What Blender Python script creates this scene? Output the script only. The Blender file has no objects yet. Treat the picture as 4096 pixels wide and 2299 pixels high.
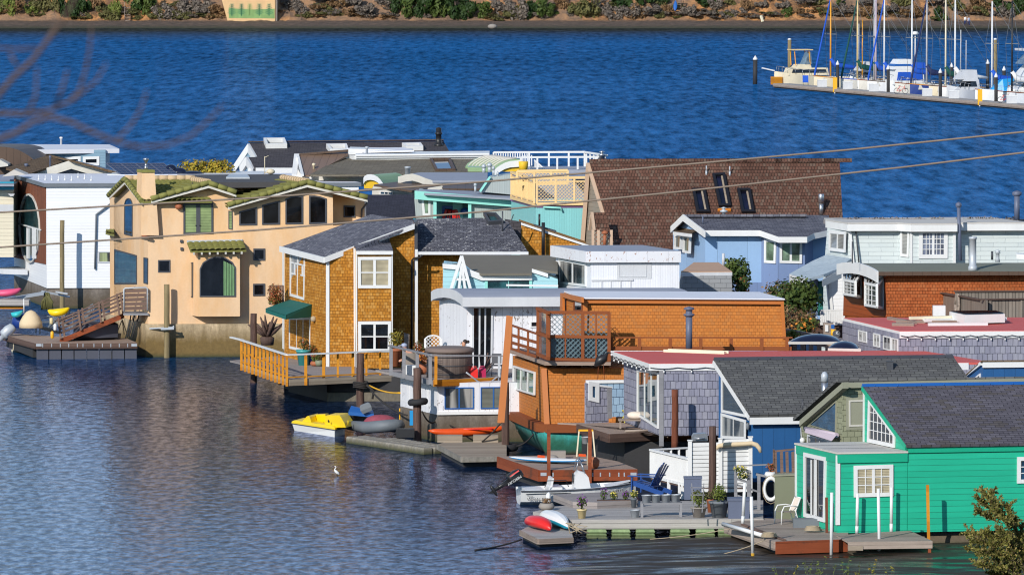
import bpy, bmesh, math, random
from mathutils import Vector as V, Matrix
R=math.radians
random.seed(7)
scene=bpy.context.scene
COL=scene.collection
H=21.4; FPX=25440.0
PITCH=math.atan(936*4096/2576/FPX)
CAM=V((0,0,H))
FWD=V((0,math.cos(PITCH),-math.sin(PITCH))); UPV=V((0,math.sin(PITCH),math.cos(PITCH))); RGT=V((1,0,0))
K=1024/2576
FR={'A':(0,500,K),'B':(0,1000,K),'C':(900,500,K),'D':(900,900,K),'E':(1700,550,K),'G':(1500,950,K),'I':(1100,1350,K),
 'J':(1900,1350,K),'K':(2600,600,K),'L':(3072,800,K),'M':(2300,1100,K),'N':(3072,1250,K),'O':(1900,1725,K),'Q':(2600,1650,K),
 'R':(3072,1725,K),'S':(2950,0,1146/2576),'T':(0,0,1400/2576),'T2':(1300,0,1400/2576),'T3':(2700,0,1396/2576),'U':(0,0,1024/2278),
 'VV':(0,1400,1400/2252),'W':(0,0,4096/2576)}
cur=[0,0,1]
def fr(n): cur[:]=FR[n]
def ray(x,y):
 sx=cur[0]+x*cur[2]; sy=cur[1]+y*cur[2]
 return FWD*FPX+RGT*(sx-2048)+UPV*(1149.5-sy)
def atZ(x,y,z):
 d=ray(x,y); return CAM+d*((z-H)/d.z)
def atY(x,y,Y):
 d=ray(x,y); return CAM+d*(Y/d.y)
UZ=V((0,0,1))
def hor(a): return V((math.cos(R(a)),math.sin(R(a)),0))
V0=V((-.3,.954,0)).normalized()
class Pl:
 def __init__(s,o,n):
  s.o=o; s.n=n.normalized()
  if s.n.dot(CAM-o)<0: s.n=-s.n
  h=V((-s.n.y,s.n.x,0))
  s.u=h.normalized() if h.length>1e-6 else V((1,0,0))
  s.v=s.n.cross(s.u)
 def p(s,x,y,off=0):
  d=ray(x,y); t=((s.o+s.n*off)-CAM).dot(s.n)/d.dot(s.n); return CAM+d*t
 def ps(s,pts,off=0): return [s.p(x,y,off) for x,y in pts]
 def to2(s,q): w=q-s.o; return (w.dot(s.u),w.dot(s.v))
 def to3(s,a,b,off=0): return s.o+s.u*a+s.v*b+s.n*off
class Wall(Pl):
 def __init__(s,p0,d=None,p1=None):
  if p1 is not None: d=V((p1.x-p0.x,p1.y-p0.y,0))
  elif not isinstance(d,V): d=hor(d)
  d=d.normalized(); s.d=d
  Pl.__init__(s,p0,V((d.y,-d.x,0)))
def pl3(a,b,c): return Pl(a,(b-a).cross(c-a))
def inset(poly,w):
 n=len(poly); area=sum(poly[i][0]*poly[(i+1)%n][1]-poly[(i+1)%n][0]*poly[i][1] for i in range(n))
 sg=1 if area>0 else -1
 out=[]
 for i in range(n):
  p0=V(poly[i-1]);p1=V(poly[i]);p2=V(poly[(i+1)%n])
  d1=(p1-p0).normalized();d2=(p2-p1).normalized()
  n1=V((-d1.y,d1.x))*sg;n2=V((-d2.y,d2.x))*sg
  den=1+n1.dot(n2)
  m=(n1+n2)/max(den,.25)
  out.append(tuple(p1+m*w))
 return out
WL={}
def wloc(o): return WL.get(o.name,V((0,0,0)))
def tag(o,label=None,cat=None,group=None,kind=None):
 if label:o['label']=label
 if cat:o['category']=cat
 if group:o['group']=group
 if kind:o['kind']=kind
 return o
def thing(name,label,cat,loc,group=None,rz=0):
 o=bpy.data.objects.new(name,None); COL.objects.link(o); o.location=loc; o.rotation_euler=(0,0,rz)
 o.empty_display_size=.2
 WL[o.name]=V(loc); tag(o,label,cat,group); return o
class MB:
 def __init__(s): s.b=bmesh.new(); s.sm=[]
 def face(s,pts):
  try: return s.b.faces.new([s.b.verts.new(p) for p in pts])
  except Exception: return None
 def extr(s,pts,vec):
  b=s.b; A=[b.verts.new(p) for p in pts]; B=[b.verts.new(p+vec) for p in pts]; n=len(pts)
  try:
   fs=[b.faces.new(A),b.faces.new(B[::-1])]
   for i in range(n): fs.append(b.faces.new((A[i],B[i],B[(i+1)%n],A[(i+1)%n])))
   bmesh.ops.recalc_face_normals(b,faces=fs)
  except ValueError: pass
  return s
 def loft(s,rings,cap=True,smooth=True,close=True):
  b=s.b; L=[[b.verts.new(p) for p in r] for r in rings]; fs=[]; n=len(rings[0])
  for i in range(len(L)-1):
   for j in range(n if close else n-1):
    k=(j+1)%n
    f=b.faces.new((L[i][j],L[i][k],L[i+1][k],L[i+1][j])); f.smooth=smooth; fs.append(f)
  if cap and close:
   fs.append(b.faces.new(L[0][::-1])); fs.append(b.faces.new(L[-1]))
  bmesh.ops.recalc_face_normals(b,faces=fs)
  return s
 def box(s,c,sx,sy,sz,u=None,z0=True):
  """box centred at c in plan, base at c.z; u = direction of sx"""
  u=u or V((1,0,0)); w=V((-u.y,u.x,0)); c=V(c)
  p=[c-u*sx/2-w*sy/2,c+u*sx/2-w*sy/2,c+u*sx/2+w*sy/2,c-u*sx/2+w*sy/2]
  return s.extr(p,V((0,0,sz)))
 def beam(s,a,b,w,h=None,up=None):
  h=h or w; d=(b-a);
  if d.length<1e-5: return s
  dn=d.normalized(); up=up or (UZ if abs(dn.z)<.95 else V((0,1,0)))
  x=dn.cross(up).normalized(); y=x.cross(dn)
  return s.extr([a-x*w/2-y*h/2,a+x*w/2-y*h/2,a+x*w/2+y*h/2,a-x*w/2+y*h/2],d)
 def tube(s,pts,r,n=8,r2=None,cap=True):
  rings=[]; m=len(pts); px=None
  for i,p in enumerate(pts):
   d=(pts[min(i+1,m-1)]-pts[max(i-1,0)]).normalized()
   if px is None:
    up=UZ if abs(d.z)<.9 else V((1,0,0)); x=d.cross(up).normalized()
   else: x=(px-d*px.dot(d)).normalized()
   px=x; y=d.cross(x)
   rr=r[i] if isinstance(r,(list,tuple)) else (r if r2 is None else r+(r2-r)*i/(m-1))
   rings.append([p+(x*math.cos(2*math.pi*k/n)+y*math.sin(2*math.pi*k/n))*rr for k in range(n)])
  return s.loft(rings,cap)
 def lathe(s,c,prof,n=12,sm=True):
  c=V(c)
  return s.loft([[c+V((r*math.cos(2*math.pi*k/n),r*math.sin(2*math.pi*k/n),z)) for k in range(n)] for r,z in prof],True,sm)
 def blob(s,c,rx,ry,rz,n=10,m=6,u=None,q=1.0):
  u=u or V((1,0,0)); w=V((-u.y,u.x,0)); c=V(c); rings=[]
  for i in range(1,m):
   a=math.pi*i/m;
   rings.append([c+u*rx*math.sin(a)**q*math.cos(2*math.pi*k/n)+w*ry*math.sin(a)**q*math.sin(2*math.pi*k/n)-UZ*rz*math.cos(a) for k in range(n)])
  rings=[[c-UZ*rz+u*.001*math.cos(2*math.pi*k/n)+w*.001*math.sin(2*math.pi*k/n) for k in range(n)]]+rings+[[c+UZ*rz+u*.001*math.cos(2*math.pi*k/n)+w*.001*math.sin(2*math.pi*k/n) for k in range(n)]]
  return s.loft(rings)
 def grid(s,fn,nu,nv,smooth=True,double=0):
  b=s.b; P=[[b.verts.new(fn(i/nu,j/nv)) for j in range(nv+1)] for i in range(nu+1)]
  for i in range(nu):
   for j in range(nv):
    f=b.faces.new((P[i][j],P[i+1][j],P[i+1][j+1],P[i][j+1])); f.smooth=smooth
  return s
 def leaves(s,c,r,n,size,rng,shell=.5,flat=0.0,asp=.55):
  c=V(c)
  for _ in range(n):
   while 1:
    q=V((rng.uniform(-1,1),rng.uniform(-1,1),rng.uniform(-1,1)))
    if 1e-3<q.length<=1: break
   q=q.normalized()*(shell+(1-shell)*rng.random()**.6)
   p=c+V((q.x*r[0],q.y*r[1],q.z*r[2]))
   nn=(q*1.2+V((rng.uniform(-1,1),rng.uniform(-1,1),rng.uniform(-.6,1.2)))).normalized()
   x=nn.orthogonal().normalized(); x.rotate(Matrix.Rotation(rng.uniform(0,6.28),3,nn)); y=nn.cross(x)
   sz=size*rng.uniform(.6,1.3)
   s.face([p-x*sz,p-y*sz*asp,p+x*sz,p+y*sz*asp])
  return s
 def build(s,name,mat,parent=None,label=None,cat=None,group=None,kind=None,org=None,uv=True):
  b=s.b
  b.normal_update()
  if org is None:
   org=wloc(parent) if parent is not None else None
  if org is None:
   zs=[v.co.z for v in b.verts]; n=len(b.verts) or 1
   org=V((sum(v.co.x for v in b.verts)/n,sum(v.co.y for v in b.verts)/n,min(zs) if zs else 0))
  if uv:
   lay=b.loops.layers.uv.new('UVMap')
   for f in b.faces:
    n=f.normal
    h=V((-n.y,n.x,0))
    if h.length<.05: u=V((1,0,0)); w=V((0,1,0))
    else: u=h.normalized(); w=n.cross(u)
    for l in f.loops: l[lay].uv=(l.vert.co.dot(u),l.vert.co.dot(w))
  for v in b.verts: v.co-=org
  me=bpy.data.meshes.new(name); b.to_mesh(me); b.free()
  me.materials.append(mat)
  o=bpy.data.objects.new(name,me); COL.objects.link(o)
  if parent is not None: o.parent=parent; WL[o.name]=V(org)
  else: o.location=org; WL[o.name]=V(org)
  tag(o,label,cat,group,kind); return o
def copy_tree(o,parent=None):
 c=o.copy(); COL.objects.link(c); c.parent=parent
 if parent is None: WL[c.name]=V(c.location)
 else: WL[c.name]=wloc(parent)
 for ch in list(o.children): copy_tree(ch,c)
 return c
def dup(o,loc,label=None,rz=None,sc=None,group=None):
 c=copy_tree(o); c.location=loc
 if rz is not None: c.rotation_euler=(0,0,rz)
 if sc is not None: c.scale=sc if hasattr(sc,'__len__') else (sc,)*3
 if label: c['label']=label
 if group: c['group']=group
 WL[c.name]=V(loc); return c
def nm(name):
 m=bpy.data.materials.new(name); m.use_nodes=True; nt=m.node_tree; nt.nodes.clear()
 o=nt.nodes.new('ShaderNodeOutputMaterial'); p=nt.nodes.new('ShaderNodeBsdfPrincipled')
 nt.links.new(p.outputs[0],o.inputs[0]); return m,nt,p
class NT:
 def __init__(s,nt): s.nt=nt
 def n(s,t,**k):
  x=s.nt.nodes.new(t)
  for a,b in k.items(): setattr(x,a,b)
  return x
 def l(s,a,b): s.nt.links.new(a,b)
 def math(s,op,a,b=None,clamp=False):
  x=s.n('ShaderNodeMath',operation=op,use_clamp=clamp)
  for i,q in enumerate((a,b)):
   if q is None: continue
   if isinstance(q,(int,float)): x.inputs[i].default_value=q
   else: s.l(q,x.inputs[i])
  return x.outputs[0]
 def mix(s,f,a,b,mode='MIX'):
  x=s.n('ShaderNodeMix',data_type='RGBA',blend_type=mode)
  for i,q in ((0,f),(6,a),(7,b)):
   if isinstance(q,(int,float)): x.inputs[i].default_value=q
   elif isinstance(q,tuple): x.inputs[i].default_value=q if len(q)==4 else (*q,1)
   else: s.l(q,x.inputs[i])
  return x.outputs[2]
 def uv(s): return s.n('ShaderNodeTexCoord').outputs['UV']
 def obj(s): return s.n('ShaderNodeTexCoord').outputs['Object']
 def pos(s): return s.n('ShaderNodeNewGeometry').outputs['Position']
 def mapv(s,v,sc,loc=(0,0,0)):
  x=s.n('ShaderNodeMapping'); s.l(v,x.inputs[0]); x.inputs['Scale'].default_value=sc; x.inputs['Location'].default_value=loc; return x.outputs[0]
 def noise(s,v,sc,det=3,rough=.6):
  x=s.n('ShaderNodeTexNoise');
  if v is not None: s.l(v,x.inputs['Vector'])
  x.inputs['Scale'].default_value=sc; x.inputs['Detail'].default_value=det; x.inputs['Roughness'].default_value=rough; return x.outputs[0]
 def ramp(s,f,stops):
  x=s.n('ShaderNodeValToRGB'); s.l(f,x.inputs[0]); e=x.color_ramp.elements
  while len(e)<len(stops): e.new(.5)
  for i,(p,c) in enumerate(stops): e[i].position=p; e[i].color=(c,c,c,1) if isinstance(c,(int,float)) else (*c,1)
  return x.outputs[0]
 def bump(s,h,st,d=.02):
  x=s.n('ShaderNodeBump'); s.l(h,x.inputs['Height']); x.inputs['Strength'].default_value=st; x.inputs['Distance'].default_value=d; return x.outputs[0]
 def sep(s,v):
  x=s.n('ShaderNodeSeparateXYZ'); s.l(v,x.inputs[0]); return x.outputs
def srgb(r,g,b):
 f=lambda c:(c/255/12.92 if c/255<=.04045 else ((c/255+.055)/1.055)**2.4)
 return (f(r),f(g),f(b))
def dk(c,k): return tuple(x*k for x in c)
MATS={}
def paint(name,col,rough=.5,var=.18,sc=1.2,metal=0,spec=.5,streak=True,tint=None):
 if name in MATS: return MATS[name]
 m,nt,p=nm(name); t=NT(nt)
 f=t.noise(t.mapv(t.obj(),(1,1,.35 if streak else 1)),sc,5,.65)
 f2=t.noise(t.obj(),sc*14,2)
 g=t.math('ADD',t.math('MULTIPLY',f,.75),t.math('MULTIPLY',f2,.25))
 c=t.mix(t.ramp(g,[(.3,0),(.7,1)]),dk(col,1-var),dk(col,1+var*.6))
 if tint: c=t.mix(t.ramp(t.noise(t.mapv(t.obj(),(1,1,.4)),.5,6,.7),[(.42,0),(.68,.6)]),c,tint)
 t.l(c,p.inputs['Base Color']); p.inputs['Roughness'].default_value=rough; p.inputs['Metallic'].default_value=metal
 p.inputs['Specular IOR Level'].default_value=spec
 t.l(t.bump(f2,.15,.01),p.inputs['Normal'])
 MATS[name]=m; return m
def flat(name,col,rough=.4,metal=0,spec=.5):
 if name in MATS: return MATS[name]
 m,nt,p=nm(name); p.inputs['Base Color'].default_value=(*col,1); p.inputs['Roughness'].default_value=rough; p.inputs['Metallic'].default_value=metal
 p.inputs['Specular IOR Level'].default_value=spec; MATS[name]=m; return m
def bricky(name,c1,c2,cm,w,h,mort=.008,grain=.35,bump=.6,rough=.8,third=None,dirt=.2,off=.5,spl=0):
 """courses of shingles laid out in metres"""
 m,nt,p=nm(name); t=NT(nt); uv=t.uv()
 wob=t.noise(uv,2.2,2);
 cmb=t.n('ShaderNodeCombineXYZ'); t.l(t.math('MULTIPLY',t.math('SUBTRACT',wob,.5),.12*w),cmb.inputs[0]); t.l(t.math('MULTIPLY',t.math('SUBTRACT',t.noise(uv,3.1,2),.5),.22*h),cmb.inputs[1])
 va=t.n('ShaderNodeVectorMath',operation='ADD'); t.l(uv,va.inputs[0]); t.l(cmb.outputs[0],va.inputs[1]); v=va.outputs[0]
 def brick(ww,ca,cb,cmm,ms,bias=0):
  x=t.n('ShaderNodeTexBrick'); t.l(v,x.inputs['Vector']); x.offset=off; x.squash=1
  x.inputs['Color1'].default_value=(*ca,1); x.inputs['Color2'].default_value=(*cb,1); x.inputs['Mortar'].default_value=(*cmm,1)
  x.inputs['Scale'].default_value=1; x.inputs['Mortar Size'].default_value=ms; x.inputs['Mortar Smooth'].default_value=.2; x.inputs['Bias'].default_value=bias
  x.inputs['Brick Width'].default_value=ww; x.inputs['Row Height'].default_value=h; return x
 b=brick(w,c1,c2,cm,mort)
 col=b.outputs['Color']
 if third is not None:
  b2=brick(w,(0,0,0),(1,1,1),(0,0,0),0);
  col=t.mix(t.ramp(b2.outputs['Color'],[(.72,0),(.8,.75)]),col,third,'MIX')
  col=t.mix(t.math('MULTIPLY',b.outputs['Fac'],.9),col,cm)
 gr=t.noise(t.mapv(uv,(22,3,1)),1.0,4)
 col=t.mix(grain,col,t.ramp(gr,[(.25,.35),(.75,1.35)]),'MULTIPLY')
 big=t.noise(uv,.45,4,.65)
 col=t.mix(dirt,col,t.ramp(big,[(.3,.35),(.7,1.4)]),'MULTIPLY')
 if spl:
  sp=t.noise(t.mapv(uv,(5,13,1)),1.0,3,.8); big2=t.noise(uv,.35,2)
  col=t.mix(t.ramp(t.math('ADD',sp,t.math('MULTIPLY',big2,.22)),[(.765-spl*.05,0),(.785-spl*.05,1)]),col,(.75,.73,.7))
 t.l(col,p.inputs['Base Color']); p.inputs['Roughness'].default_value=rough; p.inputs['Specular IOR Level'].default_value=.25
 s=t.sep(v); fr_=t.math('FRACT',t.math('DIVIDE',s[1],h)); hgt=t.math('SUBTRACT',t.math('MULTIPLY',t.math('SUBTRACT',1,fr_),.6),t.math('MULTIPLY',b.outputs['Fac'],.6))
 hgt=t.math('ADD',hgt,t.math('MULTIPLY',gr,.25))
 t.l(t.bump(hgt,bump,.025),p.inputs['Normal'])
 MATS[name]=m; return m
def lined(name,col,pitch,vert=False,gap=.06,rough=.45,var=.12,gapk=.35,bump=.5,peel=None,gapcol=None):
 """lap siding or boards laid out in metres"""
 m,nt,p=nm(name); t=NT(nt); uv=t.uv(); s=t.sep(uv); a=s[0] if vert else s[1]
 q=t.math('DIVIDE',a,pitch); f=t.math('FRACT',q); idn=t.math('FLOOR',q)
 g=t.math('ADD',t.math('LESS_THAN',f,gap/2),t.math('GREATER_THAN',f,1-gap/2),True)
 wn=t.n('ShaderNodeTexWhiteNoise',noise_dimensions='1D'); t.l(idn,wn.inputs['W'])
 n1=t.noise(t.mapv(uv,(.5,6,1) if not vert else (6,.5,1)),1.0,4); n2=t.noise(uv,.6,4,.65)
 mixf=t.math('ADD',t.math('ADD',t.math('MULTIPLY',n1,.4),t.math('MULTIPLY',n2,.4)),t.math('MULTIPLY',wn.outputs[0],.2))
 c=t.mix(t.ramp(mixf,[(.3,0),(.7,1)]),dk(col,1-var),dk(col,1+var))
 if peel:
  pn=t.noise(t.mapv(uv,(9,4,1)),1.0,4,.75); pb=t.noise(uv,.5,2)
  c=t.mix(t.ramp(t.math('ADD',t.math('MULTIPLY',pn,.75),t.math('MULTIPLY',pb,.3)),[(.62,0),(.65,1)]),c,peel)
 c=t.mix(g,c,gapcol or dk(col,gapk))
 t.l(c,p.inputs['Base Color']); p.inputs['Roughness'].default_value=rough; p.inputs['Specular IOR Level'].default_value=.35
 h=t.math('SUBTRACT',t.math('MULTIPLY',t.math('SUBTRACT',1,f),.5 if not vert else .02),t.math('MULTIPLY',g,.6))
 t.l(t.bump(t.math('ADD',h,t.math('MULTIPLY',n1,.08)),bump,.02),p.inputs['Normal'])
 MATS[name]=m; return m
def wood(name,c1,c2,pitch=.14,rough=.75,gap=.07,across=False,stain=None):
 """weathered planks"""
 m,nt,p=nm(name); t=NT(nt); uv=t.uv(); s=t.sep(uv); a=s[1] if not across else s[0]
 q=t.math('DIVIDE',a,pitch); f=t.math('FRACT',q); idn=t.math('FLOOR',q)
 g=t.math('LESS_THAN',f,gap)
 wn=t.n('ShaderNodeTexWhiteNoise',noise_dimensions='1D'); t.l(idn,wn.inputs['W'])
 gr=t.noise(t.mapv(uv,(1.2,18,1) if not across else (18,1.2,1)),1.0,5,.7); n2=t.noise(uv,.9,4,.7)
 fx=t.math('ADD',t.math('ADD',t.math('MULTIPLY',gr,.45),t.math('MULTIPLY',wn.outputs[0],.25)),t.math('MULTIPLY',n2,.3))
 c=t.mix(t.ramp(fx,[(.25,0),(.72,1)]),c1,c2)
 if stain: c=t.mix(t.ramp(n2,[(.52,0),(.62,.8)]),c,stain)
 c=t.mix(t.math('MULTIPLY',g,.75),c,dk(c1,.25))
 t.l(c,p.inputs['Base Color']); p.inputs['Roughness'].default_value=rough; p.inputs['Specular IOR Level'].default_value=.25
 t.l(t.bump(t.math('SUBTRACT',gr,g),.5,.015),p.inputs['Normal'])
 MATS[name]=m; return m
def concrete(name,col,low,zlo,zhi,alg=(.05,.055,.02)):
 """stained concrete float, tide marks by height above the water"""
 m,nt,p=nm(name); t=NT(nt); ps=t.pos(); z=t.sep(ps)[2]
 n1=t.noise(t.mapv(ps,(1,1,.25)),1.6,6,.7); n2=t.noise(ps,7,4,.7)
 c=t.mix(t.ramp(n1,[(.35,0),(.65,1)]),dk(col,.6),dk(col,1.1))
 zz=t.math('ADD',z,t.math('MULTIPLY',t.math('SUBTRACT',n1,.5),.9))
 f=t.n('ShaderNodeMapRange'); t.l(zz,f.inputs[0]); f.inputs[1].default_value=zlo; f.inputs[2].default_value=zhi
 c=t.mix(f.outputs[0],low,c)
 f2=t.n('ShaderNodeMapRange'); t.l(z,f2.inputs[0]); f2.inputs[1].default_value=.0; f2.inputs[2].default_value=.22
 c=t.mix(f2.outputs[0],alg,c)
 c=t.mix(.45,c,t.ramp(n2,[(.3,.5),(.7,1.3)]),'MULTIPLY')
 t.l(c,p.inputs['Base Color']); p.inputs['Roughness'].default_value=.85
 t.l(t.bump(n2,.5,.03),p.inputs['Normal']); MATS[name]=m; return m
def glass(name,col=(.015,.02,.025),rough=.04,stripes=None,cur=None,horiz=True,pitch=.05):
 """a pane: dark room behind, or blinds / curtains hanging just behind it"""
 m,nt,p=nm(name); t=NT(nt); uv=t.uv(); s=t.sep(uv)
 n=t.noise(t.mapv(uv,(1.7,1.1,1)),1.0,3)
 c=t.mix(t.ramp(n,[(.38,0),(.62,1)]),dk(col,.5),dk(col,1.6))
 if stripes:
  f=t.math('FRACT',t.math('DIVIDE',s[1] if horiz else s[0],pitch))
  nn=t.noise(uv,1.3,2)
  c=t.mix(t.ramp(f,[(.0,.0),(.25,1),(.8,1),(1.,.1)]),dk(stripes,.25),stripes)
  c=t.mix(.5,c,t.ramp(nn,[(.35,.45),(.6,1.1)]),'MULTIPLY')
 if cur:
  n2=t.noise(t.mapv(uv,(6,.15,1)),1.0,2); n3=t.noise(t.mapv(uv,(1.1,.25,1),(3.7,0,0)),1.0,1)
  cc=t.mix(t.ramp(n2,[(.3,0),(.7,1)]),dk(cur,.45),cur)
  c=t.mix(t.ramp(n3,[(.47,0),(.53,1)]),c,cc)
 t.l(c,p.inputs['Base Color']); p.inputs['Roughness'].default_value=.6 if (stripes or cur) else rough
 p.inputs['Specular IOR Level'].default_value=.5
 p.inputs['Coat Weight'].default_value=1; p.inputs['Coat Roughness'].default_value=.02; p.inputs['Coat IOR'].default_value=1.6
 t.l(t.bump(t.noise(uv,.8,1),.12,.02),p.inputs['Coat Normal'])
 MATS[name]=m; return m
def leafmat(name,c1,c2,c3=None):
 m,nt,p=nm(name); t=NT(nt)
 n=t.noise(t.obj(),1.3,4); n2=t.noise(t.obj(),13,2)
 c=t.mix(t.ramp(n,[(.35,0),(.65,1)]),c1,c2)
 if c3: c=t.mix(t.ramp(n2,[(.5,0),(.6,1)]),c,c3)
 t.l(c,p.inputs['Base Color']); p.inputs['Roughness'].default_value=.6; p.inputs['Specular IOR Level'].default_value=.2
 p.inputs['Subsurface Weight'].default_value=0
 MATS[name]=m; return m
def block(parent,plane,pts,vec,mat,name='wall',label=None):
 return MB().extr(plane.ps(pts),vec).build(name,mat,parent,label)
def sheet(parent,plane,pts,th,mat,name,off=0,label=None):
 P=plane.ps(pts,off); return MB().extr(P,plane.n*th).build(name,mat,parent,label)
def win(parent,plane,pts,fw=.1,fmat=None,pmat=None,nx=1,ny=1,t=.05,bars=.03,name='window',pre=0,split=None,label=None,wide=None):
 """window: frame ring proud of the wall + a pane as its sub-part"""
 P2=[plane.to2(q) for q in plane.ps(pts)]
 I2=inset(P2,fw)
 mb=MB(); n=len(P2)
 for i in range(n):
  j=(i+1)%n
  mb.extr([plane.to3(*P2[i],pre),plane.to3(*P2[j],pre),plane.to3(*I2[j],pre),plane.to3(*I2[i],pre)],plane.n*t)
 if n==4 and (nx>1 or ny>1):
  A,B,C,D=[V(q) for q in I2]
  for i in range(1,nx):
   f=i/nx; a=A.lerp(B,f); b=D.lerp(C,f); w=bars
   if wide and i in wide: w=bars*wide[i]
   mb.extr([plane.to3(a.x-w/2,a.y,pre),plane.to3(a.x+w/2,a.y,pre),plane.to3(b.x+w/2,b.y,pre),plane.to3(b.x-w/2,b.y,pre)],plane.n*(t*.7))
  for i in range(1,ny):
   f=i/ny; a=A.lerp(D,f); b=B.lerp(C,f); w=bars
   mb.extr([plane.to3(a.x,a.y-w/2,pre),plane.to3(b.x,b.y-w/2,pre),plane.to3(b.x,b.y+w/2,pre),plane.to3(a.x,a.y+w/2,pre)],plane.n*(t*.65))
 f=mb.build(name,fmat or MATS['white'],parent,label)
 MB().extr([plane.to3(x,y,pre+.002) for x,y in I2],plane.n*.014).build('pane',pmat or MATS['glass'],f)
 return f
def strip(parent,a,b,w,t,mat,name,n,label=None):
 """flat trim board from a to b lying on a wall of normal n"""
 d=(b-a).normalized(); x=n.cross(d).normalized()
 return MB().extr([a-x*w/2,a+x*w/2,b+x*w/2,b-x*w/2],n*t).build(name,mat,parent,label)
def pipe(parent,a,h,r,mat,name='flue',cap=None,label=None):
 mb=MB().tube([a,a+UZ*h],r,12)
 if cap:
  mb.lathe(a+UZ*h,[(r*.6,0),(r*.6,cap*.4),(r*cap*1.5 if False else r*1.7,cap*.4),(r*1.7,cap*.55),(r*1.2,cap),(r*.1,cap*1.05)],12)
 return mb.build(name,mat,parent,label)
def rail(mb,a,b,h=1.0,post=.09,n=4,bal=0,top=.1,rails=(),bw=.035,ends=True):
 d=b-a
 for i in range(n+1):
  if not ends and i in (0,n): continue
  q=a+d*(i/n); mb.beam(q,q+UZ*h,post)
 mb.beam(a+UZ*h,b+UZ*h,top,.05)
 for r in rails: mb.beam(a+UZ*h*r,b+UZ*h*r,.05,.07)
 for i in range(bal):
  q=a+d*((i+.5)/bal); mb.beam(q+UZ*.08,q+UZ*h,bw)
 return mb
paint('white',(.78,.78,.77),.45,.08); paint('off_white',(.66,.63,.56),.5,.15); paint('grey_white',(.60,.61,.63),.5,.12)
glass('glass'); glass('glass_dark',(.006,.007,.009)); glass('glass_teal',(.02,.075,.085)); glass('glass_blue',(.012,.05,.10))
glass('blind_cream',stripes=(.52,.45,.30),pitch=.055); glass('blind_grey',stripes=(.33,.33,.31),pitch=.06); glass('blind_dark',stripes=(.17,.18,.15),pitch=.05)
lined('taupe_lap',srgb(146,136,122),.2,gap=.05,var=.1); glass('curtain_white',cur=(.42,.41,.38)); glass('curtain_green',(.012,.02,.018),cur=(.16,.30,.18)); glass('shade_green',(.16,.24,.17)); glass('shade_lime',(.25,.32,.10),stripes=(.30,.40,.16),pitch=.075)
bricky('cedar',srgb(204,138,48),srgb(164,104,30),srgb(92,54,14),.15,.14,.006,.45,.5,.75,third=srgb(216,158,76),dirt=.2)
bricky('pumpkin',srgb(200,124,54),srgb(184,109,44),srgb(136,78,28),.155,.132,.006,.12,.4,.65,dirt=.1,third=srgb(186,120,60))
bricky('redwood',srgb(188,102,54),srgb(160,80,38),srgb(84,40,18),.14,.135,.007,.4,.6,.75,third=srgb(186,108,62),dirt=.25)
bricky('grey_shake',srgb(150,150,166),srgb(128,129,146),srgb(70,70,84),.20,.29,.008,.25,.9,.8,third=srgb(160,160,172),dirt=.15)
bricky('blue_shake',srgb(150,176,198),srgb(134,160,184),srgb(70,90,120),.24,.31,.008,.2,.9,.8,dirt=.1)
bricky('olive_shake',srgb(150,152,126),srgb(138,140,115),srgb(80,82,64),.26,.19,.007,.15,.6,.75,dirt=.1)
bricky('mint_shake',srgb(214,222,220),srgb(204,213,213),srgb(150,160,164),1.1,.19,.006,.05,.4,.6,dirt=.06)
bricky('mint_roof',srgb(196,208,214),srgb(180,194,202),srgb(136,150,160),.3,.14,.006,.1,.4,.8,dirt=.15)
bricky('slate_shingle',srgb(112,112,122),srgb(82,82,92),srgb(44,44,52),.30,.135,.01,.3,.5,.9,third=srgb(130,130,138),dirt=.2)
bricky('slate_splat',srgb(98,98,106),srgb(74,74,82),srgb(46,46,54),.30,.135,.01,.3,.5,.9,third=srgb(116,116,124),dirt=.2,spl=1.0)
bricky('slate_worn',srgb(118,118,128),srgb(86,86,96),srgb(46,46,54),.30,.135,.01,.3,.5,.9,third=srgb(136,136,144),dirt=.2,spl=.35)
bricky('purple_shingle',srgb(108,104,112),srgb(84,80,88),srgb(50,48,54),.34,.15,.012,.3,.5,.9,third=srgb(96,90,86),dirt=.3)
bricky('charcoal_shingle',srgb(100,100,100),srgb(84,84,84),srgb(50,50,50),.36,.15,.012,.15,.5,.9,third=srgb(110,110,108),dirt=.15)
bricky('dark_slate',srgb(66,65,76),srgb(52,51,61),srgb(34,34,42),.3,.15,.01,.2,.4,.9,dirt=.1)
bricky('taupe_shingle',srgb(128,120,106),srgb(112,105,93),srgb(78,72,62),.5,.17,.01,.15,.5,.9,dirt=.15)
bricky('grey_dark_shingle',srgb(84,80,84),srgb(70,67,71),srgb(46,44,48),.32,.16,.01,.2,.4,.9,dirt=.12)
bricky('brown_shake',srgb(116,82,68),srgb(90,62,50),srgb(44,32,26),.15,.21,.010,.5,.9,.85,third=srgb(122,100,86),dirt=.4)
bricky('brown_shingle',srgb(120,100,78),srgb(98,80,62),srgb(60,50,40),.3,.16,.01,.3,.5,.9,dirt=.2)
lined('green_siding',srgb(38,178,142),.2,gap=.05,var=.13,gapk=.45,rough=.4)
lined('blue_board',srgb(42,92,145),.42,True,gap=.03,var=.08,gapk=.55)
lined('white_lap',srgb(238,238,238),.155,gap=.035,var=.04,gapk=.8)
lined('white_board',srgb(226,226,230),.42,True,gap=.035,var=.06,gapk=.6,peel=srgb(120,108,100)); lined('white_groove',srgb(228,229,234),.105,True,gap=.06,var=.06,gapk=.72)
lined('aqua_lap',srgb(168,214,222),.2,gap=.045,var=.05,gapk=.55); lined('cream_lap',srgb(226,216,192),.2,gap=.05,var=.05,gapk=.6)
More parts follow.
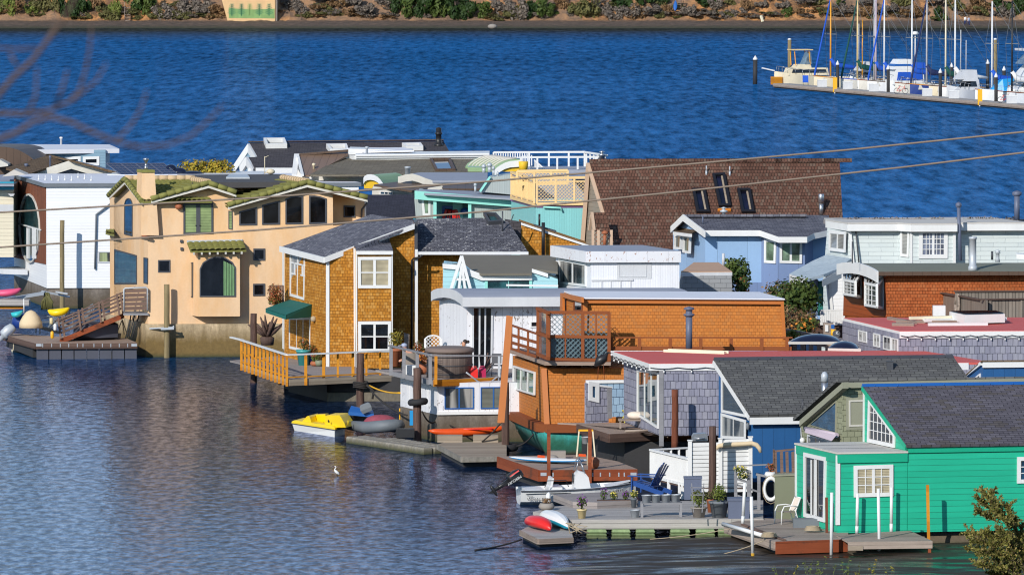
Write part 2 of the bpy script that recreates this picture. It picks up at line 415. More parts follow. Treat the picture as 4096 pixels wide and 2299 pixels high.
lined('aqua_groove',srgb(140,206,206),.12,True,gap=.05,var=.05,gapk=.75); lined('grey_groove',srgb(172,180,178),.12,True,gap=.07,var=.05,gapk=.7)
lined('peri_board',srgb(148,180,216),1.35,True,gap=.012,var=.06,gapk=.6); lined('slateblue',srgb(120,140,178),.9,True,gap=.012,var=.05,gapk=.6); lined('steel_lap',srgb(130,160,178),.16,gap=.05,var=.05,gapk=.65)
lined('bronze_metal',srgb(128,104,86),.42,True,gap=.06,var=.08,gapk=.55,rough=.4); lined('redmetal',srgb(92,74,62),.4,True,gap=.05,var=.1,gapk=.55)
lined('fence_grey',srgb(128,118,108),.14,True,gap=.14,var=.35,gapk=.25)
wood('deck_grey',srgb(134,126,124),srgb(174,164,158),.14); wood('deck_brown',srgb(146,124,110),srgb(184,162,146),.14); wood('dock_grey',srgb(146,141,137),srgb(190,184,178),.16); wood('deck_tan',srgb(136,122,106),srgb(172,158,140),.5,gap=.01)
wood('old_wood',srgb(118,104,95),srgb(184,168,154),.16,across=False,gap=.04); wood('rust_board',srgb(120,58,34),srgb(160,84,52),.5,gap=.01,stain=srgb(96,60,44)); wood('dark_timber',srgb(70,54,48),srgb(110,88,78),.3,gap=.01)
wood('rail_orange',srgb(176,106,20),srgb(216,148,44),.5,gap=.0); wood('post_orange',srgb(186,106,30),srgb(208,128,44),.6,gap=.0); wood('brown_trim',srgb(128,70,38),srgb(146,82,46),.7,gap=.0); wood('pile_wood',srgb(62,46,42),srgb(112,88,78),.11,across=True,gap=.05); wood('pile_tan',srgb(112,98,70),srgb(156,140,104),.11,across=True,gap=.04); wood('pile_red',srgb(96,52,36),srgb(132,78,56),.1,across=True,gap=.04); wood('oval_wood',srgb(92,52,40),srgb(146,88,58),.12,across=True,gap=.04)
wood('ramp_wood',srgb(90,72,66),srgb(138,112,98),.3,gap=.02); wood('grey_board',srgb(120,120,124),srgb(150,150,154),.3,gap=.0); wood('tub_wood',srgb(104,92,88),srgb(142,128,120),.09,across=True,gap=.08)
paint('peach',srgb(232,196,156),.8,.14,.7,tint=srgb(224,166,96)); paint('red_roof',srgb(208,94,86),.75,.1,1.0); paint('grey_roof',srgb(150,155,168),.7,.1,.8); paint('olive_roof',srgb(116,110,98),.85,.12,.8); paint('mossgrey_roof',srgb(118,120,106),.85,.12,.8); paint('white_roof',srgb(226,226,232),.6,.06,.8); paint('tan_roof',srgb(196,158,128),.8,.1,.8); paint('pale_roof',srgb(202,196,188),.8,.08,.6); paint('asphalt_roof',srgb(78,76,78),.9,.15,.8)
paint('green_trim',srgb(20,168,130),.45,.06); paint('pumpkin_trim',srgb(188,108,40),.5,.08); paint('olive_trim',srgb(150,150,130),.6,.08); paint('dark_blue',srgb(46,84,140),.5,.08); paint('blue_gloss',srgb(36,96,170),.35,.08); paint('blue_deep',srgb(30,60,130),.4,.1); paint('aqua_trim',srgb(150,222,210),.5,.06); paint('lattice_cream',srgb(242,206,146),.6,.08); paint('lav_trim',srgb(196,180,190),.6,.06); paint('plum',srgb(160,110,160),.5,.05)
paint('peri_trim',srgb(166,176,200),.5,.06); paint('awning_green',srgb(18,100,92),.7,.12); paint('steel',(.5,.51,.53),.35,.1,metal=.85); paint('galv',srgb(186,192,198),.45,.12,metal=.15); paint('black_metal',(.02,.02,.022),.4,.2); paint('dark_grey',srgb(70,72,78),.5,.15); paint('slate_paint',srgb(96,104,126),.5,.1); paint('hull_dark',(.035,.034,.036),.75,.3); paint('tarp_dark',srgb(78,80,92),.6,.1)
paint('rubber',(.02,.02,.022),.8,.2); paint('yellow_gel',srgb(248,210,20),.35,.06); paint('yellow_paint',srgb(240,178,30),.45,.08); paint('red_gel',srgb(224,44,40),.35,.1); paint('orange_gel',srgb(232,86,26),.4,.12); paint('teal_gel',srgb(30,150,180),.35,.08); paint('gel_white',(.8,.8,.79),.3,.05); paint('sup_blue',srgb(40,150,214),.35,.06); paint('chair_blue',srgb(24,70,140),.4,.1); paint('sky_chair',srgb(30,150,206),.4,.08); paint('lemon',srgb(236,218,70),.45,.08); paint('teal_pot',srgb(70,160,160),.4,.1); paint('terra',srgb(170,100,66),.7,.12); paint('cream_pot',srgb(226,204,150),.5,.08); paint('grey_pot',srgb(110,116,122),.6,.12); paint('stone',srgb(150,142,134),.85,.15); paint('rope',srgb(176,160,134),.9,.2); paint('rope_dark',srgb(52,48,46),.9,.2); paint('cloth_cream',srgb(232,216,200),.9,.1); paint('canvas',srgb(222,200,164),.85,.12); paint('sail_blue',srgb(20,84,190),.75,.12); paint('sail_green',srgb(10,74,66),.8,.12); paint('sail_navy',srgb(30,44,88),.8,.12); paint('boat_tan',srgb(224,210,180),.5,.12); paint('wicker',srgb(138,128,118),.9,.25,6); paint('skin',srgb(206,150,120),.55,.06); paint('hair',srgb(52,42,36),.7,.15); paint('pink',srgb(220,70,120),.8,.1); paint('hotpink',srgb(232,90,130),.45,.08); paint('sage_box',srgb(128,132,108),.6,.08); paint('cyan_gel',srgb(60,190,196),.4,.08)
paint('bark',srgb(98,80,70),.9,.25,4); paint('stem_green',(.10,.12,.04),.7,.2); paint('ivory',srgb(236,226,196),.5,.08); paint('rust_yellow',srgb(196,150,40),.8,.2,5); paint('magenta_can',srgb(176,28,80),.4,.08); paint('barnacle',srgb(120,112,98),.95,.35,9)
paint('brown_metal',srgb(96,70,58),.5,.12); paint('gold_wall',srgb(236,190,40),.6,.08); paint('gutter_white',(.76,.76,.77),.4,.06); paint('sign_black',(.015,.015,.015),.5,.1)
concrete('peach_float',srgb(206,184,150),srgb(120,98,56),.7,1.7); concrete('grey_float',srgb(128,118,108),srgb(92,80,64),.4,1.0); concrete('teal_hull',srgb(52,160,158),srgb(46,112,92),.45,.95,(.09,.075,.05)); concrete('dock_float',srgb(150,144,134),srgb(130,124,108),.05,.3); concrete('green_float',srgb(150,170,120),srgb(128,150,104),.1,.4,(.10,.11,.05))
paint('solar',(.008,.016,.06),.15,.2); paint('barrel_green',srgb(150,178,130),.35,.1); paint('dome_dark',(.012,.016,.04),.08,.2); paint('tile_moss',srgb(132,130,68),.85,.3,1.6); paint('tile_clay',srgb(206,178,140),.85,.2,3)
leafmat('leaf_dark',(.016,.035,.010),(.04,.075,.016)); leafmat('leaf_mid',(.05,.085,.018),(.10,.13,.03)); leafmat('leaf_yellow',(.20,.20,.03),(.42,.33,.03),(.45,.25,.03)); leafmat('leaf_olive',(.08,.08,.028),(.17,.155,.055)); leafmat('leaf_grey',(.12,.10,.085),(.22,.18,.145)); leafmat('leaf_brown',(.16,.09,.045),(.28,.17,.08)); leafmat('leaf_red',(.30,.07,.03),(.42,.14,.05),(.10,.10,.02)); leafmat('leaf_fresh',(.10,.14,.025),(.20,.22,.05)); leafmat('flower_purple',(.20,.06,.28),(.32,.10,.36)); leafmat('flower_yellow',(.6,.5,.06),(.7,.6,.2)); leafmat('dry_grass',(.20,.16,.07),(.32,.26,.12)); leafmat('flower_orange',(.6,.2,.03),(.7,.3,.05))
MT=MATS
cam=bpy.data.cameras.new('camera'); cam.sensor_width=36; cam.lens=36*FPX/4096; cam.clip_end=6000; cam.clip_start=.5
co=bpy.data.objects.new('camera',cam); COL.objects.link(co); co.location=CAM; co.rotation_euler=(math.pi/2-PITCH,0,0); scene.camera=co
cam.dof.use_dof=True; cam.dof.focus_distance=265; cam.dof.aperture_fstop=13
SEL,SAZ=R(26.5),R(29)   # elevation; bearing left of straight behind the camera
sd=V((-math.sin(SAZ)*math.cos(SEL),-math.cos(SAZ)*math.cos(SEL),math.sin(SEL)))
sun=bpy.data.lights.new('sun','SUN'); sun.energy=4.3; sun.angle=R(.55); sun.color=(1,.95,.87)
so=bpy.data.objects.new('sun',sun); COL.objects.link(so); so.rotation_euler=sd.to_track_quat('Z','Y').to_euler(); so.location=(-40,0,80)
w=bpy.data.worlds.new('World'); scene.world=w; w.use_nodes=True; nt=w.node_tree; nt.nodes.clear()
sk=nt.nodes.new('ShaderNodeTexSky'); sk.sky_type='NISHITA'; sk.sun_disc=False; sk.sun_elevation=SEL; sk.sun_rotation=math.atan2(sd.x,sd.y)
sk.air_density=1.0; sk.dust_density=.05; sk.ozone_density=2.5
bg=nt.nodes.new('ShaderNodeBackground'); bg.inputs[1].default_value=.148; ow=nt.nodes.new('ShaderNodeOutputWorld')
nt.links.new(sk.outputs[0],bg.inputs[0]); nt.links.new(bg.outputs[0],ow.inputs[0])
scene.view_settings.view_transform='Standard'; scene.view_settings.look='None'; scene.view_settings.exposure=-0.12; scene.view_settings.gamma=1
scene.cycles.max_bounces=6; scene.cycles.diffuse_bounces=2; scene.cycles.glossy_bounces=3; scene.cycles.use_denoising=True
scene.cycles.filter_width=1.15; scene.cycles.caustics_reflective=False; scene.cycles.caustics_refractive=False
m=bpy.data.materials.new('water'); m.use_nodes=True; nt=m.node_tree; nt.nodes.clear(); t=NT(nt); ps=t.pos()
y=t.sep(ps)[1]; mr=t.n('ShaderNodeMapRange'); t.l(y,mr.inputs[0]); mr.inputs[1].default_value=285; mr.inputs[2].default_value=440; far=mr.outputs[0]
w0=t.noise(t.mapv(ps,(.75,.085,1)),1.0,9,.72); w1=t.noise(t.mapv(ps,(1.0,.5,1)),1.9,4,.62); w2=t.noise(t.mapv(ps,(.5,.22,1)),.55,3,.6); big=t.noise(t.mapv(ps,(.010,.006,1)),1.0,3,.55)
hh=t.math('ADD',t.math('MULTIPLY',w1,t.math('ADD',t.math('MULTIPLY',far,.55),.12)),t.math('MULTIPLY',w2,t.math('ADD',t.math('MULTIPLY',far,1.0),.13)))
bmp=t.bump(hh,1.0,.3)
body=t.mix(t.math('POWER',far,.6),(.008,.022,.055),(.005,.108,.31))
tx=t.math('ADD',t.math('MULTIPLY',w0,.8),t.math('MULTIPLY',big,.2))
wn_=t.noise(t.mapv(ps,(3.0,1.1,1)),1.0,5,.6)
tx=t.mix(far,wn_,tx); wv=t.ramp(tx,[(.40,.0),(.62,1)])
ms=t.n('ShaderNodeMapRange'); t.l(t.math('ADD',y,t.math('MULTIPLY',big,60)),ms.inputs[0]); ms.inputs[1].default_value=1095; ms.inputs[2].default_value=1215; body=t.mix(t.math('POWER',ms.outputs[0],1.5),body,(.032,.036,.030))  # bluff's reflection painted into the body colour as a dark band off the far shore
body=t.mix(.8,body,t.ramp(tx,[(.38,.22),(.66,1.9)]),'MULTIPLY')  # light and dark of tilted ripple facets multiplied into the body colour
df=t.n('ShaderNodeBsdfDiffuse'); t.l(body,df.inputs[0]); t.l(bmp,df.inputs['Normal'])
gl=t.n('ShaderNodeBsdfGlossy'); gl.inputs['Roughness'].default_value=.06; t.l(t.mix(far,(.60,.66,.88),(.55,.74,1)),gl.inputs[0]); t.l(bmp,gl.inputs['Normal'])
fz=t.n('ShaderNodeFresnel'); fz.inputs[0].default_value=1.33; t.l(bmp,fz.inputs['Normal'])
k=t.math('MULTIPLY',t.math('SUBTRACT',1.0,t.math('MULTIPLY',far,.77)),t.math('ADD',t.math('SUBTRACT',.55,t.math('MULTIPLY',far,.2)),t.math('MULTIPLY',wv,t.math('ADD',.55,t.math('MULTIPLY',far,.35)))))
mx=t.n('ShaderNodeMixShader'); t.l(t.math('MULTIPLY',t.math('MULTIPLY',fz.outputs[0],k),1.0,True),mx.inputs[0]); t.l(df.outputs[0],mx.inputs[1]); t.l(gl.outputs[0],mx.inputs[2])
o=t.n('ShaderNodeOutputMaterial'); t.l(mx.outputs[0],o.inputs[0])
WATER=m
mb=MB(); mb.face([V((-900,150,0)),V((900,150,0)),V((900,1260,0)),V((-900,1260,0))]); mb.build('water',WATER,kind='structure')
m,nt,p=nm('ground'); t=NT(nt); n=t.noise(t.pos(),.3,6,.7); n2=t.noise(t.pos(),3,5,.7)
t.l(t.mix(t.math('MULTIPLY',n2,n),(.035,.032,.018),(.14,.115,.06)),p.inputs['Base Color']); p.inputs['Roughness'].default_value=.95; t.l(t.bump(n2,.8,.1),p.inputs['Normal'])
rng=random.Random(3)
def hz(Y):
 if Y>205: return -.9-(Y-205)*.02
 if Y>196: return .75-(Y-196)/9*1.65
 return .75+(196-Y)*.0925
Xs=[-140+i*7 for i in range(41)]; Ys=[-60,-20,0,20,40,60,80,100,120,140,160,172,180,186,190,193,195,197,199,201,203,206,215]
mb=MB(); G=[[mb.b.verts.new((x,yy,(hz(yy)+rng.uniform(-.12,.12)*(1 if yy<195 else .4)) - (max(0,(12-x)*.06) if yy>175 else 0))) for x in Xs] for yy in Ys]
for i in range(len(Ys)-1):
 for j in range(len(Xs)-1):
  f=mb.b.faces.new((G[i][j],G[i][j+1],G[i+1][j+1],G[i+1][j])); f.smooth=True
mb.build('hillside',m,kind='structure')
m,nt,p=nm('mud'); t=NT(nt); ps=t.pos(); n=t.noise(t.mapv(ps,(.25,1.2,1)),1.0,5,.65); n2=t.noise(ps,4,4,.7)
t.l(t.mix(t.ramp(n,[(.35,0),(.7,1)]),srgb(36,30,24),srgb(70,60,49)),p.inputs['Base Color'])
t.l(t.ramp(n,[(.40,.14),(.55,.75)]),p.inputs['Roughness']); p.inputs['Specular IOR Level'].default_value=.22; t.l(t.bump(t.math('ADD',n,t.math('MULTIPLY',n2,.3)),.5,.06),p.inputs['Normal'])
MUD=m
from mathutils import noise as mn
mb=MB(); nx,ny=110,46
def mudz(x,y):
 e=min((x+6)/13.,1.0)
 f=mn.noise(V((x*.16,y*.55,3.1)))*.07+mn.noise(V((x*.5,y*1.6,7)))*.025
 edge=min(1,max(0,(y-200.5)/2))*min(1,max(0,(219.5-y)/3))
 return (.16+f*1.5+.015*e)*1.0-.42*(1-min(1,max(0,e)))-.3*(1-edge)
mb.grid(lambda a,b: V((-4+a*44,199+b*22,mudz(-4+a*44,199+b*22))),nx,ny)
mb.build('mud_flat',MUD,kind='structure')
# ================================================================== FRONT ROW OF HOUSEBOATS
def floor_poly(pts,z): return [atZ(x,y,z) for x,y in pts]
fr('R')
gc=atZ(700,1022,.55); GW=Wall(gc,11); zt=GW.p(700,226).z; gl=atZ(281,131,zt); GL=Wall(gc,p1=gl); gl0=V((gl.x,gl.y,.55)); GV=GL.d
HO=thing('houseboat','emerald green lap sided houseboat with dark purple shingle roof and white framed windows','house',V((gc.x+3,gc.y+3,.0)),'floating houses along the near dock')
u=GW.d
pw=GW.p(1400,500);
MB().extr([gc,gl0,gl0+u*4.6,gc+u*((pw-gc).dot(u))],UZ*(zt-.55)).build('wall',MT['green_siding'],HO)
rf=[gc+V((0,0,zt-.55)),gl,gl+u*4.6,gc+u*((pw-gc).dot(u))+UZ*(zt-.55)]
cx=sum((q for q in rf),V())/4
MB().extr([q+(q-cx).normalized()*.07 for q in rf],UZ*.06).build('flat_roof',MT['pale_roof'],HO)
mb=MB()
for f in (.36,.7):
 a=rf[0].lerp(rf[1],f)+UZ*.062; mb.beam(a,a+u*4.2,.03,.012)
mb.build('roof_seam',MT['dark_grey'],HO)
mb=MB(); q0=gc+UZ*(zt-.55-.30); e=gc+u*((pw-gc).dot(u)); mb.extr([q0-u*.03-GV*.02+GW.n*.03,V((e.x,e.y,q0.z))+GW.n*.03,V((e.x,e.y,zt-.01))+GW.n*.03,V((gc.x,gc.y,zt-.01))-u*.03+GW.n*.03],GW.n*.03)
mb.extr([V((gc.x,gc.y,q0.z))+GL.n*.003,V((gl.x,gl.y,q0.z))+GL.n*.003,gl+GL.n*.003-UZ*.01,V((gc.x,gc.y,zt-.01))+GL.n*.003],GL.n*.03); mb.build('fascia',MT['green_trim'],HO)
GP=Wall(pw,GV)
fb=GW.p(1405,1012); fe=GW.p(1405,146); fr('N'); rg=GP.p(972,758); wdt=(rg-fe); wdt=V((wdt.x,wdt.y,0))
bb=V((rg.x,rg.y,fb.z))
MB().extr([fb,fe,rg,bb],u*13).build('wall',MT['green_siding'],HO)
ov=u*-.10
sl=(rg-fe).normalized(); nn=sl.cross(u); nn=nn if nn.z>0 else -nn
roof=MB().extr([fe-sl*.15+ov+nn*.02,rg+ov+nn*.02,rg+nn*.12+ov,fe-sl*.15+nn*.12+ov],u*13.2).build('roof',MT['purple_shingle'],HO)
mb=MB(); r0=rg+nn*.13+ov; mb.extr([r0-sl*.16,r0+UZ*.035,r0+GV*.1-UZ*.1],u*13.2)
for i in range(16): mb.blob(r0-sl*.13+u*(.4+i*.82)+UZ*.02,.03,.03,.025,6,4)
mb.build('ridge_cap',MT['blue_gloss'],roof)
strip(HO,fe+GP.n*.02-sl*.1,rg+GP.n*.02,.16,.10,MT['green_trim'],'barge_board',GP.n)
strip(HO,V((rg.x,rg.y,zt))+GP.n*.004,rg+GP.n*.004-UZ*.15,.06,.05,MT['white'],'corner_trim',GP.n)
mb=MB(); ev=fe-sl*.02; mb.extr([ev+GW.n*.01-UZ*.22,ev+GW.n*.01+UZ*.0,ev+GW.n*.05+UZ*.0,ev+GW.n*.05-UZ*.22],u*13); mb.build('eave_board',MT['green_trim'],HO)
tri=[(1022,852),(1284,1218),(1281,1358),(1010,1300)]
wi=win(HO,GP,tri,.13,MT['white'],MT['glass_amber'] if 'glass_amber' in MT else glass('glass_amber',(.05,.04,.03)),t=.06)
I2=inset([GP.to2(q) for q in GP.ps(tri)],.13); mb=MB(); lo=min(q[1] for q in I2); hi=max(q[1] for q in I2); xl=min(q[0] for q in I2); xr=max(q[0] for q in I2)
def inpoly(p,P):
 c=False; n=len(P)
 for i in range(n):
  a,b=P[i],P[i-1]
  if (a[1]>p[1])!=(b[1]>p[1]) and p[0]<(b[0]-a[0])*(p[1]-a[1])/(b[1]-a[1])+a[0]: c=not c
 return c
def clipbar(P,a,b):
 ts=[i/120 for i in range(121) if inpoly((a[0]+(b[0]-a[0])*i/120,a[1]+(b[1]-a[1])*i/120),P)]
 return (ts[0],ts[-1]) if len(ts)>1 else None
def muntins(parent,pl,P,nx,ny,w,mat,off=.02,t=.025,name='muntin'):
 lo=min(q[1] for q in P); hi=max(q[1] for q in P); xl=min(q[0] for q in P); xr=max(q[0] for q in P); mb=MB()
 L=[((xl+(xr-xl)*i/nx,lo),(xl+(xr-xl)*i/nx,hi)) for i in range(1,nx)]+[((xl,lo+(hi-lo)*i/ny),(xr,lo+(hi-lo)*i/ny)) for i in range(1,ny)]
 for a,b in L:
  r=clipbar(P,a,b)
  if r:
   A=V(a).lerp(V(b),r[0]); B=V(a).lerp(V(b),r[1]); mb.beam(pl.to3(A.x,A.y,off),pl.to3(B.x,B.y,off),w,t)
 mb.build(name,mat,parent)
muntins(wi,GP,I2,6,4,.022,MT['white'])
fr('R')
d=win(HO,GL,[(370,208),(592,258),(580,912),(370,855)],.14,MT['white'],MT['glass_dark'],2,1,.06,.07,'sliding_door')
MB().tube([GL.p(452,540,.09),GL.p(452,575,.09)],.015,6).build('handle',MT['black_metal'],d)
mb=MB()
for x in (440,488): mb.extr(GL.ps([(x-5,275+x*.02),(x+5,276+x*.02),(x+5,845),(x-5,840)],.03),GL.n*.03)
mb.build('door_stile',MT['white'],d)
for a,b,pl in ((( 681,238),(724,240),GW),):
 sheet(HO,GW,[(680,238),(724,238),(722,938),(678,938)],.045,MT['white'],'corner_trim')
sheet(HO,GL,[(278,140),(290,143),(292,880),(280,876)],.035,MT['white'],'corner_trim')
win(HO,GW,[(860,342),(1257,330),(1257,648),(862,660)],.13,MT['white'],MT['blind_cream'],4,3,.06,.03,wide={2:3.2})
win(HO,GW,[(2505,255),(2720,250),(2720,515),(2503,520)],.13,MT['white'],MT['glass_blue'],2,3,.06,.03)
mb=MB(); base=[gc+u*.3+GV*.3,gl0+u*.3-GV*.3,gl0+u*16-GV*.3,gc+u*16+GV*.3]; mb.extr([V((q.x,q.y,.15)) for q in base],UZ*.38); mb.build('underframe',MT['hull_dark'],HO)
for k in (.5,2.8):
 a=gc+u*2.4+GV*k; a.z=.1; MB().tube([a,a+u*13],.36,14).build('pontoon',MT['grey_float'],HO)
for i in range(4): a=gc+u*(5.2+i*2.2)+GW.n*-.15; MB().beam(V((a.x,a.y,-.8)),V((a.x,a.y,.6)),.22).build('post',MT['hull_dark'],HO)
fr('N')
oc=atY(748,1310,226); oc.z=.7
OW=Wall(oc,11); OL=Wall(oc,GV); uo=OW.d
HO=thing('houseboat','sage olive shingled houseboat with triangular loft window, standing behind the green cottage','house',V((oc.x+2,oc.y+3,0)),'floating houses along the near dock')
ot=OW.p(748,735); ob=OL.p(326,1132)
MB().extr([oc,ot,ob,V((ob.x,ob.y,.7))],uo*14).build('wall',MT['olive_shake'],HO)
a=OL.p(752,705); b=OL.p(318,1092); sl=(a-b).normalized(); nn=OL.n
MB().extr([OL.p(752,700,.22),OL.p(316,1082,.22),OL.p(316,1142,.22),OL.p(752,762,.22)],-OL.n*.22).build('barge_board',MT['olive_trim'],HO)
t3=sl.cross(uo); t3=t3 if t3.z>0 else -t3
MB().extr([a+OL.n*.25+t3*.02,b+OL.n*.25+t3*.02,b+OL.n*.25+t3*.14,a+OL.n*.25+t3*.14],uo*14.4).build('roof',MT['charcoal_shingle'],HO)
sheet(HO,OW,[(738,703),(2700,655),(2700,700),(738,757)],.16,MT['olive_trim'],'ridge_fascia')
win(HO,OW,[(810,880),(1000,874),(1000,1138),(812,1146)],.06,MT['off_white'],MT['blind_dark'],1,1,.05)
sheet(HO,OW,[(785,850),(1000,846),(1000,1170),(785,1178)],.02,MT['olive_trim'],'window_board')
win(HO,OL,[(424,1128),(696,884),(690,1218)],.05,MT['olive_trim'],MT['glass_blue'],1,1,.05)
aw=MB().tube([OL.p(382,1168,.18),OL.p(690,1232,.18)],.09,10).build('awning',MT['lav_trim'],HO)
MB().extr([OL.p(380,1165,.25),OL.p(690,1228,.25),OL.p(640,1290,.38),OL.p(368,1205,.38)],V((0,0,.012))).build('awning_cloth',MT['lav_trim'],aw)
win(HO,OL,[(402,1225),(645,1285),(645,1400),(402,1340)],.05,MT['grey_white'],MT['glass_dark'],2,1,.04,name='door')
MB().blob(OL.p(346,1284,.12),.1,.1,.11).build('globe_lamp',MT['white'],HO)
MB().tube([OL.p(330,1160,.03),OL.p(338,1262,.05),OL.p(346,1275,.1)],.018,6).build('conduit',MT['grey_white'],HO)
MB().extr([V((q.x,q.y,-.3)) for q in (oc,ob,ob+uo*14,oc+uo*14)],UZ*.99).build('hull',MT['hull_dark'],HO)
fr('Q')
bc=atY(968,700,232); bc.z=.7
fr('M'); BW=Wall(bc,9); BL=Wall(bc,GV); ub=BW.d
HO=thing('houseboat','royal blue board sided houseboat with charcoal shingle roof and white barge boards','house',V((bc.x+2,bc.y+3,0)),'floating houses along the near dock')
be_=BW.p(1785,1395); bl_=BL.p(1446,870)
bk=bl_
sl=(bl_-be_).normalized(); nn=sl.cross(ub); nn=nn if nn.z>0 else -nn
fr('N'); RP=pl3(be_,bl_,be_+ub); re_=RP.p(1830,400); Lr=(re_-bl_).dot(ub)
MB().extr([bc,be_,bl_,V((bk.x,bk.y,.7))],ub*(Lr-.1)).build('wall',MT['blue_board'],HO)
o_=BL.n*.2
roof=MB().extr([be_-sl*.25+o_+nn*.03,bl_+o_+nn*.03,bl_+o_+nn*.15,be_-sl*.25+o_+nn*.15],ub*(Lr+.2)).build('roof',MT['charcoal_shingle'],HO)
r0=bl_+o_+nn*.16; mb=MB(); mb.extr([r0-sl*.16,r0+UZ*.04,r0+GV*.1-UZ*.1],ub*(Lr+.2))
for i in range(20): mb.blob(r0-sl*.12+ub*(.3+i*Lr/20)+UZ*.03,.03,.03,.025,6,4)
mb.build('ridge_cap',MT['dark_grey'],roof)
mb=MB().extr([be_-sl*.26+o_+nn*.02,be_-sl*.26+o_+nn*.02-UZ*.26,be_-sl*.26+o_+nn*.02-UZ*.26-BW.n*.05,be_-sl*.26+o_+nn*.02-BW.n*.05],ub*(Lr+.2)); mb.build('fascia',MT['white'],HO)
strip(HO,be_+BL.n*.2-sl*.25-nn*.03,bl_+BL.n*.2-nn*.03,.17,.04,MT['white'],'barge_board',BL.n)
def pan(parent,plane,pts,nameW,fw,fm,pm,**k): return win(parent,plane,pts,fw,fm,pm,name=nameW,**k)
fr('M')
win(HO,BL,[(1480,968),(1725,1372),(1722,1428),(1480,1378)],.1,MT['white'],MT['glass'],1,1,.05)
fr('Q')
win(HO,BL,[(722,2),(968,72),(965,268),(722,258)],.1,MT['white'],MT['curtain_white'],2,1,.05)
MB().blob(BW.p(984,136,.08),.07,.06,.14).build('wall_lamp',MT['grey_pot'],HO)
fr('N')
fl=RP.p(568,890,.0); MB().tube([fl,fl+UZ*.72],.12,14).build('flue',MT['steel'],HO)
MB().lathe(fl+UZ*.72,[(.14,0),(.13,.24),(.08,.34),(.02,.37)],14).build('flue_cap',MT['galv'],HO)
fl=RP.p(1225,608,.0); MB().box(fl,.24,.2,.42).box(fl+UZ*.42,.28,.24,.04).build('vent',MT['dark_grey'],roof)
fl=RP.p(1373,672,.0); MB().tube([fl,fl+UZ*.18],.04,8).build('vent',MT['dark_grey'],roof)
fl=RP.p(347,1010,.3); MB().tube([fl,fl+UZ*.5],.03,6).build('mast',MT['dark_grey'],roof)
dc=atY(2160,560,238); DW=Wall(dc,6); DL=Wall(dc,GV)
p1=DW.p(2160,505);
MB().extr([V((dc.x,dc.y,.7)),p1,DL.p(1960,672),V((DL.p(1960,672).x,DL.p(1960,672).y,.7))],DW.d*9).build('raised_wall',MT['blue_board'],HO)
sheet(HO,DW,[(2156,492),(2800,490),(2800,546),(2156,552)],.1,MT['white'],'fascia')
sheet(HO,DL,[(2160,492),(1955,665),(1985,665),(2160,528)],.1,MT['white'],'barge_board')
MB().extr([DW.p(2150,493,.14),DL.p(1950,666,.14),DL.p(1950,666,.14)+UZ*.05,DW.p(2150,493,.14)+UZ*.05],DW.d*9).build('roof',MT['brown_shingle'],HO)
win(HO,DL,[(2070,668),(2142,610),(2142,700),(2070,700)],.06,MT['white'],MT['glass_dark'])
MB().extr([V((q.x,q.y,-.3)) for q in (bc,bk,bk+ub*14,bc+ub*14)],UZ*.99).build('hull',MT['hull_dark'],HO)
fr('J')
sc_=atY(1862,985,240.5); SZ=sc_.z-.0; SW=Wall(sc_,2.5); us=SW.d
fr('M'); zt=SW.p(755,905).z; tl=atZ(392,772,zt+.05); tcn=atZ(755,892,zt+.05); SL=Wall(sc_,p1=sc_+V((tl.x-tcn.x,tl.y-tcn.y,0))); SV=SL.d
HO=thing('houseboat','lavender grey shake sided houseboat with red flat roofs and strings of party bulbs','house',V((sc_.x+4,sc_.y+2,0)),'floating houses along the near dock')
dep=(V((tl.x,tl.y,0))-V((tcn.x,tcn.y,0))).length
fr('N'); xr=SW.p(1960,600); Lw=(xr-sc_).dot(us);
MB().extr([sc_,sc_+SV*dep,sc_+SV*dep+us*Lw,sc_+us*Lw],UZ*(zt-SZ)).build('wall',MT['grey_shake'],HO)
q=[V((tcn.x,tcn.y,zt-.02)),V((tl.x,tl.y,zt-.02))]; q+=[q[1]+us*(Lw+.5),q[0]+us*(Lw+1.5)]
roof=MB().extr(q,UZ*.09).build('roof',MT['red_roof'],HO)
mb=MB(); f0=q[0];
mb.extr([f0+UZ*.07-SW.n*-.03,f0+UZ*.07+us*(Lw+.6)+SW.n*.03,f0-UZ*.19+us*(Lw+.6)+SW.n*.03,f0-UZ*.19+SW.n*.03],-SW.n*.05)
mb.extr([f0+UZ*.07+SL.n*.03,q[1]+UZ*.07+SL.n*.03,q[1]-UZ*.19+SL.n*.03,f0-UZ*.19+SL.n*.03],-SL.n*.05); mb.build('fascia',MT['white'],HO)
mb=MB()
for i in range(3): pass
def string_lights(parent,a,b,n,nr,drop=.16,loose=.03,seed=1):
 rg=random.Random(seed); pts=[]; mb=MB(); BP=[]
 for i in range(n*6+1):
  f=i/(n*6); pts.append(a.lerp(b,f)+nr*.05-UZ*(.05+.05*abs(math.sin(math.pi*f*n))))
 mb.tube(pts,.014,5)
 for i in range(n):
  p=a.lerp(b,(i+.5)/n)+nr*.05-UZ*.1; mb.tube([p+UZ*.02,p-UZ*.07],.018,5); BP.append(p-UZ*.11)
 o=mb.build('string_light',MT['black_metal'],parent)
 for p in BP: MB().blob(p,.035,.035,.05,7,5).build('bulb',MT['white'],o)
string_lights(HO,q[0]+SW.n*.03-UZ*.02,q[0]+us*Lw*.82+SW.n*.03-UZ*.02,9,SW.n)
string_lights(HO,q[1]+SL.n*.03-UZ*.02,q[0]+SL.n*.03-UZ*.02,8,SL.n,seed=2)
fr('J')
win(HO,SL,[(1640,318),(1850,345),(1850,915),(1640,780)],.09,MT['white'],MT['glass_teal'],3,1,.06,.06,'corner_window',wide={1:1.2,2:1.2})
sheet(HO,SW,[(1852,330),(1898,330),(1898,1090),(1852,1090)],.03,MT['grey_board'],'corner_trim')
dz=SZ-.03
